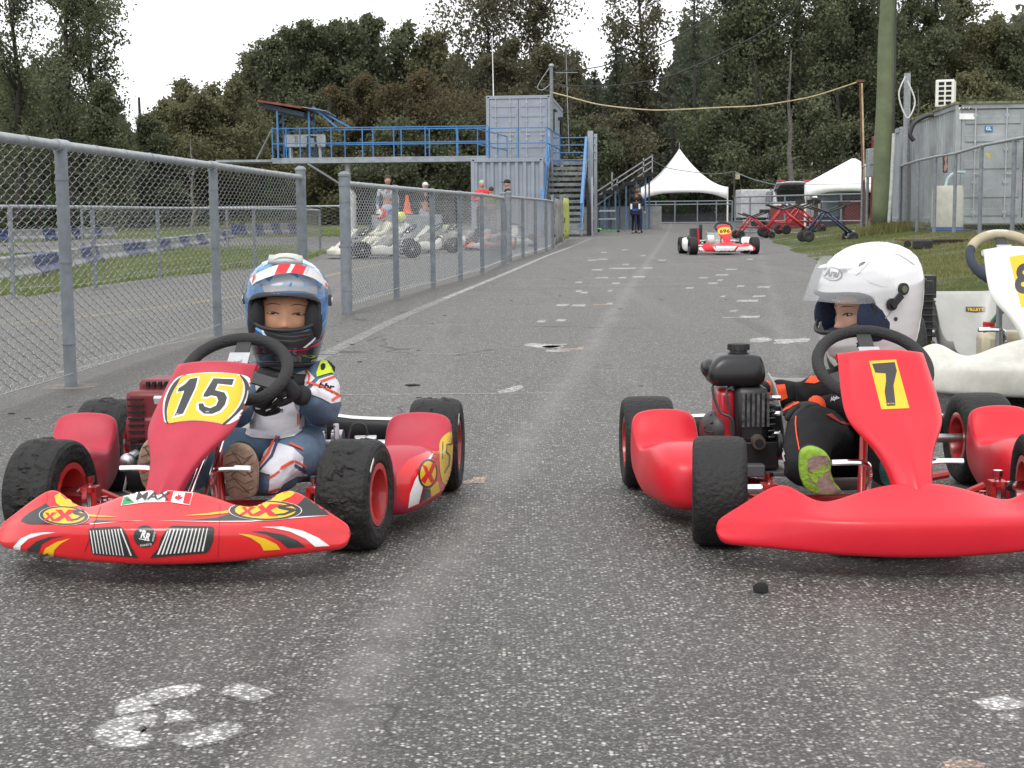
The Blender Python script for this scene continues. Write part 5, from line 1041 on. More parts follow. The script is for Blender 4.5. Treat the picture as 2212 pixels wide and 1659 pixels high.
def kart(loc, th, label, s=1, body=RED, podm=None, fairm=None, rim=REDM, frame=REDM, bw=.372, fs=1, eng=None, peel=0, steer=0, group=None, gripm=None, detail=True, fy=.395, ry=1.12, fa=.355, ra=.46, seatm=None, lift=0, sx=.03, srad=.122, shx=0):
    root = empty('kart', loc, -th, label, 'kart', group); K = dict(root=root)
    K['bumper'] = bumper(root, body, bw, s, lift=lift); K['fairing'] = fairing(root, fairm or body, fs, s, shx=shx)
    K['pods'] = [pod(root, podm or body, sd, s) for sd in (-1, 1)]
    K['tyres'] = []
    for x, y, Rr, w, st in ((-fa, fy, .125, .122, steer), (fa, fy, .125, .122, steer), (-ra, ry, .126, .138, 0), (ra, ry, .126, .138, 0)):
        sd = 1 if x > 0 else -1; wz = wheel(root, (x, y, Rr), Rr, w, s, st, sd, rim, peel, detail=detail, sticker=bool(peel) and not (x < 0 and y > 1)); K['tyres'].append(wz[1])
    steering(root, (sx, .565, .388), srad, s, R(35), mats=gripm)
    S = lambda p: Vector(p) * s
    mb = MB(); r = .0135 * s
    for sd in (-1, 1):
        mb.tube(curve_pts([S((sd * .12, .20, .075)), S((sd * .17, .40, .065)), S((sd * .20, .55, .05)), S((sd * .17, .80, .05)), S((sd * .17, 1.28, .06))], 4), r, 10)
        mb.tube([S((sd * .15, fy - .06, .07)), S((sd * .25, fy, .10))], r, 10); mb.tube([S((sd * .19, .56, .05)), S((sd * .30, .58, .09))], r * .8, 8); mb.tube([S((sd * .17, .85, .05)), S((sd * .30, .86, .07))], r * .8, 8)
        mb.box(S((sd * .262, fy, .135)), S((.035, .035, .012))); mb.box(S((sd * .262, fy, .085)), S((.035, .035, .012))); mb.box(S((sd * .248, fy, .11)), S((.010, .035, .06)))
        mb.tube([S((sd * .14, 1.0, .06)), S((sd * .16, .97, .14)), S((sd * .14, .95, .17))], .010 * s, 8)
    for y in (.22, .58, 1.25): mb.tube([S((-.17, y, .06)), S((.17, y, .06))], r, 10)
    mb.tube([S((-.10, .21, .08)), S((-.03, .16, .12)), S((.03, .16, .12)), S((.10, .21, .08))], .010 * s, 8)
    for sd in (-1, 1): mb.tube([S((sd * .07, .30, .05)), S((sd * .028, .44, .30))], .010 * s, 10)
    mb.build('frame', frame, root, smooth=40)
    mb = MB()
    for sd in (-1, 1):
        mb.cyl(S((sd * .268, fy, .128)), S((sd * (fa - .0), fy, .128)), .0115 * s, 14); mb.box(S((sd * .270, fy - .004, .112)), S((.012, .03, .055))); mb.cyl(S((sd * .262, fy, .07)), S((sd * .262, fy, .158)), .0075 * s, 10); mb.cyl(S((sd * .262, fy, .150)), S((sd * .262, fy, .165)), .011 * s, 6)
        mb.cyl(S((sd * .24, fy + .05, .095)), S((sd * .03, fy - .03, .085)), .005 * s, 8); mb.cyl(S((sd * .215, fy - .04, .085)), S((sd * .215, fy - .04, .125)), .008 * s, 8); mb.cyl(S((sd * .215, fy - .04, .112)), S((sd * .215, fy - .04, .118)), .018 * s, 14)
    mb.build('front_axle', CHR, root, smooth=40)
    mb = MB(); mb.cyl(S((-ra, ry, .126)), S((ra, ry, .126)), .0125 * s, 14)
    for sd in (-1, 1): mb.cyl(S((sd * .17, ry, .134)), S((sd * .20, ry, .134)), .032 * s, 18); mb.box(S((sd * .185, ry, .10)), S((.02, .07, .07)))
    mb.build('rear_axle', ALU, root, smooth=35)
    if detail:
        mb = MB(); mb.lathe([(-.003 * s, .022 * s), (-.003 * s, .066 * s), (.003 * s, .066 * s), (.003 * s, .022 * s)], S((.145, ry - .03, .150)), 'x', 36); mb.build('brake_disc', M('steel disc', (.45, .45, .46), .3, .85, var=.12, scale=30), root, smooth=30)
        mb = MB(); mb.box(S((.135, ry - .10, .155)), S((.06, .045, .04))); mb.cyl(S((.09, ry - .10, .14)), S((.12, ry - .10, .14)), .008 * s, 8); mb.bar(S((.20, ry - .09, .11)), S((.195, ry - .08, .195)), .016 * s, .006 * s); mb.cyl(S((.24, ry - .05, .145)), S((.30, ry - .04, .145)), .012 * s, 12); mb.box(S((.27, ry - .05, .125)), S((.08, .05, .02))); mb.build('brake_caliper', ALU, root, smooth=30, bevel=.003)
        mb = MB()
        for z in (.172, .187): mb.cyl(S((.06, ry - .10, z)), S((.195, ry - .085, z)), .0016 * s, 5)
        mb.tube(curve_pts([S((.225, ry - .07, .15)), S((.235, ry - .05, .185)), S((.265, ry - .04, .185)), S((.275, ry - .04, .15))], 6), .004 * s, 6); mb.build('cable', BLKP, root)
        mb = MB(); mb.bar(S((.255, ry - .08, .14)), S((.31, ry - .09, .145)), .006 * s, .004 * s); mb.build('lever', CHR, root)
        mb = MB(); mb.lathe([(-.002, .012 * s), (-.002, .05 * s), (.002, .05 * s), (.002, .012 * s)], S((-.12, ry - .0, .134)), 'x', 30); mb.build('sprocket', IRON, root)
    seat(root, s, seatm)
    mb = MB()
    for sd in (-1, 1):
        x0, x1 = sd * .058, sd * .145; mb.tube(curve_pts([S((x0 + sd * .0, .30, .085)), S((x0, .285, .14)), S((x0 + sd * .002, .268, .185)), S((x0 + sd * .018, .262, .205)), S((x1, .262, .206))], 5), .0068 * s, 8); mb.cyl(S((x0, .30, .075)), S((x0, .30, .10)), .012 * s, 8)
    mb.cyl(S((0, .20, .10)), S((sx, .555, .375)), .0075 * s, 10); mb.cyl(S((.028, .24, .09)), S((.05, .43, .27)), .005 * s, 8); mb.build('pedals_and_column', CHR, root, smooth=40)
    mb = MB(); mb.box(S((0, .42, .042)), S((.30, .44, .006))); mb.build('floor_tray', ALU if s == 1 else BLKP, root, smooth=0)
    # rear bumper
    rows = []
    for i in range(17):
        u = -1 + i / 8; x = u * .40; zc = .150 + .030 * abs(u) ** 2 * 0 + (.03 * math.exp(-((abs(u) - .05) / .3) ** 2)); y = ry + .175 - .03 * abs(u) ** 4
        rows.append([S((x, y - .022, zc - .05)), S((x, y - .026, zc)), S((x, y - .020, zc + .022)), S((x, y, zc + .027)), S((x, y + .02, zc + .02)), S((x, y + .024, zc)), S((x, y + .018, zc - .05))])
    mb = MB(); mb.grid(rows, cu=True, caps=True); rb = mb.build('rear_bumper', BLKP, root, smooth=180)
    mb = MB(); mb.grid([[r[2] + Vector((0, -.001, .001)), r[3] + Vector((0, 0, .0015)), r[4] + Vector((0, 0, .001))] for r in rows]); mb.build('bumper_stripe', STK_W if body is RED or eng == 'a' else body, root, smooth=180)
    if eng == 'a': engine_a(root)
    if eng == 'b': engine_b(root)
    return K
TH15 = R(3.5)
K15 = kart((-.737, 2.95, 0), TH15, 'red kart number 15 with yellow and black flame graphics, on the left', body=REDG, podm=REDF, fairm=REDF, eng='a', peel=1, steer=R(-8), group=None, shx=.017, sx=.045)
K7 = kart((.850, 2.95, 0), R(-.8), 'plain red kart number 7 with a black engine, on the right', body=RED, bw=.405, fs=1.08, eng='b', steer=R(-8), fa=.375, ra=.462, sx=.02, srad=.130, fy=.375, ry=1.11)
# ------------------------------------------------------------------ graphics of kart 15
r15, b15, f15 = K15['root'], K15['bumper'], K15['fairing']
Q = lambda pts: [(.3472 * x, 1042 + .3472 * y) for x, y in pts]
D = lambda nm, ps, mt, off, tg=None, text=None, ml=7: decal(nm, ps, tg or [b15], mt, r15, off, ml, text)
D('black_flash', [Q([(128, 243), (150, 215), (190, 185), (235, 160), (285, 130), (330, 165), (300, 200), (320, 235), (380, 262), (560, 256), (700, 247), (860, 242), (740, 240), (600, 236), (560, 262), (250, 262), (180, 262)])], STK_K, .0006)
D('black_flash', [Q([(1030, 241), (1180, 236), (1350, 220), (1430, 195), (1560, 228), (1760, 196), (1860, 130), (1910, 78), (1950, 100), (2000, 150), (2050, 205), (1900, 214), (1700, 228), (1560, 240), (1350, 243)])], STK_K, .0006)
D('yellow_flash', [Q([(340, 85), (375, 66), (420, 80), (478, 128), (478, 152), (380, 152), (350, 130)]), Q([(545, 200), (600, 205), (735, 217), (600, 216), (560, 214)]), Q([(1615, 118), (1680, 88), (1800, 40), (1828, 30), (1860, 45), (1810, 90), (1740, 122), (1680, 116)]), Q([(1140, 208), (1280, 195), (1420, 176), (1420, 192), (1280, 206)])], STK_Y, .0009)
D('white_line', [Q([(560, 258), (700, 248), (850, 240), (900, 240), (760, 244), (560, 264)]), Q([(980, 240), (1350, 243), (1560, 241), (1900, 212), (2055, 205), (1900, 218), (1560, 246), (1350, 248)])], STK_W, .0010)
for cx, cy, a, b, rot in ((400, 210, 155, 60, .05), (1650, 177, 228, 63, .0)):
    mk = lambda k: [(.3472 * x, 1042 + .3472 * y) for x, y in ellipse(cx, cy, a * k, b * k if k < .9 else b * (k if k < 1 else 1), rot, 44)]
    D('badge_white_ring', [mk(1.0)], STK_W, .0012); D('badge_black_ring', [mk(.975)], STK_K, .0015); D('badge_yellow_field', [mk(.83)], STK_Y, .0018)
    k = a / 228
    def X(x0, y0, w, h, t): # slanted letter x
        return [Q([(cx + (x0 + dx) * k * (1 if a > 200 else 1.15), cy + (y0 + dy) * (1 if a > 200 else 1.05) * (.9 if a < 200 else 1)) for dx, dy in ((-w, -h), (-w + t, -h), (0, -h * .3), (w - t, -h), (w + t * .6, -h), (t * .6, 0), (w, h), (w - t * 1.1, h), (0, h * .35), (-w + t * .6, h), (-w - t * .6, h), (-t * .6, 0))])]
    D('badge_letter', X(5, 0, 75, 38, 50) + X(-110, 6, 40, 26, 26), STK_R, .0021)
    D('badge_s', [Q([(cx + x * k * 1.1, cy + y) for x, y in ((75, -30), (160, -38), (170, -28), (110, -20), (165, -10), (175, 2), (110, 30), (60, 34), (58, 24), (105, 18), (135, 4), (80, -8), (68, -18))])], STK_K, .0022)
D('side_stripe_white', [Q([(78, 440), (85, 400), (130, 350), (200, 318), (280, 310), (345, 312), (260, 325), (180, 350), (130, 395), (125, 445)])], STK_W, .0007); D('side_stripe_black', [Q([(155, 448), (175, 410), (230, 365), (310, 340), (400, 333), (320, 352), (260, 385), (235, 452)])], STK_K, .0007); D('side_stripe_yellow', [Q([(260, 455), (285, 410), (350, 372), (440, 347), (380, 380), (340, 420), (332, 458)])], STK_Y, .0007)
D('side_stripe_white', [Q([(1620, 278), (1760, 275), (1880, 300), (1980, 345), (2050, 395), (1960, 400), (1900, 350), (1800, 305), (1700, 284)])], STK_W, .0007); D('side_stripe_black', [Q([(1560, 304), (1650, 306), (1760, 325), (1850, 360), (1900, 402), (1790, 410), (1740, 365), (1660, 325)])], STK_K, .0007); D('side_stripe_yellow', [Q([(1480, 318), (1560, 325), (1650, 350), (1720, 385), (1745, 418), (1640, 424), (1620, 385), (1560, 345)])], STK_Y, .0007)
D('vent_grille_black', [Q([(552, 300), (562, 286), (740, 275), (765, 285), (790, 330), (815, 400), (860, 472), (790, 462), (585, 448), (570, 430), (555, 350)]), Q([(932, 470), (985, 410), (1000, 350), (1040, 285), (1075, 270), (1320, 276), (1334, 290), (1325, 370), (1300, 425), (1280, 440), (1080, 456)])], STK_K, .0010)
D('vent_grille_bars', [Q([(560 + k * 19, 300 - k * .9), (567 + k * 19, 300 - k * .9), (582 + k * 20.5 + 6, 440 + k * 1.6), (582 + k * 20.5, 440 + k * 1.6)]) for k in range(10)] + [Q([(748, 290), (756, 290), (822, 455), (812, 455)])], STK_W, .0014)
D('vent_grille_bars', [Q([(1058 + k * 23, 292 - k * .6), (1067 + k * 22.6, 292 - k * .6), (1005 + k * 25 + 10, 447 - k * 2), (1005 + k * 25, 447 - k * 2)]) for k in range(11)] + [Q([(1040, 305), (1050, 300), (990, 448), (978, 448)])], STK_W, .0014)
D('round_logo', [Q(ellipse(902, 336, 70, 68, 0, 36))], STK_K, .0011); D('round_logo_rr', [Q([(868, 297), (880, 295), (885, 305), (872, 308)]), Q([(862, 346), (930, 358), (930, 364), (870, 353)])], STK_W, .0014)
D('round_logo_text', [], STK_W, .0016, text=[('R', 892 * .3472, 1042 + 322 * .3472, 11, 17, .1, .05, .3), ('R', 918 * .3472, 1042 + 338 * .3472, 11, 17, .1, .05, .3), ('RIGHETTI', 909 * .3472, 1042 + 388 * .3472, 25, 4.4, -.10, .01, 0), ('RIDOLFI', 958 * .3472, 1042 + 337 * .3472, 20, 4.2, -1.35, .01, 0)], ml=4)
D('name_plate', [Q([(752, 147), (778, 66), (900, 54), (1040, 52), (1202, 66), (1180, 144), (1060, 124), (900, 126)])], STK_W, .0010); D('name_plate_green', [Q([(757, 144), (779, 76), (840, 128)])], STK_G, .0014)
D('flag_red', [Q([(1040, 56), (1082, 57), (1062, 122), (1026, 122)]), Q([(1152, 66), (1196, 70), (1178, 140), (1138, 131)])], STK_R, .0014)
D('flag_leaf', [Q([(1112, 72), (1118, 84), (1126, 80), (1124, 94), (1136, 90), (1138, 98), (1124, 108), (1112, 110), (1108, 120), (1105, 110), (1092, 106), (1084, 96), (1092, 94), (1094, 84), (1104, 90)])], STK_R, .0014)
D('name_text', [], STK_K, .0028, text=[('MAX', 955 * .3472, 1042 + 88 * .3472, 76, 16, -.02, .012, .25)], ml=4); D('small_text', [], STK_K, .0018, text=[('bbr', 802 * .3472, 1042 + 112 * .3472, 11, 5.5, .25, .02, .2), ('BBR KART KID TEAM', 935 * .3472, 1042 + 119 * .3472, 58, 1.9, -.02, 0, 0)], ml=4)
D('sticker_seam', [Q([(625, 150), (628, 150), (530, 430), (526, 430)]), Q([(1368, 135), (1371, 135), (1358, 470), (1355, 470)])], M('seam shadow film', (.25, .01, .015), .4), .0012)
# number panel 15 : picture zoom 6, scale .2149
Z6 = lambda pts: [(137.1 + .2149 * x, 795.4 + .2149 * y) for x, y in pts]
def D15(nm, ps, mt, off, text=None, ml=7): decal(nm, ps, [f15], mt, r15, off, ml, text)
outer = [(1170, 82), (1300, 55), (1480, 42), (1640, 48), (1760, 62), (1850, 85), (1915, 150), (1940, 220), (1925, 320), (1880, 400), (1800, 480), (1700, 545), (1620, 565), (1480, 540), (1320, 528), (1180, 538), (1040, 555), (1008, 500), (1000, 400), (1015, 300), (1060, 200), (1110, 130)]
D15('number_plate_edge', [Z6(spline(outer, 3))], STK_W, .0006)
D15('number_plate_stripe', [Z6(spline([(1195, 80), (1240, 75), (1150, 160), (1090, 260), (1050, 380), (1040, 470), (1060, 550), (1035, 552), (1018, 480), (1018, 380), (1045, 270), (1110, 150)], 3)), Z6(spline([(1770, 70), (1800, 82), (1850, 140), (1868, 210), (1850, 310), (1790, 410), (1700, 500), (1635, 560), (1600, 562), (1700, 470), (1780, 360), (1820, 250), (1815, 150)], 3))], STK_K, .0011)
D15('number_plate_field', [Z6(spline([(1215, 78), (1480, 50), (1650, 55), (1765, 75), (1800, 160), (1790, 270), (1740, 390), (1660, 490), (1600, 555), (1480, 535), (1320, 525), (1180, 535), (1060, 552), (1045, 480), (1055, 380), (1090, 270), (1150, 160)], 3))], STK_Y, .0014)
one = [(1268, 100), (1375, 85), (1345, 200), (1215, 478), (1090, 510), (1110, 470), (1195, 260), (1190, 235), (1135, 262), (1150, 190), (1200, 150)]
one_i = [(1275, 112), (1352, 100), (1328, 200), (1205, 462), (1115, 485), (1135, 450), (1218, 232), (1175, 238), (1150, 240), (1162, 205), (1225, 165)]
five = [(1495, 92), (1730, 100), (1737, 112), (1710, 190), (1565, 175), (1545, 215), (1640, 235), (1668, 300), (1650, 380), (1590, 450), (1500, 485), (1400, 480), (1340, 430), (1335, 370), (1350, 345), (1420, 342), (1425, 375), (1470, 392), (1520, 370), (1540, 330), (1525, 300), (1480, 295), (1455, 310), (1385, 308), (1400, 260)]
five_i = [(1510, 106), (1715, 114), (1695, 175), (1552, 160), (1525, 225), (1620, 250), (1645, 300), (1625, 370), (1575, 432), (1495, 465), (1412, 462), (1365, 420), (1358, 362), (1405, 358), (1420, 390), (1475, 408), (1535, 380), (1558, 328), (1540, 288), (1485, 278), (1450, 292), (1405, 292), (1415, 262)]
D15('number_outline', [Z6(one), Z6(five)], STK_W, .0018); D15('number', [Z6(one_i), Z6(five_i)], STK_K, .0023)
D15('number_maker_mark', [], STK_W, .0028, text=[('bbr', 137.1 + .2149 * 1150, 795.4 + .2149 * 466, 7, 3, -.25, 0, 0), ('bbr', 137.1 + .2149 * 1450, 795.4 + .2149 * 443, 8, 3, -.1, 0, 0)], ml=4)
# right side pod of 15 : zoom 2, scale .4132
Z2 = lambda pts: [(466 + .4132 * x, 521 + .4132 * y) for x, y in pts]; pr = K15['pods'][1]
def DP(nm, ps, mt, off, text=None, ml=6): decal(nm, ps, [pr], mt, r15, off, ml, text)
DP('pod_red_film', [Z2([(940, 1225), (1010, 1140), (1100, 1100), (1180, 1095), (1260, 1230), (1225, 1270), (1130, 1340), (1010, 1398), (950, 1340)])], REDG, .0005)
DP('pod_white_stripe', [Z2([(1005, 1395), (1015, 1320), (1040, 1250), (1075, 1190), (1120, 1120), (1140, 1105), (1095, 1200), (1080, 1290), (1060, 1370)])], STK_W, .0009); DP('pod_black_stripe', [Z2([(1065, 1370), (1085, 1290), (1120, 1300), (1125, 1335)])], STK_K, .0010)
DP('pod_yellow_stripe', [Z2([(1125, 1335), (1120, 1290), (1160, 1250), (1170, 1310)])], STK_Y, .0010); DP('pod_number_plate', [Z2(spline([(1175, 1040), (1225, 995), (1255, 1000), (1262, 1050), (1252, 1160), (1225, 1240), (1190, 1270), (1170, 1200), (1168, 1110)], 3))], M('dull yellow sticker', (.66, .44, .02), .35), .0012)
DP('pod_badge_ring', [Z2(ellipse(1107, 1215, 50, 76, .1))], STK_K, .0014); DP('pod_badge_field', [Z2(ellipse(1107, 1215, 41, 65, .1))], STK_Y, .0017); DP('pod_badge_x', [Z2([(1075, 1165), (1100, 1180), (1110, 1205), (1130, 1160), (1150, 1160), (1125, 1220), (1145, 1265), (1120, 1262), (1108, 1235), (1090, 1268), (1068, 1250), (1095, 1215)])], STK_R, .0020)
DP('pod_pen_number', [Z2([(1205, 1060), (1245, 1055), (1244, 1062), (1210, 1068), (1206, 1100), (1225, 1120), (1222, 1170), (1195, 1215), (1190, 1210), (1214, 1168), (1217, 1124), (1200, 1105)]), Z2([(1185, 1050), (1190, 1050), (1186, 1140), (1181, 1140)])], STK_K, .0016)
# number 7 : zoom 4, scale .4463
r7, f7 = K7['root'], K7['fairing']; Z4 = lambda pts: [(1663 + .4463 * x, 493.7 + .4463 * y) for x, y in pts]
def D7(nm, ps, mt, off, text=None): decal(nm, ps, [f7], mt, r7, off, 7, text)
D7('number_plate', [Z4([(480, 642), (610, 634), (675, 870), (540, 876)])], STK_Y, .0007); D7('number_field', [Z4([(494, 655), (604, 647), (614, 690), (598, 760), (607, 842), (607, 858), (566, 860), (555, 790), (562, 740), (560, 702), (510, 698)])], STK_K, .0012)
D7('number_maker_mark', [], STK_Y, .0017, text=[('BYTE', 1663 + .4463 * 586, 493.7 + .4463 * 850, 15, 3, 0, .01, 0)])
# ------------------------------------------------------------------ white kart 8 behind
K8 = kart((1.965, 5.35, 0), R(4), 'white kart number 8 with a beige steering wheel, cut off by the right edge', s=1.42, body=WHB2, fairm=WHB, podm=WHB2, rim=M('gold wheel rim', (.42, .32, .12), .35, .7, var=.1), frame=M('grey painted frame', (.18, .19, .2), .4), gripm=M('navy suede grip', (.03, .04, .065), .8), bw=.45, fs=1.0, lift=.012, ra=.40, seatm=M('light grey seat shell', (.44, .44, .42), .35, var=.08, scale=6))
r8 = K8['root']; r8.scale = (.86, 1, 1); st8_ = [c for c in r8.children if c.name.startswith('seat')][0]; st8_.scale = (.92, 1, .88); bpy.context.view_layer.update()
decal('number_plate', [[(2180, 555), (2226, 548), (2236, 660), (2206, 664)]], [K8['fairing']], STK_Y, r8, .001)
decal('number', [], [K8['fairing']], STK_K, r8, .002, 7, [('8', 2212, 602, 38, 66, .08, .04, 0)])
root = empty('fuel_tank'); root.parent = r8
mb = MB(); mb.box((.02, .70, .19), (.26, .15, .145)); mb.build('tank', M('translucent tank plastic', (.60, .54, .38), .35, var=.08), root, smooth=40, bevel=.03); mb = MB(); mb.cyl((-.07, .68, .26), (-.07, .68, .30), .028, 20); mb.build('cap', M('red cap plastic', (.5, .02, .02), .4), root); mb = MB(); mb.tube(curve_pts([(-.06, .68, .29), (-.03, .67, .33), (.0, .66, .36)], 5), .012, 8); mb.build('hose', M('green hose', (.02, .18, .08), .4), root)
mb = MB(); mb.box((-.30, 1.20, .30), (.14, .2, .30)); mb.box((-.25, 1.22, .42), (.10, .12, .10)); mb.cyl((-.30, 1.12, .44), (-.30, 1.12, .46), .04, 16)
for k in range(8): mb.box((-.285, 1.14, .18 + k * .03), (.13, .12, .006))
o = mb.build('engine', IRON, r8, smooth=35, bevel=.006); mb = MB(); mb.tube(curve_pts([(-.38, 1.10, .30), (-.36, 1.04, .44), (-.32, 1.08, .46)], 5), .014, 8); mb.build('yellow_pipe', STK_Y, r8)
# beige upper half of the steering wheel 8
for ch in r8.children:
    if ch.name.startswith('steering_wheel'):
        mb = MB(); Rr = .122 * 1.42; mb.tube([Vector((Rr * math.cos(a), Rr * math.sin(a), 0)) for a in [R(25) + R(130) * k / 20 for k in range(21)]], .0158 * 1.42, 14); w8 = mb.build('beige_cover', M('beige suede', (.42, .37, .25), .8, var=.08), ch, smooth=180)
        mb = MB(); rows = [[Vector(((Rr + .0225 * math.cos(q)) * math.cos(a), (Rr + .0225 * math.cos(q)) * math.sin(a), .0225 * math.sin(q))) for q in (R(-10), R(20), R(50), R(80), R(110))] for a in [R(78) + R(34) * k / 10 for k in range(11)]]; mb.grid(rows); mb.build('name_patch', STK_W, ch, smooth=180)
bpy.context.view_layer.update()
# ------------------------------------------------------------------ kart 696 down the track
K6 = kart((P(1569, 0, 26.3).x + .08, 26.3, 0), R(-3), 'distant red and white kart number 696 parked alone down the track', s=1.24, body=RED, podm=WHB, fairm=RED, rim=IRON, frame=M('orange red frame', (.45, .06, .02), .4), bw=.405, fs=1.0, detail=True, fa=.45, ra=.47)
r6 = K6['root']; Z3 = lambda pts: [(1262 + .1736 * x, 301.7 + .1736 * y) for x, y in pts]
decal('white_trim', [Z3([(1425, 1318), (1470, 1350), (1500, 1385), (1590, 1400), (1640, 1390), (1600, 1335), (1620, 1330), (1690, 1400), (1640, 1425), (1480, 1425), (1420, 1400)]), Z3([(1640, 1325), (1900, 1325), (1850, 1395), (1650, 1395)]), Z3([(1870, 1400), (1920, 1335), (2040, 1330), (2095, 1300), (2100, 1380), (2000, 1405)])], [K6['bumper']], STK_W, r6, .004, 4)
decal('maker_text', [], [K6['bumper']], STK_R, r6, .009, 4, [('birel', 1262 + .1736 * 1712, 301.7 + .1736 * 1405, 14, 5, 0, .03, .2)]); decal('maker_text', [], [K6['bumper']], STK_K, r6, .009, 4, [('ART', 1262 + .1736 * 1790, 301.7 + .1736 * 1402, 11, 5, 0, .03, .3)])
decal('number_plate', [Z3(spline([(1662, 1130), (1700, 1095), (1780, 1088), (1830, 1110), (1838, 1150), (1800, 1170), (1740, 1180), (1680, 1175)], 2))], [K6['fairing']], STK_Y, r6, .003, 4); decal('number', [], [K6['fairing']], STK_K, r6, .006, 4, [('696', 1262 + .1736 * 1748, 301.7 + .1736 * 1140, 22, 8, -.02, .03, 0)])
mb = MB(); mb.box((-.42, 1.1, .32), (.16, .2, .3)); mb.box((-.30, 1.15, .40), (.05, .1, .28)); mb.ell((-.5, 1.1, .28), (.07, .07, .07)); mb.build('engine', IRON, r6, smooth=30, bevel=.01); mb = MB(); mb.cyl((-.20, 1.05, .25), (-.08, 1.05, .25), .09, 18); mb.build('airbox', STK_W, r6)
mb = MB(); mb.bar((-.36, 1.0, .15), (-.38, 1.0, .45), .04, .03); mb.build('upright', RED, r6)
# ------------------------------------------------------------------ karts lined up behind the fence
def wkart(px, Y, th, label, body=WHB2, s=1.22, **k): return kart((P(px, 0, Y).x, Y, 0), th, label, s=s, body=body, podm=body, fairm=body, rim=IRON, frame=IRON, detail=False, group='karts lined up beyond the middle fence', **k)
wkart(697, 26.3, R(66), 'white kart first in the row, its nose showing in the gap between the fences')
wkart(806, 29.4, R(62), 'second white kart in the row behind the middle fence'); wkart(872, 32.2, R(60), 'third white kart in the row behind the middle fence'); wkart(915, 34.6, R(58), 'white kart with lime green pods at the end of the row', body=M('lime white plastic', (.62, .68, .40), .5, col2=(.45, .6, .06), scale=3, thr=(.45, .5)))
ko = wkart(1040, 31.2, R(6), 'orange and blue kid kart seen through the fence below the man in red', body=M('orange white graphics', (.62, .16, .05), .4, col2=(.45, .5, .6), scale=7, thr=(.45, .5)), s=1.05)
wkart(1108, 34, R(-4), 'dirty white kart mostly hidden behind the fence posts below the black cap', body=WHB2, s=1.15)
bpy.context.view_layer.update()
# ================================================================== helmets, children, bystanders
SKIN = M('skin', (.40, .205, .122), .5, var=.06, scale=30, spec=.35); SKIN2 = M('fair skin', (.50, .29, .21), .5, var=.06, scale=30, spec=.35)
for m_ in (SKIN, SKIN2):
    b_ = m_.node_tree.nodes['Principled BSDF']; b_.inputs['Subsurface Weight'].default_value = .25; b_.inputs['Subsurface Radius'].default_value = (.012, .005, .003); b_.inputs['Subsurface Scale'].default_value = 1
PAD = M('black helmet padding', (.016, .017, .020), .9, var=.2, scale=80, bump=.4, bscale=300); PADB = M('navy mesh padding', (.014, .024, .060), .85, var=.2, scale=120, bump=.5, bscale=400); RIMK = M('black rubber gasket', (.015, .015, .016), .55)
HROWS = [(-.140, .070, .088, .078), (-.132, .079, .104, .088), (-.112, .087, .122, .098), (-.085, .095, .134, .106), (-.055, .101, .137, .113), (-.025, .106, .131, .120), (.005, .109, .126, .126), (.035, .110, .121, .130), (.062, .1065, .113, .129), (.086, .099, .102, .122), (.106, .086, .087, .107), (.122, .069, .069, .086), (.134, .048, .049, .060), (.141, .027, .028, .034), (.1435, .0, .0, .0)]
def hrow(z):
    z = max(-.14, min(.1435, z))
    for a, b in zip(HROWS, HROWS[1:]):
        if z <= b[0]:
            t = (z - a[0]) / (b[0] - a[0]); t = t * t * (3 - 2 * t) * .3 + t * .7; return [a[k] + (b[k] - a[k]) * t for k in (1, 2, 3)]
    return [0, 0, 0]
PW = 2.15
def hpt(az, z, off=0, ly=1):
    w, f, b = hrow(z); s, c = math.sin(az), math.cos(az); e = 2 / PW
    x = (w + off) * math.copysign(abs(s) ** e, s); y = -((f if c > 0 else b) * ly + off) * math.copysign(abs(c) ** e, c); return Vector((x, y, z + off * max(0, z) / .14))
def front(x, z, off=0, ly=1):
    w, f, b = hrow(z); t = min(1, abs(x) / (w + off)); return Vector((x, -(f * ly + off) * (1 - t ** PW) ** (1 / PW), z))
def port(t, k=1.0, pz=-.006, hw=.0885, hh=.0455):
    c, s = math.cos(t), math.sin(t); e = .62; x = hw * k * math.copysign(abs(c) ** e, c); z = pz + hh * k * math.copysign(abs(s) ** e, s)
    return x, z + (.008 * (abs(x) / hw) ** 2 if z > pz else .010 * (abs(x) / hw) ** 2 * 1.0)
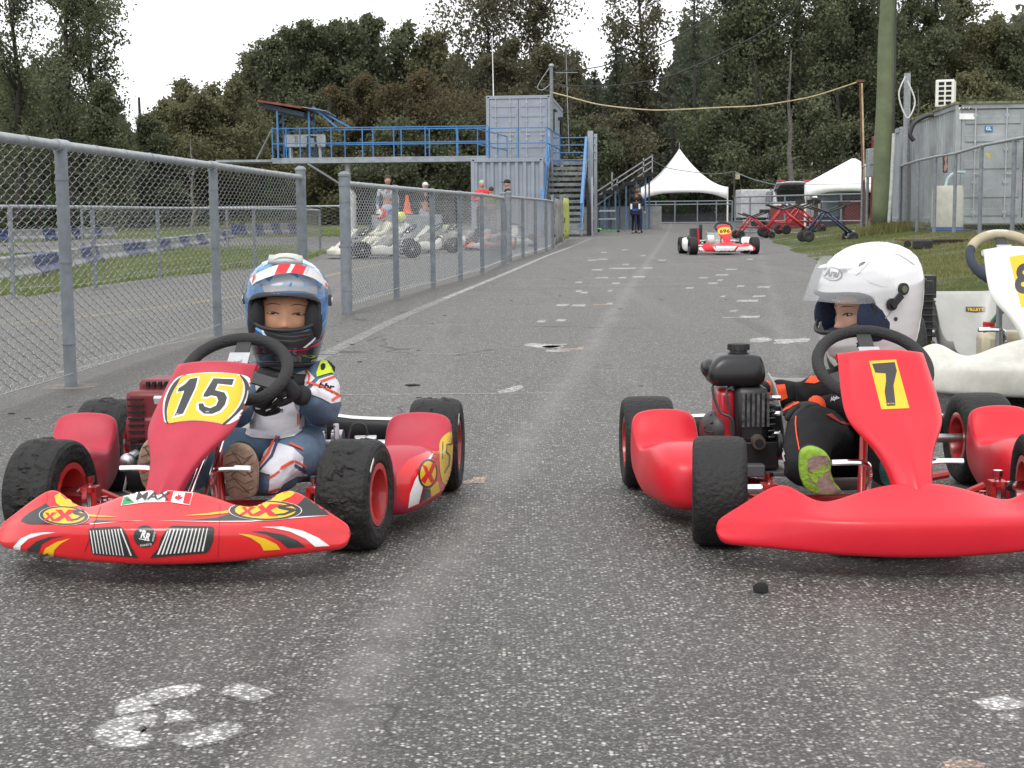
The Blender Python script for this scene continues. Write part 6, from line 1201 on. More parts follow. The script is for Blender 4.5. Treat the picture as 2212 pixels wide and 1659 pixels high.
def helmet(parent, c, yaw, pitch, roll, mat, pad, ly=1.0, s=1.0, visor_up=R(30), clear=None, vz=(-.030, .072), vo=1.0, phw=.0885, cp=(.072, .026)):
    root = empty('helmet'); root.parent = parent; root.location = c; root.rotation_euler = (pitch, roll, yaw); root.scale = (s, s, s)
    nu, nv = 128, 80; zs = [-.14 + .2835 * (1 - math.cos(math.pi * (k / nv) ** .98)) / 2 for k in range(nv + 1)]
    rows = [[hpt(2 * math.pi * i / nu, z, 0, ly) for i in range(nu)] for z in zs]; mb = MB(); mb.grid(rows, cu=True)
    def inport(p):
        if p.y > -.01: return False
        x, z = p.x / phw, (p.z - (-.006) - .009 * (abs(p.x) / phw) ** 2) / .0455
        return abs(x) ** 3.2 + abs(z) ** 3.2 < 1
    keep = [f for f in mb.f if not inport(sum((Vector(mb.v[i]) for i in f), Vector()) / len(f))]; mb.f = keep; mb.mi = [0] * len(keep); sh = mb.build('shell', mat, root, smooth=180, solid=.006)
    mb = MB(); pts = []
    for k in range(72): x, z = port(2 * math.pi * k / 72, hw=phw); pts.append(front(x, z, .001, ly))
    mb.tube(pts, .0060, 8, closed=True); mb.build('port_gasket', RIMK, root, smooth=180)
    mb = MB(); mb.tube([hpt(2 * math.pi * k / 60, -.138, -.002, ly) for k in range(60)], .008, 8, closed=True); mb.build('bottom_trim', RIMK, root, smooth=180)
    mb = MB()   # padding: cheek pads, brow and chin curtain
    for sd in (-1, 1): mb.ell((sd * cp[0], -.045 * ly, -.028), (cp[1], .062, .062), 18, 12)
    mb.ell((0, -.020, .062), (.088, .088 * ly, .030), 22, 10); mb.ell((0, -.085 * ly, -.082), (.075, .040, .034), 22, 10); mb.ell((0, .05, .0), (.09, .07, .12), 20, 12); mb.build('padding', pad, root, smooth=180)
    # visor: a curved shield lifted about its side pivots
    piv = Vector((0, .012, .030)); rm = Matrix.Rotation(-visor_up, 3, 'X'); rows = []; nz = 14
    def vpt(az, z):
        p = hpt(az, z, .010, ly); t = abs(az) / 1.45; zz = p.z * (1 - t ** 3 * .55) + .012 * t ** 3; p = Vector((p.x, p.y * (vo if p.y < 0 else 1), zz)); return piv + rm @ (p - piv)
    for i in range(41):
        az = -1.45 + 2.9 * i / 40; rows.append([vpt(az, vz[0] + (vz[1] - vz[0]) * k / nz) for k in range(nz + 1)])
    mb = MB(); mb.grid(rows); vis = mb.build('visor', clear or CLEAR, root, smooth=180, solid=.0022)
    for sd in (-1, 1):
        mb = MB(); p = Vector((sd * .112, .012, .030)); mb.cyl(p - Vector((sd * .004, 0, 0)), p + Vector((sd * .004, 0, 0)), .015, 24); mb.bar(p + Vector((sd * .006, -.012, -.012)), p + Vector((sd * .006, -.045, -.034)), .016, .008, (1, 0, 0)) if pad is PADB else None
        if pad is PADB: q = p + Vector((-sd * .002, -.040, -.030)); mb.cyl(q, q + Vector((sd * .007, 0, 0)), .015, 20)
        mb.build('visor_pivot', RIMK, root, smooth=40); mb = MB(); mb.cyl(p + Vector((sd * .003, 0, 0)), p + Vector((sd * .0062, 0, 0)), .0085, 16); mb.build('pivot_screw', CHR, root)
    return root, sh, vis, vpt
def face(parent, c, yaw, pitch, roll, mat, hair, s=1.0, gaze=(0, 0), narrow=1.0, name='face', child=True):
    root = empty('head'); root.parent = parent; root.location = c; root.rotation_euler = (pitch, roll, yaw); root.scale = (s, s, s)
    g = lambda x, z, cx, cz, sx, sz: math.exp(-((x - cx) / sx) ** 2 - ((z - cz) / sz) ** 2)
    def surf(x, z):
        t = (x / .069) ** 2 + ((z + .005) / .104) ** 2
        if t >= 1: t = .9999
        y = -.082 * math.sqrt(1 - t) ** .9; a = abs(x)
        y -= .016 * g(x, z, 0, -.031, .0105, .009) + .0045 * g(x, z, 0, -.014, .009, .018) + .006 * g(a, z, .011, -.034, .006, .006)
        y += .0055 * g(a, z, .030, .000, .016, .010); y -= .0035 * g(a, z, .029, .020, .020, .008); y -= .004 * g(a, z, .036, -.030, .018, .018)
        y -= .006 * g(x, z, 0, -.058, .020, .0055) + .005 * g(x, z, 0, -.070, .016, .006); y += .004 * g(x, z, 0, -.064, .022, .0025) + .003 * g(x, z, 0, -.045, .006, .008); y -= .006 * g(x, z, 0, -.092, .02, .012)
        y -= .0022 * g(a, z, .030, .0035, .014, .0035)
        return y
    rows = []
    for j in range(61):
        e = math.pi * (j / 60 - .5); z = -.005 + .104 * math.sin(e); w = .069 * math.cos(e); row = []
        for i in range(80):
            a = 2 * math.pi * i / 80; x = w * math.sin(a); cy = math.cos(a)
            if cy > 0: y = surf(x * .9995, -.005 + (z + .005) * .9995)
            else: y = .085 * (1 - min(1, (x / .069) ** 2 + ((z + .005) / .104) ** 2)) ** .5
            row.append(Vector((x, y, z)))
        rows.append(row)
    mb = MB(); mb.grid(rows, cu=True); mb.build(name, mat, root, smooth=180)
    for sd in (-1, 1):
        cx, cz = sd * .0295, .000; y0 = surf(cx, cz) - .0005
        mb = MB(); mb.ell((cx, y0 + .002, cz), (.0118, .0042, .0043 * narrow), 20, 10, rot=Matrix.Rotation(sd * -.10, 3, 'Y')); mb.build('eye_white', M('eye white', (.30, .26, .23), .25, var=.03), root, smooth=180)
        mb = MB(); mb.ell((cx + gaze[0], y0 - .0008, cz + gaze[1]), (.0058, .0025, .0045 * narrow), 16, 8); mb.build('iris', M('dark iris', (.012, .007, .005), .15), root, smooth=180)
        mb = MB(); mb.tube([(cx + sd * t * .0150, surf(cx + sd * t * .0150, cz + .0048 * narrow) - .0012, cz + (.0050 * (1 - t * t) - .001 - .0015 * t * (-1)) * narrow) for t in [-1 + k * .25 for k in range(9)]], [.0007, .0011, .0013, .0014, .0014, .0013, .0013, .0011, .0006], 6)
        mb.build('upper_lid', M('lash line', (.035, .016, .010), .6), root, smooth=180)
        mb = MB(); mb.tube([(cx + sd * t * .018, surf(cx + sd * t * .018, cz + .020) - .0003, cz + .019 + .0035 * (1 - t * t)) for t in [-1 + k * .25 for k in range(9)]], [.0005, .0009, .0012, .0013, .0013, .0012, .0010, .0008, .0004], 6)
        mb.build('eyebrow', M('soft brow hair', (.085, .042, .025), .8), root, smooth=180)
        mb = MB(); mb.ell((sd * .0065, surf(sd * .0065, -.040) + .0002, -.0402), (.0034, .002, .0018)); mb.build('nostril', M('nostril shade', (.05, .02, .015), .8), root)
        mb = MB(); mb.ell((sd * .069, .01, -.008), (.008, .018, .028)); mb.build('ear', mat, root)
    mb = MB(); mb.grid([[Vector((math.sin(a) * r_ * 1.0, -math.cos(a) * r_ * 1.12 + .004, z)) for a in [2 * math.pi * k / 40 for k in range(40)]] for z, r_ in ((.032, .0705), (.05, .066), (.070, .056), (.086, .042), (.098, .024), (.103, .004))], cu=True, caps=True); mb.build('hair', hair, root, smooth=180)
    return root
CLEAR = M('clear visor', (.55, .58, .60), .08, var=.02, alpha=.12, spec=.8)
HAIRK = M('black hair', (.012, .010, .009), .6, var=.3, scale=60); HAIRB = M('brown hair', (.05, .028, .016), .65, var=.3, scale=60)
def hand(parent, wrist, fwd, nrm, mat, curl=.9, s=1.0, side=1, thumb=1.0, name='glove'):
    """wrist point, fwd: along the palm, nrm: back of the hand; fingers curl away from nrm"""
    f = Vector(fwd).normalized(); n = Vector(nrm); n = (n - f * n.dot(f)).normalized(); a = f.cross(n) * side; W_ = Vector(wrist); j = {}; bn = []
    j['w'] = (W_, .0175 * s); j['p'] = (W_ + f * .026 * s, (.024 * s, .015 * s)); bn.append(('w', 'p'))
    for k, (off, L_, r) in enumerate(((-.026, .88, .0092), (-.009, 1.0, .0096), (.009, .94, .0092), (.025, .76, .0084))):
        b = W_ + f * (.052 - abs(off) * .25) * s + a * off * s; j[f'k{k}'] = (b, r * 1.1 * s); bn.append(('p', f'k{k}')); d = f.copy(); p = b; ang = curl * (.85 + .12 * k); prev = f'k{k}'
        for q, l in enumerate((.024, .017, .014)):
            t = ang * (q + .7) * .62; dd = (f * math.cos(t) - n * math.sin(t) + a * off * 1.5 * (1 - q * .3)).normalized(); p = p + dd * l * L_ * s; kk = f'f{k}{q}'; j[kk] = (p, r * (1 - .08 * q) * s); bn.append((prev, kk)); prev = kk
    tb_ = W_ + f * .018 * s - a * .022 * s; j['t0'] = (tb_, .0105 * s); bn.append(('p', 't0')); td = (f * .6 - a * .6 - n * .55 * thumb).normalized(); j['t1'] = (tb_ + td * .020 * s, .0098 * s); j['t2'] = (tb_ + td * .034 * s + (f * .4 - n * .4) * .012 * s, .0085 * s); bn += [('t0', 't1'), ('t1', 't2')]
    return skin(name, j, bn, mat, parent, 1)
def pj(tab): return {k: (P(x, y, Y), r) for k, (x, y, Y, r) in tab.items()}
def wrinkle(o, amp=.0045):
    me = o.data; cs = [v.co.copy() for v in me.vertices]; ns = [v.normal.copy() for v in me.vertices]
    for v, c, n in zip(me.vertices, cs, ns):
        q = Vector((c.x * 16, c.y * 9, c.z * 30)); w = mnoise.noise(q) ; rdg = (1 - abs(mnoise.noise(q * 1.3 + Vector((5, 2, 9)))) * 2.4); v.co = c + n * amp * (rdg * .8 + w * .9 + .3 * mnoise.noise(q * 3))
    return o
# ---------------------------------------------------------------- child in kart 15
SUITB = M('steel blue race suit', (.095, .15, .22), .8, var=.10, scale=9, bump=.7, bscale=16, spec=.25); SUITW = M('white race suit cloth', (.60, .585, .63), .8, var=.06, scale=9, bump=.5, bscale=18, spec=.25); SUITO = M('orange red piping', (.72, .08, .035), .75, spec=.25); SUITK = M('black race suit cloth', (.017, .017, .019), .85, var=.15, scale=9, bump=.8, bscale=16, spec=.25)
NEON = M('neon yellow cloth', (.55, .72, .02), .7, var=.05); GLK = M('black glove cloth', (.016, .016, .018), .8, var=.15, scale=40, bump=.4)
k1 = empty('person', P(610, 985, 3.84), 0, 'child in a blue helmet and blue white race suit driving kart 15', 'person')
BON = [('hip', 'belly'), ('belly', 'chest'), ('chest', 'neck'), ('chest', 'shR'), ('shR', 'elR'), ('elR', 'wrR'), ('chest', 'shL'), ('shL', 'elL'), ('elL', 'wrL'), ('hip', 'thR'), ('thR', 'knR'), ('knR', 'anR'), ('hip', 'thL'), ('thL', 'knL'), ('knL', 'anL')]
J1 = dict(hip=(612, 975, 3.86, .085), belly=(612, 920, 3.87, .084), chest=(616, 850, 3.87, .088), neck=(622, 800, 3.86, .05), shR=(692, 815, 3.85, .052), elR=(699, 896, 3.68, .046), wrR=(655, 856, 3.55, .032), shL=(556, 815, 3.85, .048), elL=(500, 900, 3.72, .044), wrL=(528, 880, 3.60, .03),
          thR=(650, 985, 3.72, .066), knR=(632, 985, 3.50, .060), anR=(570, 1045, 3.31, .042), thL=(575, 985, 3.72, .064), knL=(470, 965, 3.48, .055), anL=(385, 1045, 3.31, .04))
def small(tab, k): return {a: (x, y, Y, r * k) for a, (x, y, Y, r) in tab.items()}
b1 = dict(pj(small(J1, .72))); b1['head'] = (P(620, 700, 3.86), .045); skin('body', b1, BON + [('neck', 'head')], SKIN, k1, 1)
suit1 = wrinkle(skin('race_suit', pj(J1), BON, SUITB, k1, 3))
HW = M('helmet white paint', (.74, .74, .75), .12, var=.02, coat=.8)
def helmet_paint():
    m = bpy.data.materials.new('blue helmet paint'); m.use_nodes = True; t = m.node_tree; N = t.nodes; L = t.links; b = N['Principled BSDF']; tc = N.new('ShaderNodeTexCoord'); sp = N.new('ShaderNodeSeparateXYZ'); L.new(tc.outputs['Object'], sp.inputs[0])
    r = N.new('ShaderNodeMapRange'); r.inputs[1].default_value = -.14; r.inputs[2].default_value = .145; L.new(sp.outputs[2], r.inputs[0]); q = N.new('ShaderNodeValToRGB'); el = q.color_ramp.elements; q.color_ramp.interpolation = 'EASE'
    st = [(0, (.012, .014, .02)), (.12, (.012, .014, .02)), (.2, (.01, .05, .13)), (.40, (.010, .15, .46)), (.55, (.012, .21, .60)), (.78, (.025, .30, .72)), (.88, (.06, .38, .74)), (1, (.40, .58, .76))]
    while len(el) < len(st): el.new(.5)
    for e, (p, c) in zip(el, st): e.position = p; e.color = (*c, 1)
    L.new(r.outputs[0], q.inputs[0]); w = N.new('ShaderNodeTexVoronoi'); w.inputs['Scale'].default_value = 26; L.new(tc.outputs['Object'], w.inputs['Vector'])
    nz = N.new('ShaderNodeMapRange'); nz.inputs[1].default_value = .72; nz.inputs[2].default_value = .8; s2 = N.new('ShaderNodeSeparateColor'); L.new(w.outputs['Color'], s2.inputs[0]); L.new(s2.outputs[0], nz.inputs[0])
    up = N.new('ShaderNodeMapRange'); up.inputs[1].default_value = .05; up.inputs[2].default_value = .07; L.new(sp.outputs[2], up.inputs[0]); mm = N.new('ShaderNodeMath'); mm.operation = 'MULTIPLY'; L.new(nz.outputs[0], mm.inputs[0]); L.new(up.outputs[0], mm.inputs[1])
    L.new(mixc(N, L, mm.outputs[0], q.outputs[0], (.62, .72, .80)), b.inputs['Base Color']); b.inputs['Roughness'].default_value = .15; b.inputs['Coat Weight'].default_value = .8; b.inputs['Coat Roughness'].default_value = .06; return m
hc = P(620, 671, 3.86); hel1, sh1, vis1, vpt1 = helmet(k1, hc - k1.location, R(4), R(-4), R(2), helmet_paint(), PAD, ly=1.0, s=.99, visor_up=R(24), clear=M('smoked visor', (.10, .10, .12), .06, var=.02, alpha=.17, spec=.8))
face(k1, hc - k1.location + Vector((.004, -.012, -.010)), R(4), R(-6), R(3), SKIN, HAIRK, s=1.08, gaze=(.000, .0003), narrow=.68, child=True)
bpy.context.view_layer.update()
ZH = lambda pts: [(510.1 + .1653 * x, 537.6 + .1653 * y) for x, y in pts]
def DH(nm, ps, mt, off, tg=None, text=None): o = decal(nm, ps, tg or [sh1], mt, hel1, off, 4, text); return o
DH('visor_strip', [ZH([(190, 400), (280, 330), (420, 262), (560, 215), (700, 203), (900, 240), (1020, 300), (1110, 375), (1190, 465), (1178, 530), (1120, 470), (1010, 395), (870, 345), (700, 322), (510, 350), (380, 395), (270, 440), (220, 480)])], M('white film', (.72, .72, .72), .3), .0035, [vis1])
DH('visor_strip_red', [ZH([(562, 214), (716, 206), (650, 328), (504, 352)]), ZH([(776, 208), (912, 244), (862, 345), (712, 322)]), ZH([(240, 360), (255, 350), (240, 440), (222, 462)]), ZH([(262, 350), (268, 352), (262, 400), (252, 420)]), ZH([(1150, 452), (1160, 445), (1168, 500), (1155, 495)]), ZH([(1168, 450), (1176, 462), (1180, 510), (1172, 500)])], STK_R, .0045, [vis1])
DH('visor_text', [], STK_R, .0045, [vis1], [('BR KART', 510.1 + .1653 * 925, 537.6 + .1653 * 300, 13, 2.4, -1.1, .01, .2)])
DH('brow_band', [ZH([(340, 470), (520, 485), (700, 492), (900, 495), (1060, 480), (1050, 600), (900, 560), (700, 548), (500, 560), (380, 600)])], M('silver grey band', (.50, .53, .57), .3, var=.06, scale=60), .0012)
DH('white_swoosh', [ZH([(330, 1000), (360, 1040), (372, 1100), (430, 1170), (540, 1290), (520, 1300), (400, 1190), (350, 1110), (325, 1040)]), ZH([(1075, 1050), (1050, 1100), (1030, 1150), (970, 1210), (870, 1290), (900, 1295), (990, 1225), (1045, 1160), (1070, 1100)])], HW, .0012)
DH('light_blue_swoosh', [ZH([(150, 880), (230, 950), (330, 1050), (370, 1130), (300, 1080), (200, 1010), (150, 930)]), ZH([(1170, 930), (1120, 1030), (1050, 1110), (1060, 1080), (1100, 1000), (1150, 930)])], M('light blue film', (.10, .38, .72), .15, coat=.6), .0010)
DH('red_line', [ZH([(150, 980), (240, 1080), (330, 1230), (520, 1280), (330, 1250), (220, 1100)]), ZH([(1170, 1040), (1100, 1200), (960, 1280), (890, 1300), (1060, 1260), (1120, 1180)]), ZH([(430, 1290), (560, 1312), (720, 1325), (900, 1310), (1040, 1270), (900, 1318), (720, 1333), (560, 1320)])], STK_R, .0014)
DH('chin_vent', [ZH([(370, 1030), (560, 1090), (750, 1100), (950, 1070), (1060, 1020), (1030, 1130), (960, 1200), (860, 1290), (700, 1300), (545, 1285), (430, 1170), (375, 1090)])], M('black chin vent', (.02, .021, .023), .35, var=.1), .0008)
DH('chin_vent_line', [ZH([(400, 1080), (560, 1130), (750, 1140), (950, 1115), (1030, 1080), (950, 1124), (750, 1150), (560, 1140)]), ZH([(420, 1130), (560, 1190), (760, 1200), (960, 1160), (760, 1212), (560, 1200)])], M('grey rubber line', (.10, .10, .105), .5), .0014)
DH('pale_patch', [ZH([(330, 170), (420, 130), (560, 105), (570, 150), (440, 190), (360, 230)]), ZH([(900, 140), (1000, 190), (1060, 240), (1000, 250), (900, 200)]), ZH([(210, 330), (300, 250), (260, 330), (200, 380)])], M('pale blue film', (.45, .62, .76), .15, coat=.6), .0010)
mb = MB(); a0 = hel1.matrix_world.inverted()
rows = [[Vector((x * (1 - .12 * k), -.030 - .035 * k + 0, .146 - .006 * k - .9 * x * x * 2)) + Vector((0, 0, h_)) for x, h_ in ((-.043, -.012), (-.038, -.002), (-.02, .002), (0, .003), (.02, .002), (.038, -.002), (.043, -.012))] for k in (-.3, 0, .5, 1.0, 1.3)]
mb.grid(rows); mb.grid([[Vector((-.046, -.070, .120)), Vector((.046, -.070, .120))], [Vector((-.042, -.066, .142)), Vector((.042, -.066, .142))]]); mb.build('top_vent', M('vent white plastic', (.66, .66, .64), .35), hel1, smooth=60, solid=.006)
# neck brace, suit panels
mb = MB(); nc = P(622, 800, 3.86) - k1.location; mb.tube([nc + Vector((.074 * math.cos(a), -.008 + .070 * math.sin(a), -.012 + .010 * math.sin(a * 2))) for a in [2 * math.pi * k / 30 for k in range(30)]], .018, 12, closed=True); col1 = mb.build('neck_brace', M('black neck brace', (.018, .018, .020), .85, bump=.4, bscale=200), k1, smooth=180)
bpy.context.view_layer.update(); decal('brace_text', [], [col1, sh1], M('grey lettering', (.45, .45, .45), .6), k1, .0015, 4, [('OMP', 466 + .4132 * 518, 521 + .4132 * 622, 17, 8, -.45, .03, .1)])
def DS(nm, ps, mt, off, text=None): return decal(nm, [Z2(p) for p in ps], [suit1], mt, k1, off, 4, text)
DS('chest_panel', [[(200, 650), (330, 640), (400, 700), (480, 670), (520, 720), (480, 760), (440, 860), (436, 960), (452, 990), (410, 1022), (340, 1036), (250, 1034), (180, 1025), (150, 1010), (180, 930), (210, 850)]], SUITW, .002)
DS('arm_panel', [[(500, 770), (540, 725), (610, 700), (650, 712), (662, 770), (655, 840), (600, 850), (545, 820), (470, 790)]], SUITW, .002)
DS('shoulder_patch', [[(528, 690), (545, 632), (575, 615), (620, 630), (655, 680), (660, 715), (600, 690), (530, 712)]], NEON, .0025); DS('shoulder_trim', [[(572, 616), (590, 618), (640, 680), (618, 690)]], SUITK, .0035)
DS('shoulder_logo', [[(548, 652), (560, 642), (572, 648), (572, 666), (560, 680), (548, 674)]], SUITK, .0035)
DS('piping', [[(470, 675), (480, 672), (498, 705), (492, 735), (484, 735), (488, 705)], [(480, 735), (560, 760), (640, 800), (640, 812), (560, 772), (478, 745)], [(545, 735), (640, 695), (650, 700), (560, 742)], [(600, 830), (650, 800), (660, 808), (606, 842)], [(330, 818), (380, 832), (378, 840), (328, 826)], [(425, 900), (432, 900), (430, 960), (422, 960)]], SUITO, .0035)
DS('lettering', [], SUITK, .0035, [('bbr', 466 + .4132 * 578, 521 + .4132 * 762, 33, 12, .15, .04, .2), ('racing team', 466 + .4132 * 610, 521 + .4132 * 796, 34, 6, .42, .01, .4), ('team', 466 + .4132 * 318, 521 + .4132 * 885, 28, 9, .02, .02, .5)])
DS('leg_panel', [[(250, 1100), (300, 1050), (400, 1080), (455, 1130), (450, 1190), (478, 1225), (420, 1230), (350, 1270), (320, 1312), (275, 1315), (285, 1220), (215, 1200)]], SUITW, .002)
DS('leg_stripes', [[(310, 1020), (320, 1022), (280, 1120), (222, 1195), (214, 1190), (270, 1110)], [(385, 1055), (450, 1085), (455, 1095), (385, 1066)], [(400, 1145), (340, 1180), (330, 1200), (408, 1155)], [(330, 1200), (275, 1235), (280, 1245), (330, 1212)], [(410, 1145), (470, 1178), (466, 1186), (408, 1156)], [(330, 1285), (275, 1305), (275, 1316), (330, 1296)]], SUITO, .003)
DS('leg_stripes_blue', [[(325, 1022), (340, 1026), (300, 1130), (235, 1200), (228, 1196), (290, 1118)], [(410, 1165), (470, 1200), (466, 1215), (405, 1180)]], M('navy stripe', (.03, .04, .12), .8), .003)
# hands in black gloves on the wheel rim
wr = P(650, 866, 3.54) - Vector((0, 0, 0)); hR = hand(k1, P(648, 850, 3.53), P(585, 820, 3.49) - P(648, 850, 3.53), (.15, -.8, .55), GLK, 1.25, 1.0, 1); hL = hand(k1, P(556, 888, 3.60), P(584, 848, 3.54) - P(556, 888, 3.60), (.1, -.9, .2), GLK, .8, .95, -1)
cuff = skin('cuff', {'a': (P(662, 861, 3.56), .034), 'b': (P(640, 847, 3.525), .027)}, [('a', 'b')], GLK, k1, 2)
decal('glove_knuckle', [Z2([(218, 762), (240, 756), (246, 790), (228, 796)]), Z2([(254, 762), (280, 760), (282, 792), (262, 798)])], [hR], M('grey knuckle guard', (.42, .42, .40), .5), k1, .002, 4); decal('glove_trim', [Z2([(222, 725), (236, 730), (232, 738), (222, 736)]), Z2([(258, 726), (285, 730), (280, 740), (262, 738)])], [hR], STK_W, k1, .002, 4)
decal('glove_trim', [Z2([(262, 880), (290, 872), (290, 878), (264, 888)]), Z2([(210, 868), (235, 872), (234, 878), (212, 876)])], [hL, hR], STK_W, k1, .002, 4)
# ---------------------------------------------------------------- shoes
def shoe(parent, outline, Y, tilt, mat_sole, mat_up, back, label=None, th=.016, dirv=(0, .97, .25)):
    root = empty('shoe'); root.parent = parent; c = P(sum(p[0] for p in outline) / len(outline), sum(p[1] for p in outline) / len(outline), Y); pts = []
    for x, y in spline(outline, 4):
        r = ray(x, y); n = Vector((0, math.cos(tilt), math.sin(tilt))); o = Vector((0, 0, H)); t = (c - o).dot(n) / r.dot(n); pts.append(o + r * t)
    d = Vector(dirv).normalized(); rows = []
    cc = sum(pts, Vector()) / len(pts)
    for k, (dd, sc) in enumerate(((0, .90), (.002, .97), (.006, 1.0), (th, 1.0), (th + .003, .95))): rows.append([cc + (p - cc) * sc + d * dd - parent.location for p in pts])
    mb = MB(); mb.grid(rows, cu=True, caps=True); so_ = mb.build('sole', mat_sole, root, smooth=50)
    rows = [[cc + (p - cc) * sc + d * (th + dd) + Vector((0, 0, up)) - parent.location for p in pts] for dd, sc, up in ((0, .94, 0), (.02, .92, 0), (.045, .78, -.004), (.075, .6, -.012), (.11, .5, -.02))]
    mb = MB(); mb.grid(rows, cu=True, caps=True); mb.build('upper', mat_up, root, smooth=180); return so_
SOLE = M('tan rubber sole', (.30, .21, .15), .8, var=.18, scale=30, bump=.5, bscale=60); SOLD = M('sole groove', (.13, .085, .06), .9)
s1 = shoe(k1, [(483, 985), (496, 968), (515, 962), (540, 972), (555, 1000), (557, 1040), (552, 1070), (524, 1082), (496, 1076), (485, 1040), (480, 1010)], 3.27, R(12), SOLE, SUITK, 0); s2 = shoe(k1, [(298, 1000), (304, 970), (325, 948), (350, 945), (362, 965), (366, 1000), (358, 1040), (345, 1062), (322, 1064), (305, 1043)], 3.27, R(12), SOLE, SUITK, 0)
bpy.context.view_layer.update()
def zz(cx, cy, w, n, dy, t=2.2):
    out = []
    for k in range(n):
        y = cy + k * dy; out.append([(cx - w, y), (cx - w / 3, y - 7), (cx + w / 3, y + 5), (cx + w, y - 4), (cx + w, y - 4 + t), (cx + w / 3, y + 5 + t), (cx - w / 3, y - 7 + t), (cx - w, y + t)])
    return out
decal('tread_groove', zz(518, 985, 30, 5, 18) + [[(500, 975), (503, 975), (545, 1030), (542, 1032)], [(540, 985), (543, 987), (500, 1030), (497, 1028)], [(500, 1030), (503, 1030), (540, 1065), (536, 1066)]], [s1], SOLD, k1, .0006, 5)
decal('tread_groove', zz(330, 968, 26, 5, 18) + [[(310, 965), (313, 965), (350, 1020), (347, 1022)], [(345, 965), (348, 967), (308, 1020), (305, 1018)]], [s2], SOLD, k1, .0006, 5)
# ---------------------------------------------------------------- child in kart 7
k2 = empty('person', P(1860, 985, 3.86), 0, 'child in a white helmet and black orange race suit in kart 7', 'person')
J2 = dict(hip=(1862, 985, 3.88, .088), belly=(1868, 930, 3.89, .086), chest=(1880, 850, 3.88, .088), neck=(1888, 792, 3.87, .05), shR=(1950, 818, 3.87, .052), elR=(1885, 908, 3.70, .050), wrR=(1772, 876, 3.57, .034), shL=(1802, 832, 3.87, .050), elL=(1722, 862, 3.98, .046), wrL=(1662, 845, 3.93, .036),
          thR=(1905, 985, 3.72, .066), knR=(1915, 955, 3.50, .060), anR=(1918, 1040, 3.38, .04), thL=(1815, 980, 3.74, .070), knL=(1752, 915, 3.52, .068), anL=(1733, 1040, 3.36, .048))
b2 = dict(pj(small(J2, .72))); b2['head'] = (P(1880, 700, 3.87), .045); skin('body', b2, BON + [('neck', 'head')], SKIN2, k2, 1); suit2 = wrinkle(skin('race_suit', pj(J2), BON, SUITK, k2, 3))
hc2 = P(1880, 648, 3.87); hel2, sh2, vis2, vpt2 = helmet(k2, hc2 - k2.location, R(-64), R(9), R(0), HW, PADB, ly=1.12, s=1.05, visor_up=R(23), phw=.0975, cp=(.083, .020), vz=(-.042, .070), vo=1.05, clear=M('clear visor film', (.62, .64, .66), .06, var=.02, alpha=.15, spec=.8))
face(k2, hc2 - k2.location + Vector((-.014, -.014, -.026)), R(-72), R(6), 0, SKIN2, HAIRB, s=1.0, gaze=(-.002, 0)); bpy.context.view_layer.update()
Z7 = lambda pts: [(1716.9 + .1752 * x, 504.7 + .1752 * y) for x, y in pts]
def DW7(nm, ps, mt, off, text=None, tg=None): return decal(nm, ps, tg or [sh2], mt, hel2, off, 4, text)
LG = M('grey badge ink', (.16, .15, .16), .35)
DW7('badge', [[Z7(ellipse(470, 502, 122, 84, .12)), Z7(ellipse(462, 500, 112, 76, .12))]], LG, .0012); DW7('badge_text', [], LG, .0014, [('Arai', 1716.9 + .1752 * 462, 504.7 + .1752 * 488, 33, 17, .12, .035, .25), ('HELMET', 1716.9 + .1752 * 440, 504.7 + .1752 * 552, 17, 2.6, .12, .0, 0)])
DW7('vent_hole', [Z7(spline([(780, 402), (800, 370), (850, 348), (870, 352), (850, 380), (805, 402)], 3)), Z7(ellipse(1243, 1052, 22, 26)), Z7([(232, 1215), (280, 1265), (292, 1280), (262, 1272), (236, 1240)]), Z7([(345, 1285), (420, 1285), (380, 1295), (350, 1302)])], M('vent shade', (.05, .035, .035), .6), .0010)
GS = M('shell seam', (.42, .42, .43), .3)
DW7('shell_seam', [Z7([(740, 520), (920, 345), (925, 350), (880, 410), (790, 505)]), Z7([(670, 445), (720, 425), (748, 450), (744, 470), (725, 440)]), Z7([(1180, 242), (1280, 255), (1380, 310), (1480, 385), (1475, 390), (1370, 318), (1280, 264)]), Z7([(830, 540), (950, 610), (1060, 650), (1180, 660), (1060, 656), (950, 618)]), Z7([(1040, 1100), (1150, 1000), (1250, 860), (1282, 760), (1288, 762), (1260, 865), (1160, 1010), (1050, 1105)])], GS, .0008)
mb = MB()
for k, (az, z) in enumerate(((R(25), .100), (R(-25), .100))):
    p = hpt(az, z, .001, 1.12); mb.ell(p, (.012, .022, .006))
mb.build('vent_scoop', HW, hel2, smooth=180)
mb = MB(); nc = P(1890, 795, 3.87) - k2.location; mb.tube([nc + Vector((.078 * math.cos(a), -.005 + .072 * math.sin(a), 0)) for a in [2 * math.pi * k / 30 for k in range(30)]], .022, 12, closed=True); mb.build('suit_collar', SUITK, k2, smooth=180)
ORG = M('fluorescent orange cloth', (.85, .10, .03), .75, var=.06, spec=.25); ZK = lambda pts: [(1563.4 + .2051 * x, 757 + .2051 * y) for x, y in pts]
def DK(nm, ps, mt, off, text=None, tg=None): return decal(nm, ps, tg or [suit2], mt, k2, off, 4, text)
DK('sleeve_panel', [ZK([(520, 370), (640, 360), (670, 500), (560, 545), (440, 530), (500, 440)]), ZK([(860, 340), (920, 275), (1010, 262), (1020, 330), (960, 350)])], ORG, .002)
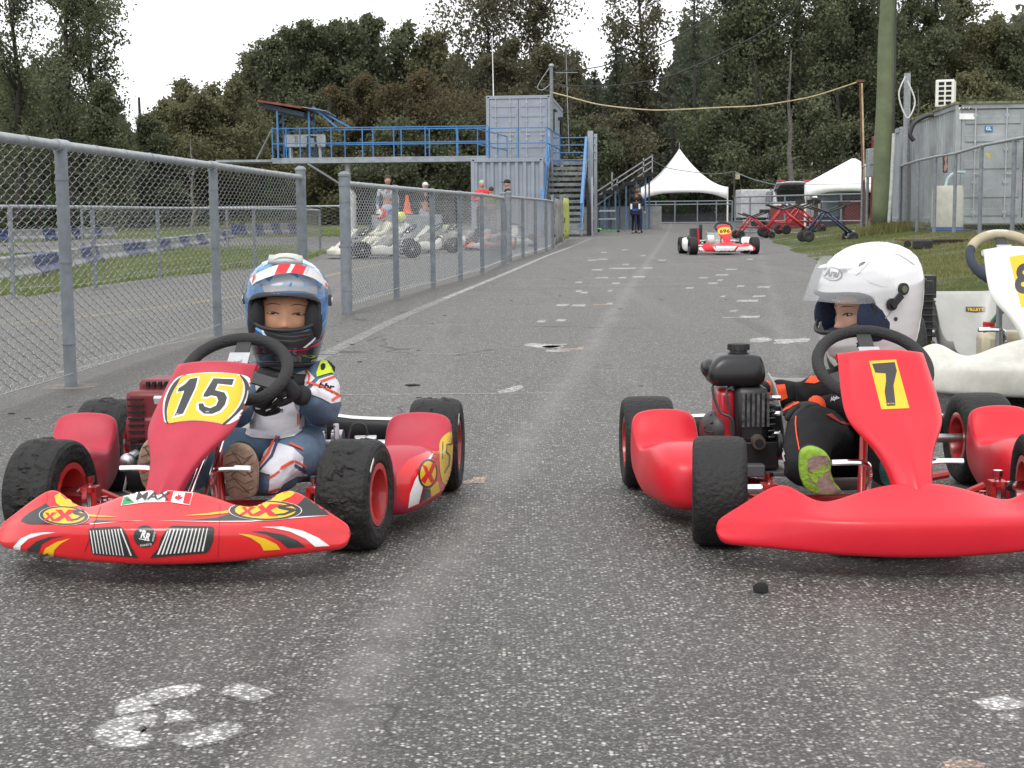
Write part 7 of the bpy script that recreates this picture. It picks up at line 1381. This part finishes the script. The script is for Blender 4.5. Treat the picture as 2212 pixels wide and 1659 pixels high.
DK('seam_piping', [ZK([(800, 590), (860, 578), (860, 588), (800, 602), (772, 650), (765, 760), (778, 900), (812, 1100), (802, 1105), (766, 900), (752, 760), (760, 650)])], ORG, .002); DK('hem', [ZK([(1075, 680), (1130, 665), (1220, 750), (1340, 755), (1360, 790), (1240, 775), (1140, 720)])], M('dark red cloth', (.40, .03, .02), .8), .0022)
DK('lettering', [ZK([(585, 905), (610, 900), (628, 935), (610, 940), (625, 1010), (655, 1090), (640, 1110), (660, 1170), (640, 1165), (610, 1050), (592, 960)])], SUITW, .0022, [('Alpine', 1563.4 + .2051 * 1172, 757 + .2051 * 510, 24, 11, -.35, .03, .4)])
gA = hand(k2, P(1758, 880, 3.56), P(1700, 885, 3.48) - P(1758, 880, 3.56), (-.3, -.55, .75), GLK, .75, 1.05, 1); gB = hand(k2, P(1662, 845, 3.93), P(1636, 830, 3.90) - P(1662, 845, 3.93), (0, -.6, .8), GLK, .7, 1.0, -1)
skin('cuff', {'a': (P(1775, 877, 3.57), .036), 'b': (P(1752, 880, 3.55), .030)}, [('a', 'b')], ORG, k2, 2); skin('cuff', {'a': (P(1668, 847, 3.935), .037), 'b': (P(1650, 838, 3.92), .030)}, [('a', 'b')], ORG, k2, 2)
bpy.context.view_layer.update()
DK('glove_back', [ZK([(600, 600), (640, 530), (720, 500), (800, 510), (790, 560), (700, 600), (630, 640)])], ORG, .0015, tg=[gA]); DK('glove_back_mesh', [ZK([(625, 590), (660, 540), (740, 515), (775, 525), (730, 560), (650, 605)])], GLK, .0025, tg=[gA])
GRN = M('lime green sole', (.24, .42, .04), .7, var=.08, scale=20, bump=.5, bscale=90); BRS = M('brown worn sole', (.30, .22, .19), .85, var=.25, scale=25, bump=.5, bscale=60)
s3 = shoe(k2, [(1729, 985), (1740, 972), (1758, 969), (1782, 979), (1796, 998), (1796, 1022), (1806, 1048), (1818, 1065), (1790, 1072), (1765, 1068), (1742, 1058), (1729, 1028)], 3.24, R(8), GRN, SUITK, 0); bpy.context.view_layer.update()
decal('sole_insert', [ZK([(880, 1150), (960, 1105), (1080, 1110), (1130, 1180), (1140, 1290), (1100, 1330), (1180, 1400), (1240, 1500), (1010, 1515), (990, 1420), (920, 1390), (885, 1290)])], [s3], BRS, k2, .0008, 5)
decal('sole_zigzag', [ZK([(885, 1290), (920, 1250), (945, 1290), (990, 1230), (1010, 1270), (1045, 1180), (1075, 1250), (1110, 1180), (1120, 1260), (1060, 1290), (1040, 1350), (1000, 1320), (980, 1400), (930, 1370)])], [s3], GRN, k2, .0014, 5)
shoe(k2, [(1903, 1010), (1912, 1000), (1930, 998), (1942, 1010), (1946, 1040), (1930, 1050), (1908, 1046)], 3.34, R(8), M('teal sole', (.05, .20, .20), .7, var=.3, scale=40), SUITK, 0)
# ---------------------------------------------------------------- bystanders
def bystander(px, Y, h, label, top, legs, hairm, face_dir=0, lean=0, arms='down', hat=None, skinm=SKIN2, shoes=None, z0=0, extra=None, stance=.09):
    c = P(px, 500, Y); root = empty('person', (c.x, Y, z0), face_dir, label, 'person', 'people around the circuit'); k = h / 1.75
    V = lambda x, y, z: Vector((x, y - lean * max(0, z - .9) ** 1.2, z)) * k
    J = dict(hip=(V(0, 0, .95), .135), belly=(V(0, 0, 1.12), .13), chest=(V(0, .01, 1.32), .145), neck=(V(0, 0, 1.50), .06), shR=(V(.18, 0, 1.42), .065), shL=(V(-.18, 0, 1.42), .065), thR=(V(.09, 0, .86), .095), knR=(V(stance + .02, -.02, .50), .065), anR=(V(stance + .03, 0, .09), .045), thL=(V(-.09, 0, .86), .095), knL=(V(-stance - .02, -.02, .50), .065), anL=(V(-stance - .03, 0, .09), .045))
    A = dict(down=((.25, .02, 1.14), (.25, -.06, .90)), front=((.26, .02, 1.14), (.10, -.20, 1.02)), crossed=((.27, -.02, 1.16), (-.04, -.20, 1.20)), back=((.26, .04, 1.14), (.10, .18, .98)))[arms]
    for sd, q in (('R', 1), ('L', -1)): J['el' + sd] = (V(A[0][0] * q, A[0][1], A[0][2]), .045); J['wr' + sd] = (V(A[1][0] * q, A[1][1], A[1][2]), .032)
    B = J.copy(); B['head'] = (V(0, -.01, 1.60), .075); B = {a: (p, r * .8 * k if a != 'head' else r * k) for a, (p, r) in B.items()}; bd = skin('body', B, BON + [('neck', 'head')], skinm, root, 1, world=False)
    UP = [b for b in BON if b[0] in ('belly', 'chest', 'shR', 'elR', 'shL', 'elL')]; ks = {x for b in UP for x in b}; skin('jacket', {a: (J[a][0], J[a][1] * k) for a in J if a in ks}, UP, top, root, 1, world=False)
    LO = [('belly', 'hip')] + [b for b in BON if b[0] in ('hip', 'thR', 'knR', 'thL', 'knL')][1:]; ks = {x for b in LO for x in b}; skin('trousers', {a: (J[a][0], J[a][1] * k * (.97 if a == 'belly' else 1)) for a in ['hip', 'belly', 'thR', 'knR', 'anR', 'thL', 'knL', 'anL']}, LO, legs, root, 1, world=False)
    hp = V(0, -.01, 1.635); mb = MB(); mb.ell(hp, (.078 * k, .095 * k, .115 * k), 20, 14); mb.ell(hp + Vector((0, -.098, -.015)) * k, (.014 * k, .02 * k, .02 * k)); mb.build('face', skinm, root, smooth=180)
    mb = MB()
    if hat == 'cap': mb.ell(hp + Vector((0, .005, .045)) * k, (.088 * k, .105 * k, .085 * k), 18, 10); mb.box(hp + Vector((0, -.13, .04)) * k, (.13 * k, .11 * k, .014 * k)); mb.build('cap', hairm, root, smooth=60)
    else: mb.ell(hp + Vector((0, .010, .036)) * k, (.087 * k, .099 * k, .098 * k), 18, 12); mb.build('hair', hairm, root, smooth=180)
    for q in (1, -1): mb = MB(); mb.ell(V(q * (stance + .03), -.05, .045), (.05 * k, .14 * k, .05 * k), 14, 8); mb.build('shoe', shoes or GLK, root, smooth=180)
    for q in (1, -1):
        w = V(A[1][0] * q, A[1][1], A[1][2]); e = V(A[0][0] * q, A[0][1], A[0][2]); hand(root, w, w - e, (q * .4, -1, .2), skinm, .6, 1.25 * k, q, name='hand').matrix_parent_inverse = Matrix()
    return root
DEN = M('blue denim', (.06, .11, .20), .85, var=.25, scale=6); JK = M('black cloth', (.018, .018, .020), .85); REDC = M('red jacket', (.62, .03, .035), .6); GRH = M('grey hair', (.45, .42, .38), .7)
def stripes(name, a, b, sc):
    m = bpy.data.materials.new(name); m.use_nodes = True; N = m.node_tree.nodes; L = m.node_tree.links; b_ = N['Principled BSDF']; tc = N.new('ShaderNodeTexCoord'); w = N.new('ShaderNodeTexNoise'); w.inputs['Scale'].default_value = sc; L.new(tc.outputs['Object'], w.inputs[0]); r = N.new('ShaderNodeValToRGB'); r.color_ramp.elements[0].position = .49; r.color_ramp.elements[1].position = .52; r.color_ramp.elements[0].color = (*a, 1); r.color_ramp.elements[1].color = (*b, 1); L.new(w.outputs[0], r.inputs[0]); L.new(r.outputs[0], b_.inputs['Base Color']); b_.inputs['Roughness'].default_value = .8; return m
WBS = stripes('white blue race suit', (.14, .22, .33), (.62, .60, .64), 4.5); SBS = stripes('blue white suit legs', (.10, .22, .40), (.45, .50, .60), 5)
bystander(838, 36.5, 1.72, 'man in a white and blue race suit standing behind the middle fence, head bowed', WBS, SBS, HAIRB, R(10), .25, 'down')
bystander(917, 40, 1.62, 'person with a white cap and black shirt standing among the karts behind the fence', JK, WBS, M('white blue cap', (.6, .62, .68), .6), R(20), .2, 'front', hat='cap')
bystander(1042, 44.5, 1.76, 'smiling grey haired man in a red jacket with folded arms', REDC, JK, GRH, R(8), 0, 'crossed')
bystander(1062, 43.5, 1.55, 'person in a black and neon yellow jacket seen from behind', stripes('neon black jacket', (.50, .68, .03), (.02, .02, .022), 6), JK, HAIRB, R(175), 0, 'front')
bystander(1097, 44.5, 1.78, 'man with a black cap and black shirt looking toward the man in red', JK, DEN, JK, R(-75), 0, 'down', hat='cap')
bystander(1373, 55.5, 1.72, 'youth in a black jacket and dark race trousers looking down, beside the stepped stand', JK, SUITK, HAIRK, R(15), .12, 'front', skinm=M('brown skin', (.22, .11, .07), .5), shoes=M('grey shoes', (.3, .25, .25), .7)).location.z = 0
bp2 = bystander(1379, 57.2, 1.60, 'person in dark blue partly hidden behind the youth in black', M('dark blue cloth', (.02, .04, .10), .8), M('navy cloth', (.015, .03, .09), .8), HAIRK, R(10), .1, 'down')
ap = empty('bag', P(1372, 445, 55.2), 0, 'black and blue bag with white side patches held by the youth in black', 'bag'); mb = MB(); mb.box((0, 0, -.12), (.36, .16, .46)); mb.build('body', M('dark navy cloth', (.012, .014, .03), .8), ap, smooth=40, bevel=.05); mb = MB()
for x in (-.15, .15): mb.box((x, -.085, -.02), (.07, .02, .20), rz=0)
mb.build('white_patch', STK_W, ap, smooth=0, bevel=.01); mb = MB(); mb.box((0, -.085, -.14), (.2, .02, .08)); mb.build('blue_patch', M('royal blue cloth', (.02, .08, .4), .7), ap, smooth=0)
# kneeling drivers in pale suits beside the karts
def crouch(px, Y, label, suitm, helm, s=1.0, face_dir=R(-60)):
    c = P(px, 500, Y); root = empty('person', (c.x, Y, 0), face_dir, label, 'person', 'drivers sitting in the karts behind the fence'); V = lambda x, y, z: Vector((x, y, z)) * s
    J = dict(hip=(V(0, .1, .22), .16), belly=(V(0, .16, .40), .17), chest=(V(0, .10, .62), .18), neck=(V(0, 0, .76), .07), shR=(V(.18, .04, .68), .08), elR=(V(.24, -.15, .48), .06), wrR=(V(.12, -.36, .44), .045), shL=(V(-.18, .04, .68), .08), elL=(V(-.24, -.15, .48), .06), wrL=(V(-.12, -.36, .44), .045), thR=(V(.12, -.1, .24), .10), knR=(V(.18, -.35, .38), .08), anR=(V(.16, -.62, .16), .06), thL=(V(-.12, -.1, .24), .10), knL=(V(-.18, -.35, .38), .08), anL=(V(-.16, -.62, .16), .06))
    B = {a: (p, r * .7 * s) for a, (p, r) in J.items()}; B['head'] = (V(0, -.08, .88), .08 * s); skin('body', B, BON + [('neck', 'head')], SKIN, root, 1, world=False)
    skin('race_suit', {a: (p, r * s) for a, (p, r) in J.items()}, BON, suitm, root, 1, world=False); mb = MB(); mb.ell(V(0, -.08, .92), (.125 * s, .15 * s, .145 * s), 20, 12); mb.build('helmet', helm, root, smooth=180); mb = MB(); mb.ell(V(0, -.15, .92), (.10 * s, .09 * s, .045 * s), 20, 10); mb.build('visor', M('dark visor', (.02, .02, .022), .15), root, smooth=180)
crouch(832, 29.8, 'driver in a cream race suit bent over in a white kart behind the fence', M('cream suit', (.62, .61, .53), .7, var=.06), stripes('white red helmet', (.5, .05, .04), (.6, .6, .55), 9), .84); crouch(872, 32.4, 'driver with a neon yellow helmet sitting in a white kart behind the fence', M('pale grey suit', (.5, .52, .5), .7), stripes('neon helmet', (.55, .7, .05), (.7, .7, .6), 9), .78)
crouch(1046, 31.8, 'driver with a dark helmet in the orange kart behind the fence', SUITK, M('dark blue helmet', (.03, .05, .12), .3), .7, R(-8))
# ================================================================== kart stands, cars, small things
def kstand(loc, rz, mat, label, s=1.0):
    root = empty('kart_stand', loc, rz, label, 'kart stand', 'folding kart stands'); r = .024 * s; top = .62 * s
    for sd in (-1, 1):
        mb = MB(); mb.tube([(-.48 * s, sd * .20 * s, .12 * s), (-.10 * s, sd * .16 * s, top), (-.02 * s, sd * .16 * s, top + .04)], r, 8); mb.tube([(-.02 * s, sd * .14 * s, top), (.50 * s, sd * .18 * s, .18 * s)], r, 8); mb.tube([(-.30 * s, sd * .18 * s, .36 * s), (.25 * s, sd * .17 * s, .30 * s)], r * .7, 6) if mat is not NAVY else None; mb.build('side_frame', mat, root, smooth=180)
        mb = MB(); mb.tube([(-.42 * s, sd * .22 * s, top + .14 * s), (-.05 * s, sd * .20 * s, top + .02), (.36 * s, sd * .22 * s, top + .16 * s)], r * .9, 8); mb.box((.36 * s, sd * .22 * s, top + .20 * s), (.16 * s, .06, .10 * s)); mb.build('carrying_arm', BLKP, root, smooth=40)
        mb = MB(); mb.box((.52 * s, sd * .18 * s, .17 * s), (.05, .03, .16 * s)); mb.box((.50 * s, sd * .18 * s, .10 * s), (.12 * s, .02, .04)); mb.build('caster_bracket', ALU, root, smooth=0)
        for x, rr_ in ((-.48, .125), (.50, .105)):
            w = empty('wheel'); w.parent = root; w.location = (x * s, sd * .24 * s, rr_ * s); mb = MB(); mb.lathe([(-.035, .05 * s), (-.04, rr_ * .8 * s), (-.028, rr_ * s), (.028, rr_ * s), (.04, rr_ * .8 * s), (.035, .05 * s)], (0, 0, 0), 'y', 24); mb.build('tyre', RUB, w, smooth=180); mb = MB(); mb.lathe([(-.02, .0), (-.03, .05 * s), (.03, .05 * s), (.02, 0)], (0, 0, 0), 'y', 16); mb.build('rim', IRON, w)
    mb = MB(); mb.tube([(-.48 * s, -.24 * s, .12 * s), (-.48 * s, .24 * s, .12 * s)], r, 8); mb.tube([(.5 * s, -.2 * s, .2 * s), (.5 * s, .2 * s, .2 * s)], r, 8); mb.build('cross_bar', mat, root); return root
NAVY = M('navy painted steel', (.015, .028, .08), .4, coat=.2); KRED = M('red kart stand paint', (.50, .015, .025), .4, coat=.2)
def on(px, Y, dz=0): x = P(px, 0, Y).x; return (x, Y, (T(x, Y) if bank(x, Y) > .01 else 0) + dz)
kstand(on(1795, 33), R(4), NAVY, 'dark blue kart stand standing alone on the grass edge', 1.02)
kstand(on(1632, 43), R(10), KRED, 'red kart stand in front of the gate, leftmost and upright', .95); kstand(on(1700, 43.5), R(-4), KRED, 'long red kart stand crossing over its neighbour, in the middle', 1.25); kstand(on(1735, 45.5), R(12), KRED, 'red kart stand behind the long one, half hidden by it', 1.2)
# cars
def car(loc, rz, label, mat, hatch=False, nm='parked_car', s=1.0):
    root = empty(nm, loc, rz, label, 'car', 'cars parked beyond the gate'); mb = MB()
    prof = [(-2.2, .35), (-2.25, .62), (-2.1, .88), (-1.1, 1.0), (-.45, 1.50), (.2, 1.62), (1.5, 1.58), (2.1, 1.05), (2.2, .9), (2.22, .4)]
    rows = []
    for y, k in ((-.88, .97), (-.84, 1), (0, 1.02), (.84, 1), (.88, .97)): rows.append([(x, y * (1 if z < 1.05 else .84), z * k if z > .5 else z) for x, z in prof])
    mb.grid(rows, cu=True, caps=True); mb.build('body', mat, root, smooth=40, bevel=.03)
    for sd in (-1, 1): mb = MB(); q = [(-.95, 1.03), (-.42, 1.43), (.25, 1.53), (1.4, 1.50), (1.85, 1.08)]; mb.prism([(x, sd * (.86 - .10 * (z - 1) * 1.3), z) for x, z in q], .02, (0, sd, 0)); mb.build('side_window', MATS['dark window glass'], root, smooth=0)
    mb = MB(); mb.grid([[(-1.08, y, 1.03), (-.50, y * .86, 1.46)] for y in (-.78, 0, .78)]); mb.build('windscreen', MATS['dark window glass'], root, smooth=0, solid=.02)
    for sd in (-1, 1):
        mb = MB(); mb.ell((-2.18, sd * .62, .74), (.08, .16, .09)); mb.build('headlight', CHR, root)
        for x in (-1.4, 1.4):
            w = empty('wheel'); w.parent = root; w.location = (x, sd * .82, .33); mb = MB(); mb.lathe([(-.1, .2), (-.11, .28), (-.08, .33), (.08, .33), (.11, .28), (.1, .2)], (0, 0, 0), 'y', 24); mb.build('tyre', RUB, w, smooth=180); mb = MB(); mb.lathe([(-.10, 0), (-.1, .2), (.1, .2), (.10, 0)], (0, 0, 0), 'y', 20); mb.build('rim', ALU, w)
    if hatch:
        mb = MB(); mb.grid([[(1.5 + t * .95, y, 1.62 + t * .30 - .05 * (y / .8) ** 2) for t in (0, .35, .7, 1)] for y in (-.74, -.4, 0, .4, .74)]); mb.build('tailgate', mat, root, smooth=60, solid=.07); mb = MB(); mb.box((1.95, 0, 1.2), (.3, 1.3, .7)); mb.build('boot_opening', MATS['hole black'], root, smooth=0)
        for sd in (-1, 1): mb = MB(); mb.box((2.42, sd * .55, 1.93), (.10, .32, .07)); mb.build('tail_light', M('tail light red', (.45, .05, .06), .3), root, smooth=0, bevel=.01)
    return root
SILV = M('silver car paint', (.46, .47, .49), .25, .4, var=.03, coat=.6); WCAR = M('white car paint', (.68, .68, .68), .25, var=.03, coat=.6)
c1 = P(1716, 0, 64); car((c1.x, 65.5, .12), R(-92), 'silver car with its tailgate raised, behind the gate and left of the low tent', SILV, True)
c2 = P(1622, 0, 70); car((c2.x + 2.2, 71, -.1), R(-15), 'white car parked behind the gate, left of the car with raised tailgate', WCAR)
tl = empty('trailer', P(1650, 440, 66.5), 0, 'white box trailer behind the red kart stands', 'trailer'); tl.location.z = .12; mb = MB(); mb.box((0, 0, 1.0), (2.3, 1.6, 1.25)); mb.build('box', M('white trailer panel', (.52, .53, .55), .5), tl, smooth=0, bevel=.04); mb = MB(); mb.box((0, 0, .34), (2.4, 1.2, .08)); mb.build('chassis', BLKP, tl, smooth=0)
for x in (-.5, .5): mb = MB(); mb.lathe([(-.1, 0), (-.1, .28), (.1, .28), (.1, 0)], (x, -.6, .28), 'y', 20); mb.build('wheel', RUB, tl)
for i, (px, Y, w, h, mt, lb) in enumerate(((1707, 62, 1.3, .95, M('dark red crate', (.25, .03, .035), .6, var=.2), 'dark red crate behind the mesh gate'), (1756, 64, 1.2, 1.25, M('brown stack', (.12, .08, .06), .8, var=.3), 'brown stacked boxes behind the mesh gate'), (1828, 60, 1.5, 1.4, M('blue grey locker', (.24, .30, .38), .5), 'blue grey locker under the low tent'), (1853, 59, .9, 1.2, M('dull red locker', (.11, .018, .018), .6), 'dark red locker at the right end under the low tent'), (1800, 56, .8, .5, BLKP, 'black plastic tub on the ground behind the gate'))):
    x = P(px, 0, Y).x; root = empty('crate', (x, Y, 0), 0, lb, 'crate'); mb = MB(); mb.box((0, 0, h / 2 + .03), (w, .9, h)); mb.build('box', mt, root, smooth=0, bevel=.03); mb = MB()
    for k in range(5): mb.box((-w / 2 + w * (k + .5) / 5, -.46, h / 2), (.05, .03, h * .86))
    mb.box((0, 0, h + .045), (w + .06, .96, .04)); mb.build('lid_and_ribs', mt, root, smooth=0)
# motorcyclist standing beyond the tent
mo = empty('motorcycle', (P(1533, 0, 98).x, 98, T(13, 98) + .2), R(20), 'red and blue motocross bike jumping behind the tent', 'motorcycle'); mb = MB()
for x in (-.7, .7): mb.lathe([(-.04, .25), (-.05, .32), (.05, .32), (.04, .25)], (x, 0, .33), 'y', 20)
mb.build('wheels', RUB, mo); mb = MB(); mb.box((0, 0, .75), (.9, .22, .3)); mb.bar((.7, 0, .33), (.4, 0, 1.0), .06, .06); mb.box((-.3, 0, .95), (.7, .18, .08)); mb.build('body', M('moto red blue', (.35, .04, .05), .4), mo, smooth=30, bevel=.03); mb = MB(); mb.box((-.55, -.15, .9), (.34, .03, .42)); mb.build('number_board', STK_W, mo, smooth=0)
rd = bystander(1533, 98, 1.6, 'rider in an orange and white top on the motocross bike', stripes('orange white jersey', (.75, .2, .05), (.65, .62, .6), 6), SUITK, M('blue white helmet', (.1, .2, .4), .4), R(30), .5, 'front', hat='cap', z0=T(13, 98) + .55)
# traffic cone, scooter, sign
cn_ = empty('traffic_cone', (P(872, 0, 34.5).x, 34.5, .78), 0, 'orange traffic cone standing on the crate behind the fence', 'cone'); mb = MB(); mb.lathe([(0, .14), (.02, .14), (.03, .10), (.42, .03), (.44, 0)], (0, 0, 0), 'z', 20); mb.build('cone', M('cone orange', (.80, .12, .03), .5), cn_); cr2 = empty('crate', (P(872, 0, 34.5).x, 34.5, 0), 0, 'grey crate with the traffic cone on top, behind the fence', 'crate'); mb = MB(); mb.box((0, 0, .39), (1.6, .6, .74)); mb.build('box', M('grey crate', (.25, .27, .28), .7), cr2, smooth=0, bevel=.02)
sc = empty('scooter', on(1302, 59.5), R(8), 'small green kick scooter standing below the stairs', 'scooter'); GRS = M('lime green plastic', (.12, .45, .08), .4); mb = MB(); mb.box((.25, 0, .09), (.85, .14, .035)); mb.ell((-.2, 0, .10), (.16, .10, .07)); mb.build('deck', GRS, sc, smooth=40); mb = MB(); mb.cyl((-.22, 0, .1), (-.20, 0, .88), .022, 10); mb.cyl((-.20, -.2, .88), (-.20, .2, .88), .018, 8); mb.build('handlebar', BLKP, sc)
for x, y in ((-.22, -.09), (-.22, .09), (.62, 0)): mb = MB(); mb.lathe([(-.02, 0), (-.02, .07), (.02, .07), (.02, 0)], (x, y, .07), 'y', 16); mb.build('wheel', RUB, sc)
# signs on the right container and its fence
decal('container_sign', [[(2127, 273), (2137, 272), (2142, 282), (2142, 284), (2127, 285)]], [c for c in rc.children if c.name.startswith(('door', 'white', 'frame'))], M('blue sign film', (.02, .17, .42), .4), rc, .01, 6)
DT = [c for c in rc.children if c.name.startswith(('door', 'white', 'frame', 'roof'))]
decal('container_sign', [[(2127, 272), (2144, 272), (2144, 285), (2127, 285)]], DT, MATS['blue sign film'], rc, .012, 6); decal('container_sign_text', [], DT, STK_W, rc, .02, 5, [('GL', 2135.5, 277.5, 12, 8, 0, .03, 0)])
decal('paper_sheet', [[(2072, 245), (2105, 245), (2105, 258), (2072, 258)]], DT, STK_W, rc, .012, 6); decal('hazard_marking', [[(2071, 232), (2101, 231), (2101, 236), (2071, 237)]], DT, STK_W, rc, .008, 6); decal('hazard_marking', [[(2076 + 6.5 * k, 232), (2080 + 6.5 * k, 232), (2076 + 6.5 * k, 236.6), (2072.5 + 6.5 * k, 236.6)] for k in range(4)], DT, STK_K, rc, .014, 6)
ts = empty('warning_sign', P(2136, 337, 24.6), 0, 'small yellow triangular sign hanging on the right hand fence', 'sign'); q = [P(2128, 330, 24.6) , P(2144.5, 330, 24.6), P(2136, 345, 24.6)]; mb = MB(); mb.prism(q, .012, (0, 1, 0)); mb.build('plate', M('faded yellow plate', (.50, .44, .16), .6, var=.1), ts, world=True, smooth=0)
ps = empty('sign', P(2041, 338, 30), 0, 'narrow dark poster with a pale figure shape on the right hand fence', 'sign'); q = [P(2036, 346 - 14, 30), P(2048, 330, 30), P(2047, 373, 30), P(2037, 374, 30)]; mb = MB(); mb.prism(q, .012, (0, 1, 0)); po = mb.build('plate', M('dark poster', (.03, .03, .035), .5), ps, world=True, smooth=0); bpy.context.view_layer.update()
decal('print', [spline([(2042, 335), (2046, 340), (2044, 350), (2047, 360), (2041, 371), (2039, 362), (2042, 352), (2040, 342)], 2)], [po], M('pale print', (.45, .25, .2), .6), ps, .004)
# stickers on seat 8
st8 = [c for c in r8.children if c.name.startswith('seat')][0]; decal('seat_label', [[(2086, 663), (2128, 663), (2128, 673), (2107, 675), (2086, 673)]], [st8], STK_K, r8, .002, 5); decal('seat_label_text', [], [st8], STK_Y, r8, .003, 4, [('TILLETT', 2107, 669, 36, 6, .02, .03, 0)])
# rubber crumbs on the asphalt
rb_ = random.Random(21); CRUMB = M('rubber crumb', (.012, .012, .013), .9)
bits = [(1645, 1280, .020, 'round black rubber lump on the asphalt in front of kart 7')] + [(890, 834, .032, 'long torn rubber strip between the karts'), (904, 758, .012, 'small dark rubber lump on the second grid line'), (777, 783, .016, 'flat rubber scrap right of the blue helmet')]
def crumb(x, y, sz, lb, i, grp=None):
    g = G(x, y); mb = MB(); n = 9; pr = [(rb_.uniform(.6, 1.2) * sz * math.cos(6.28 * k / n), rb_.uniform(.4, .8) * sz * (1 if i == 0 else .6 if sz < .04 else .35) * math.sin(6.28 * k / n), 0) for k in range(n)]; hgt = sz * (.9 if i == 0 else .22)
    rows = [[Vector(p) * 1.0 for p in pr], [Vector(p) * .95 + Vector((0, 0, hgt * .6)) for p in pr], [Vector(p) * .5 + Vector((0, 0, hgt)) for p in pr]]; mb.grid(rows, cu=True, caps=True); o = mb.build('rubber_scrap', CRUMB, smooth=50); o.location = (g.x, g.y, .002); tag(o, lb, 'rubber scrap', grp)
for i, b in enumerate(bits): crumb(*b, i)
sp_l = [(805, 757), (830, 735), (760, 745), (728, 738), (880, 690), (935, 700), (960, 682), (985, 650), (862, 640), (1010, 640), (1105, 650), (1210, 640), (1340, 668), (1372, 605), (1230, 570), (1655, 655), (1440, 612), (60, 905), (25, 895), (165, 905), (690, 720), (738, 700), (915, 655), (1065, 614), (1520, 720), (1568, 648), (770, 700), (1250, 590), (905, 860), (1385, 835), (1750, 628), (150, 880), (1020, 690)]
for i, (x, y) in enumerate(sp_l[:33]): crumb(x, y, rb_.uniform(.007, .016), f'{ORD[i]} tiny black rubber crumb of those strewn over the asphalt', i + 9, 'rubber crumbs on the asphalt')
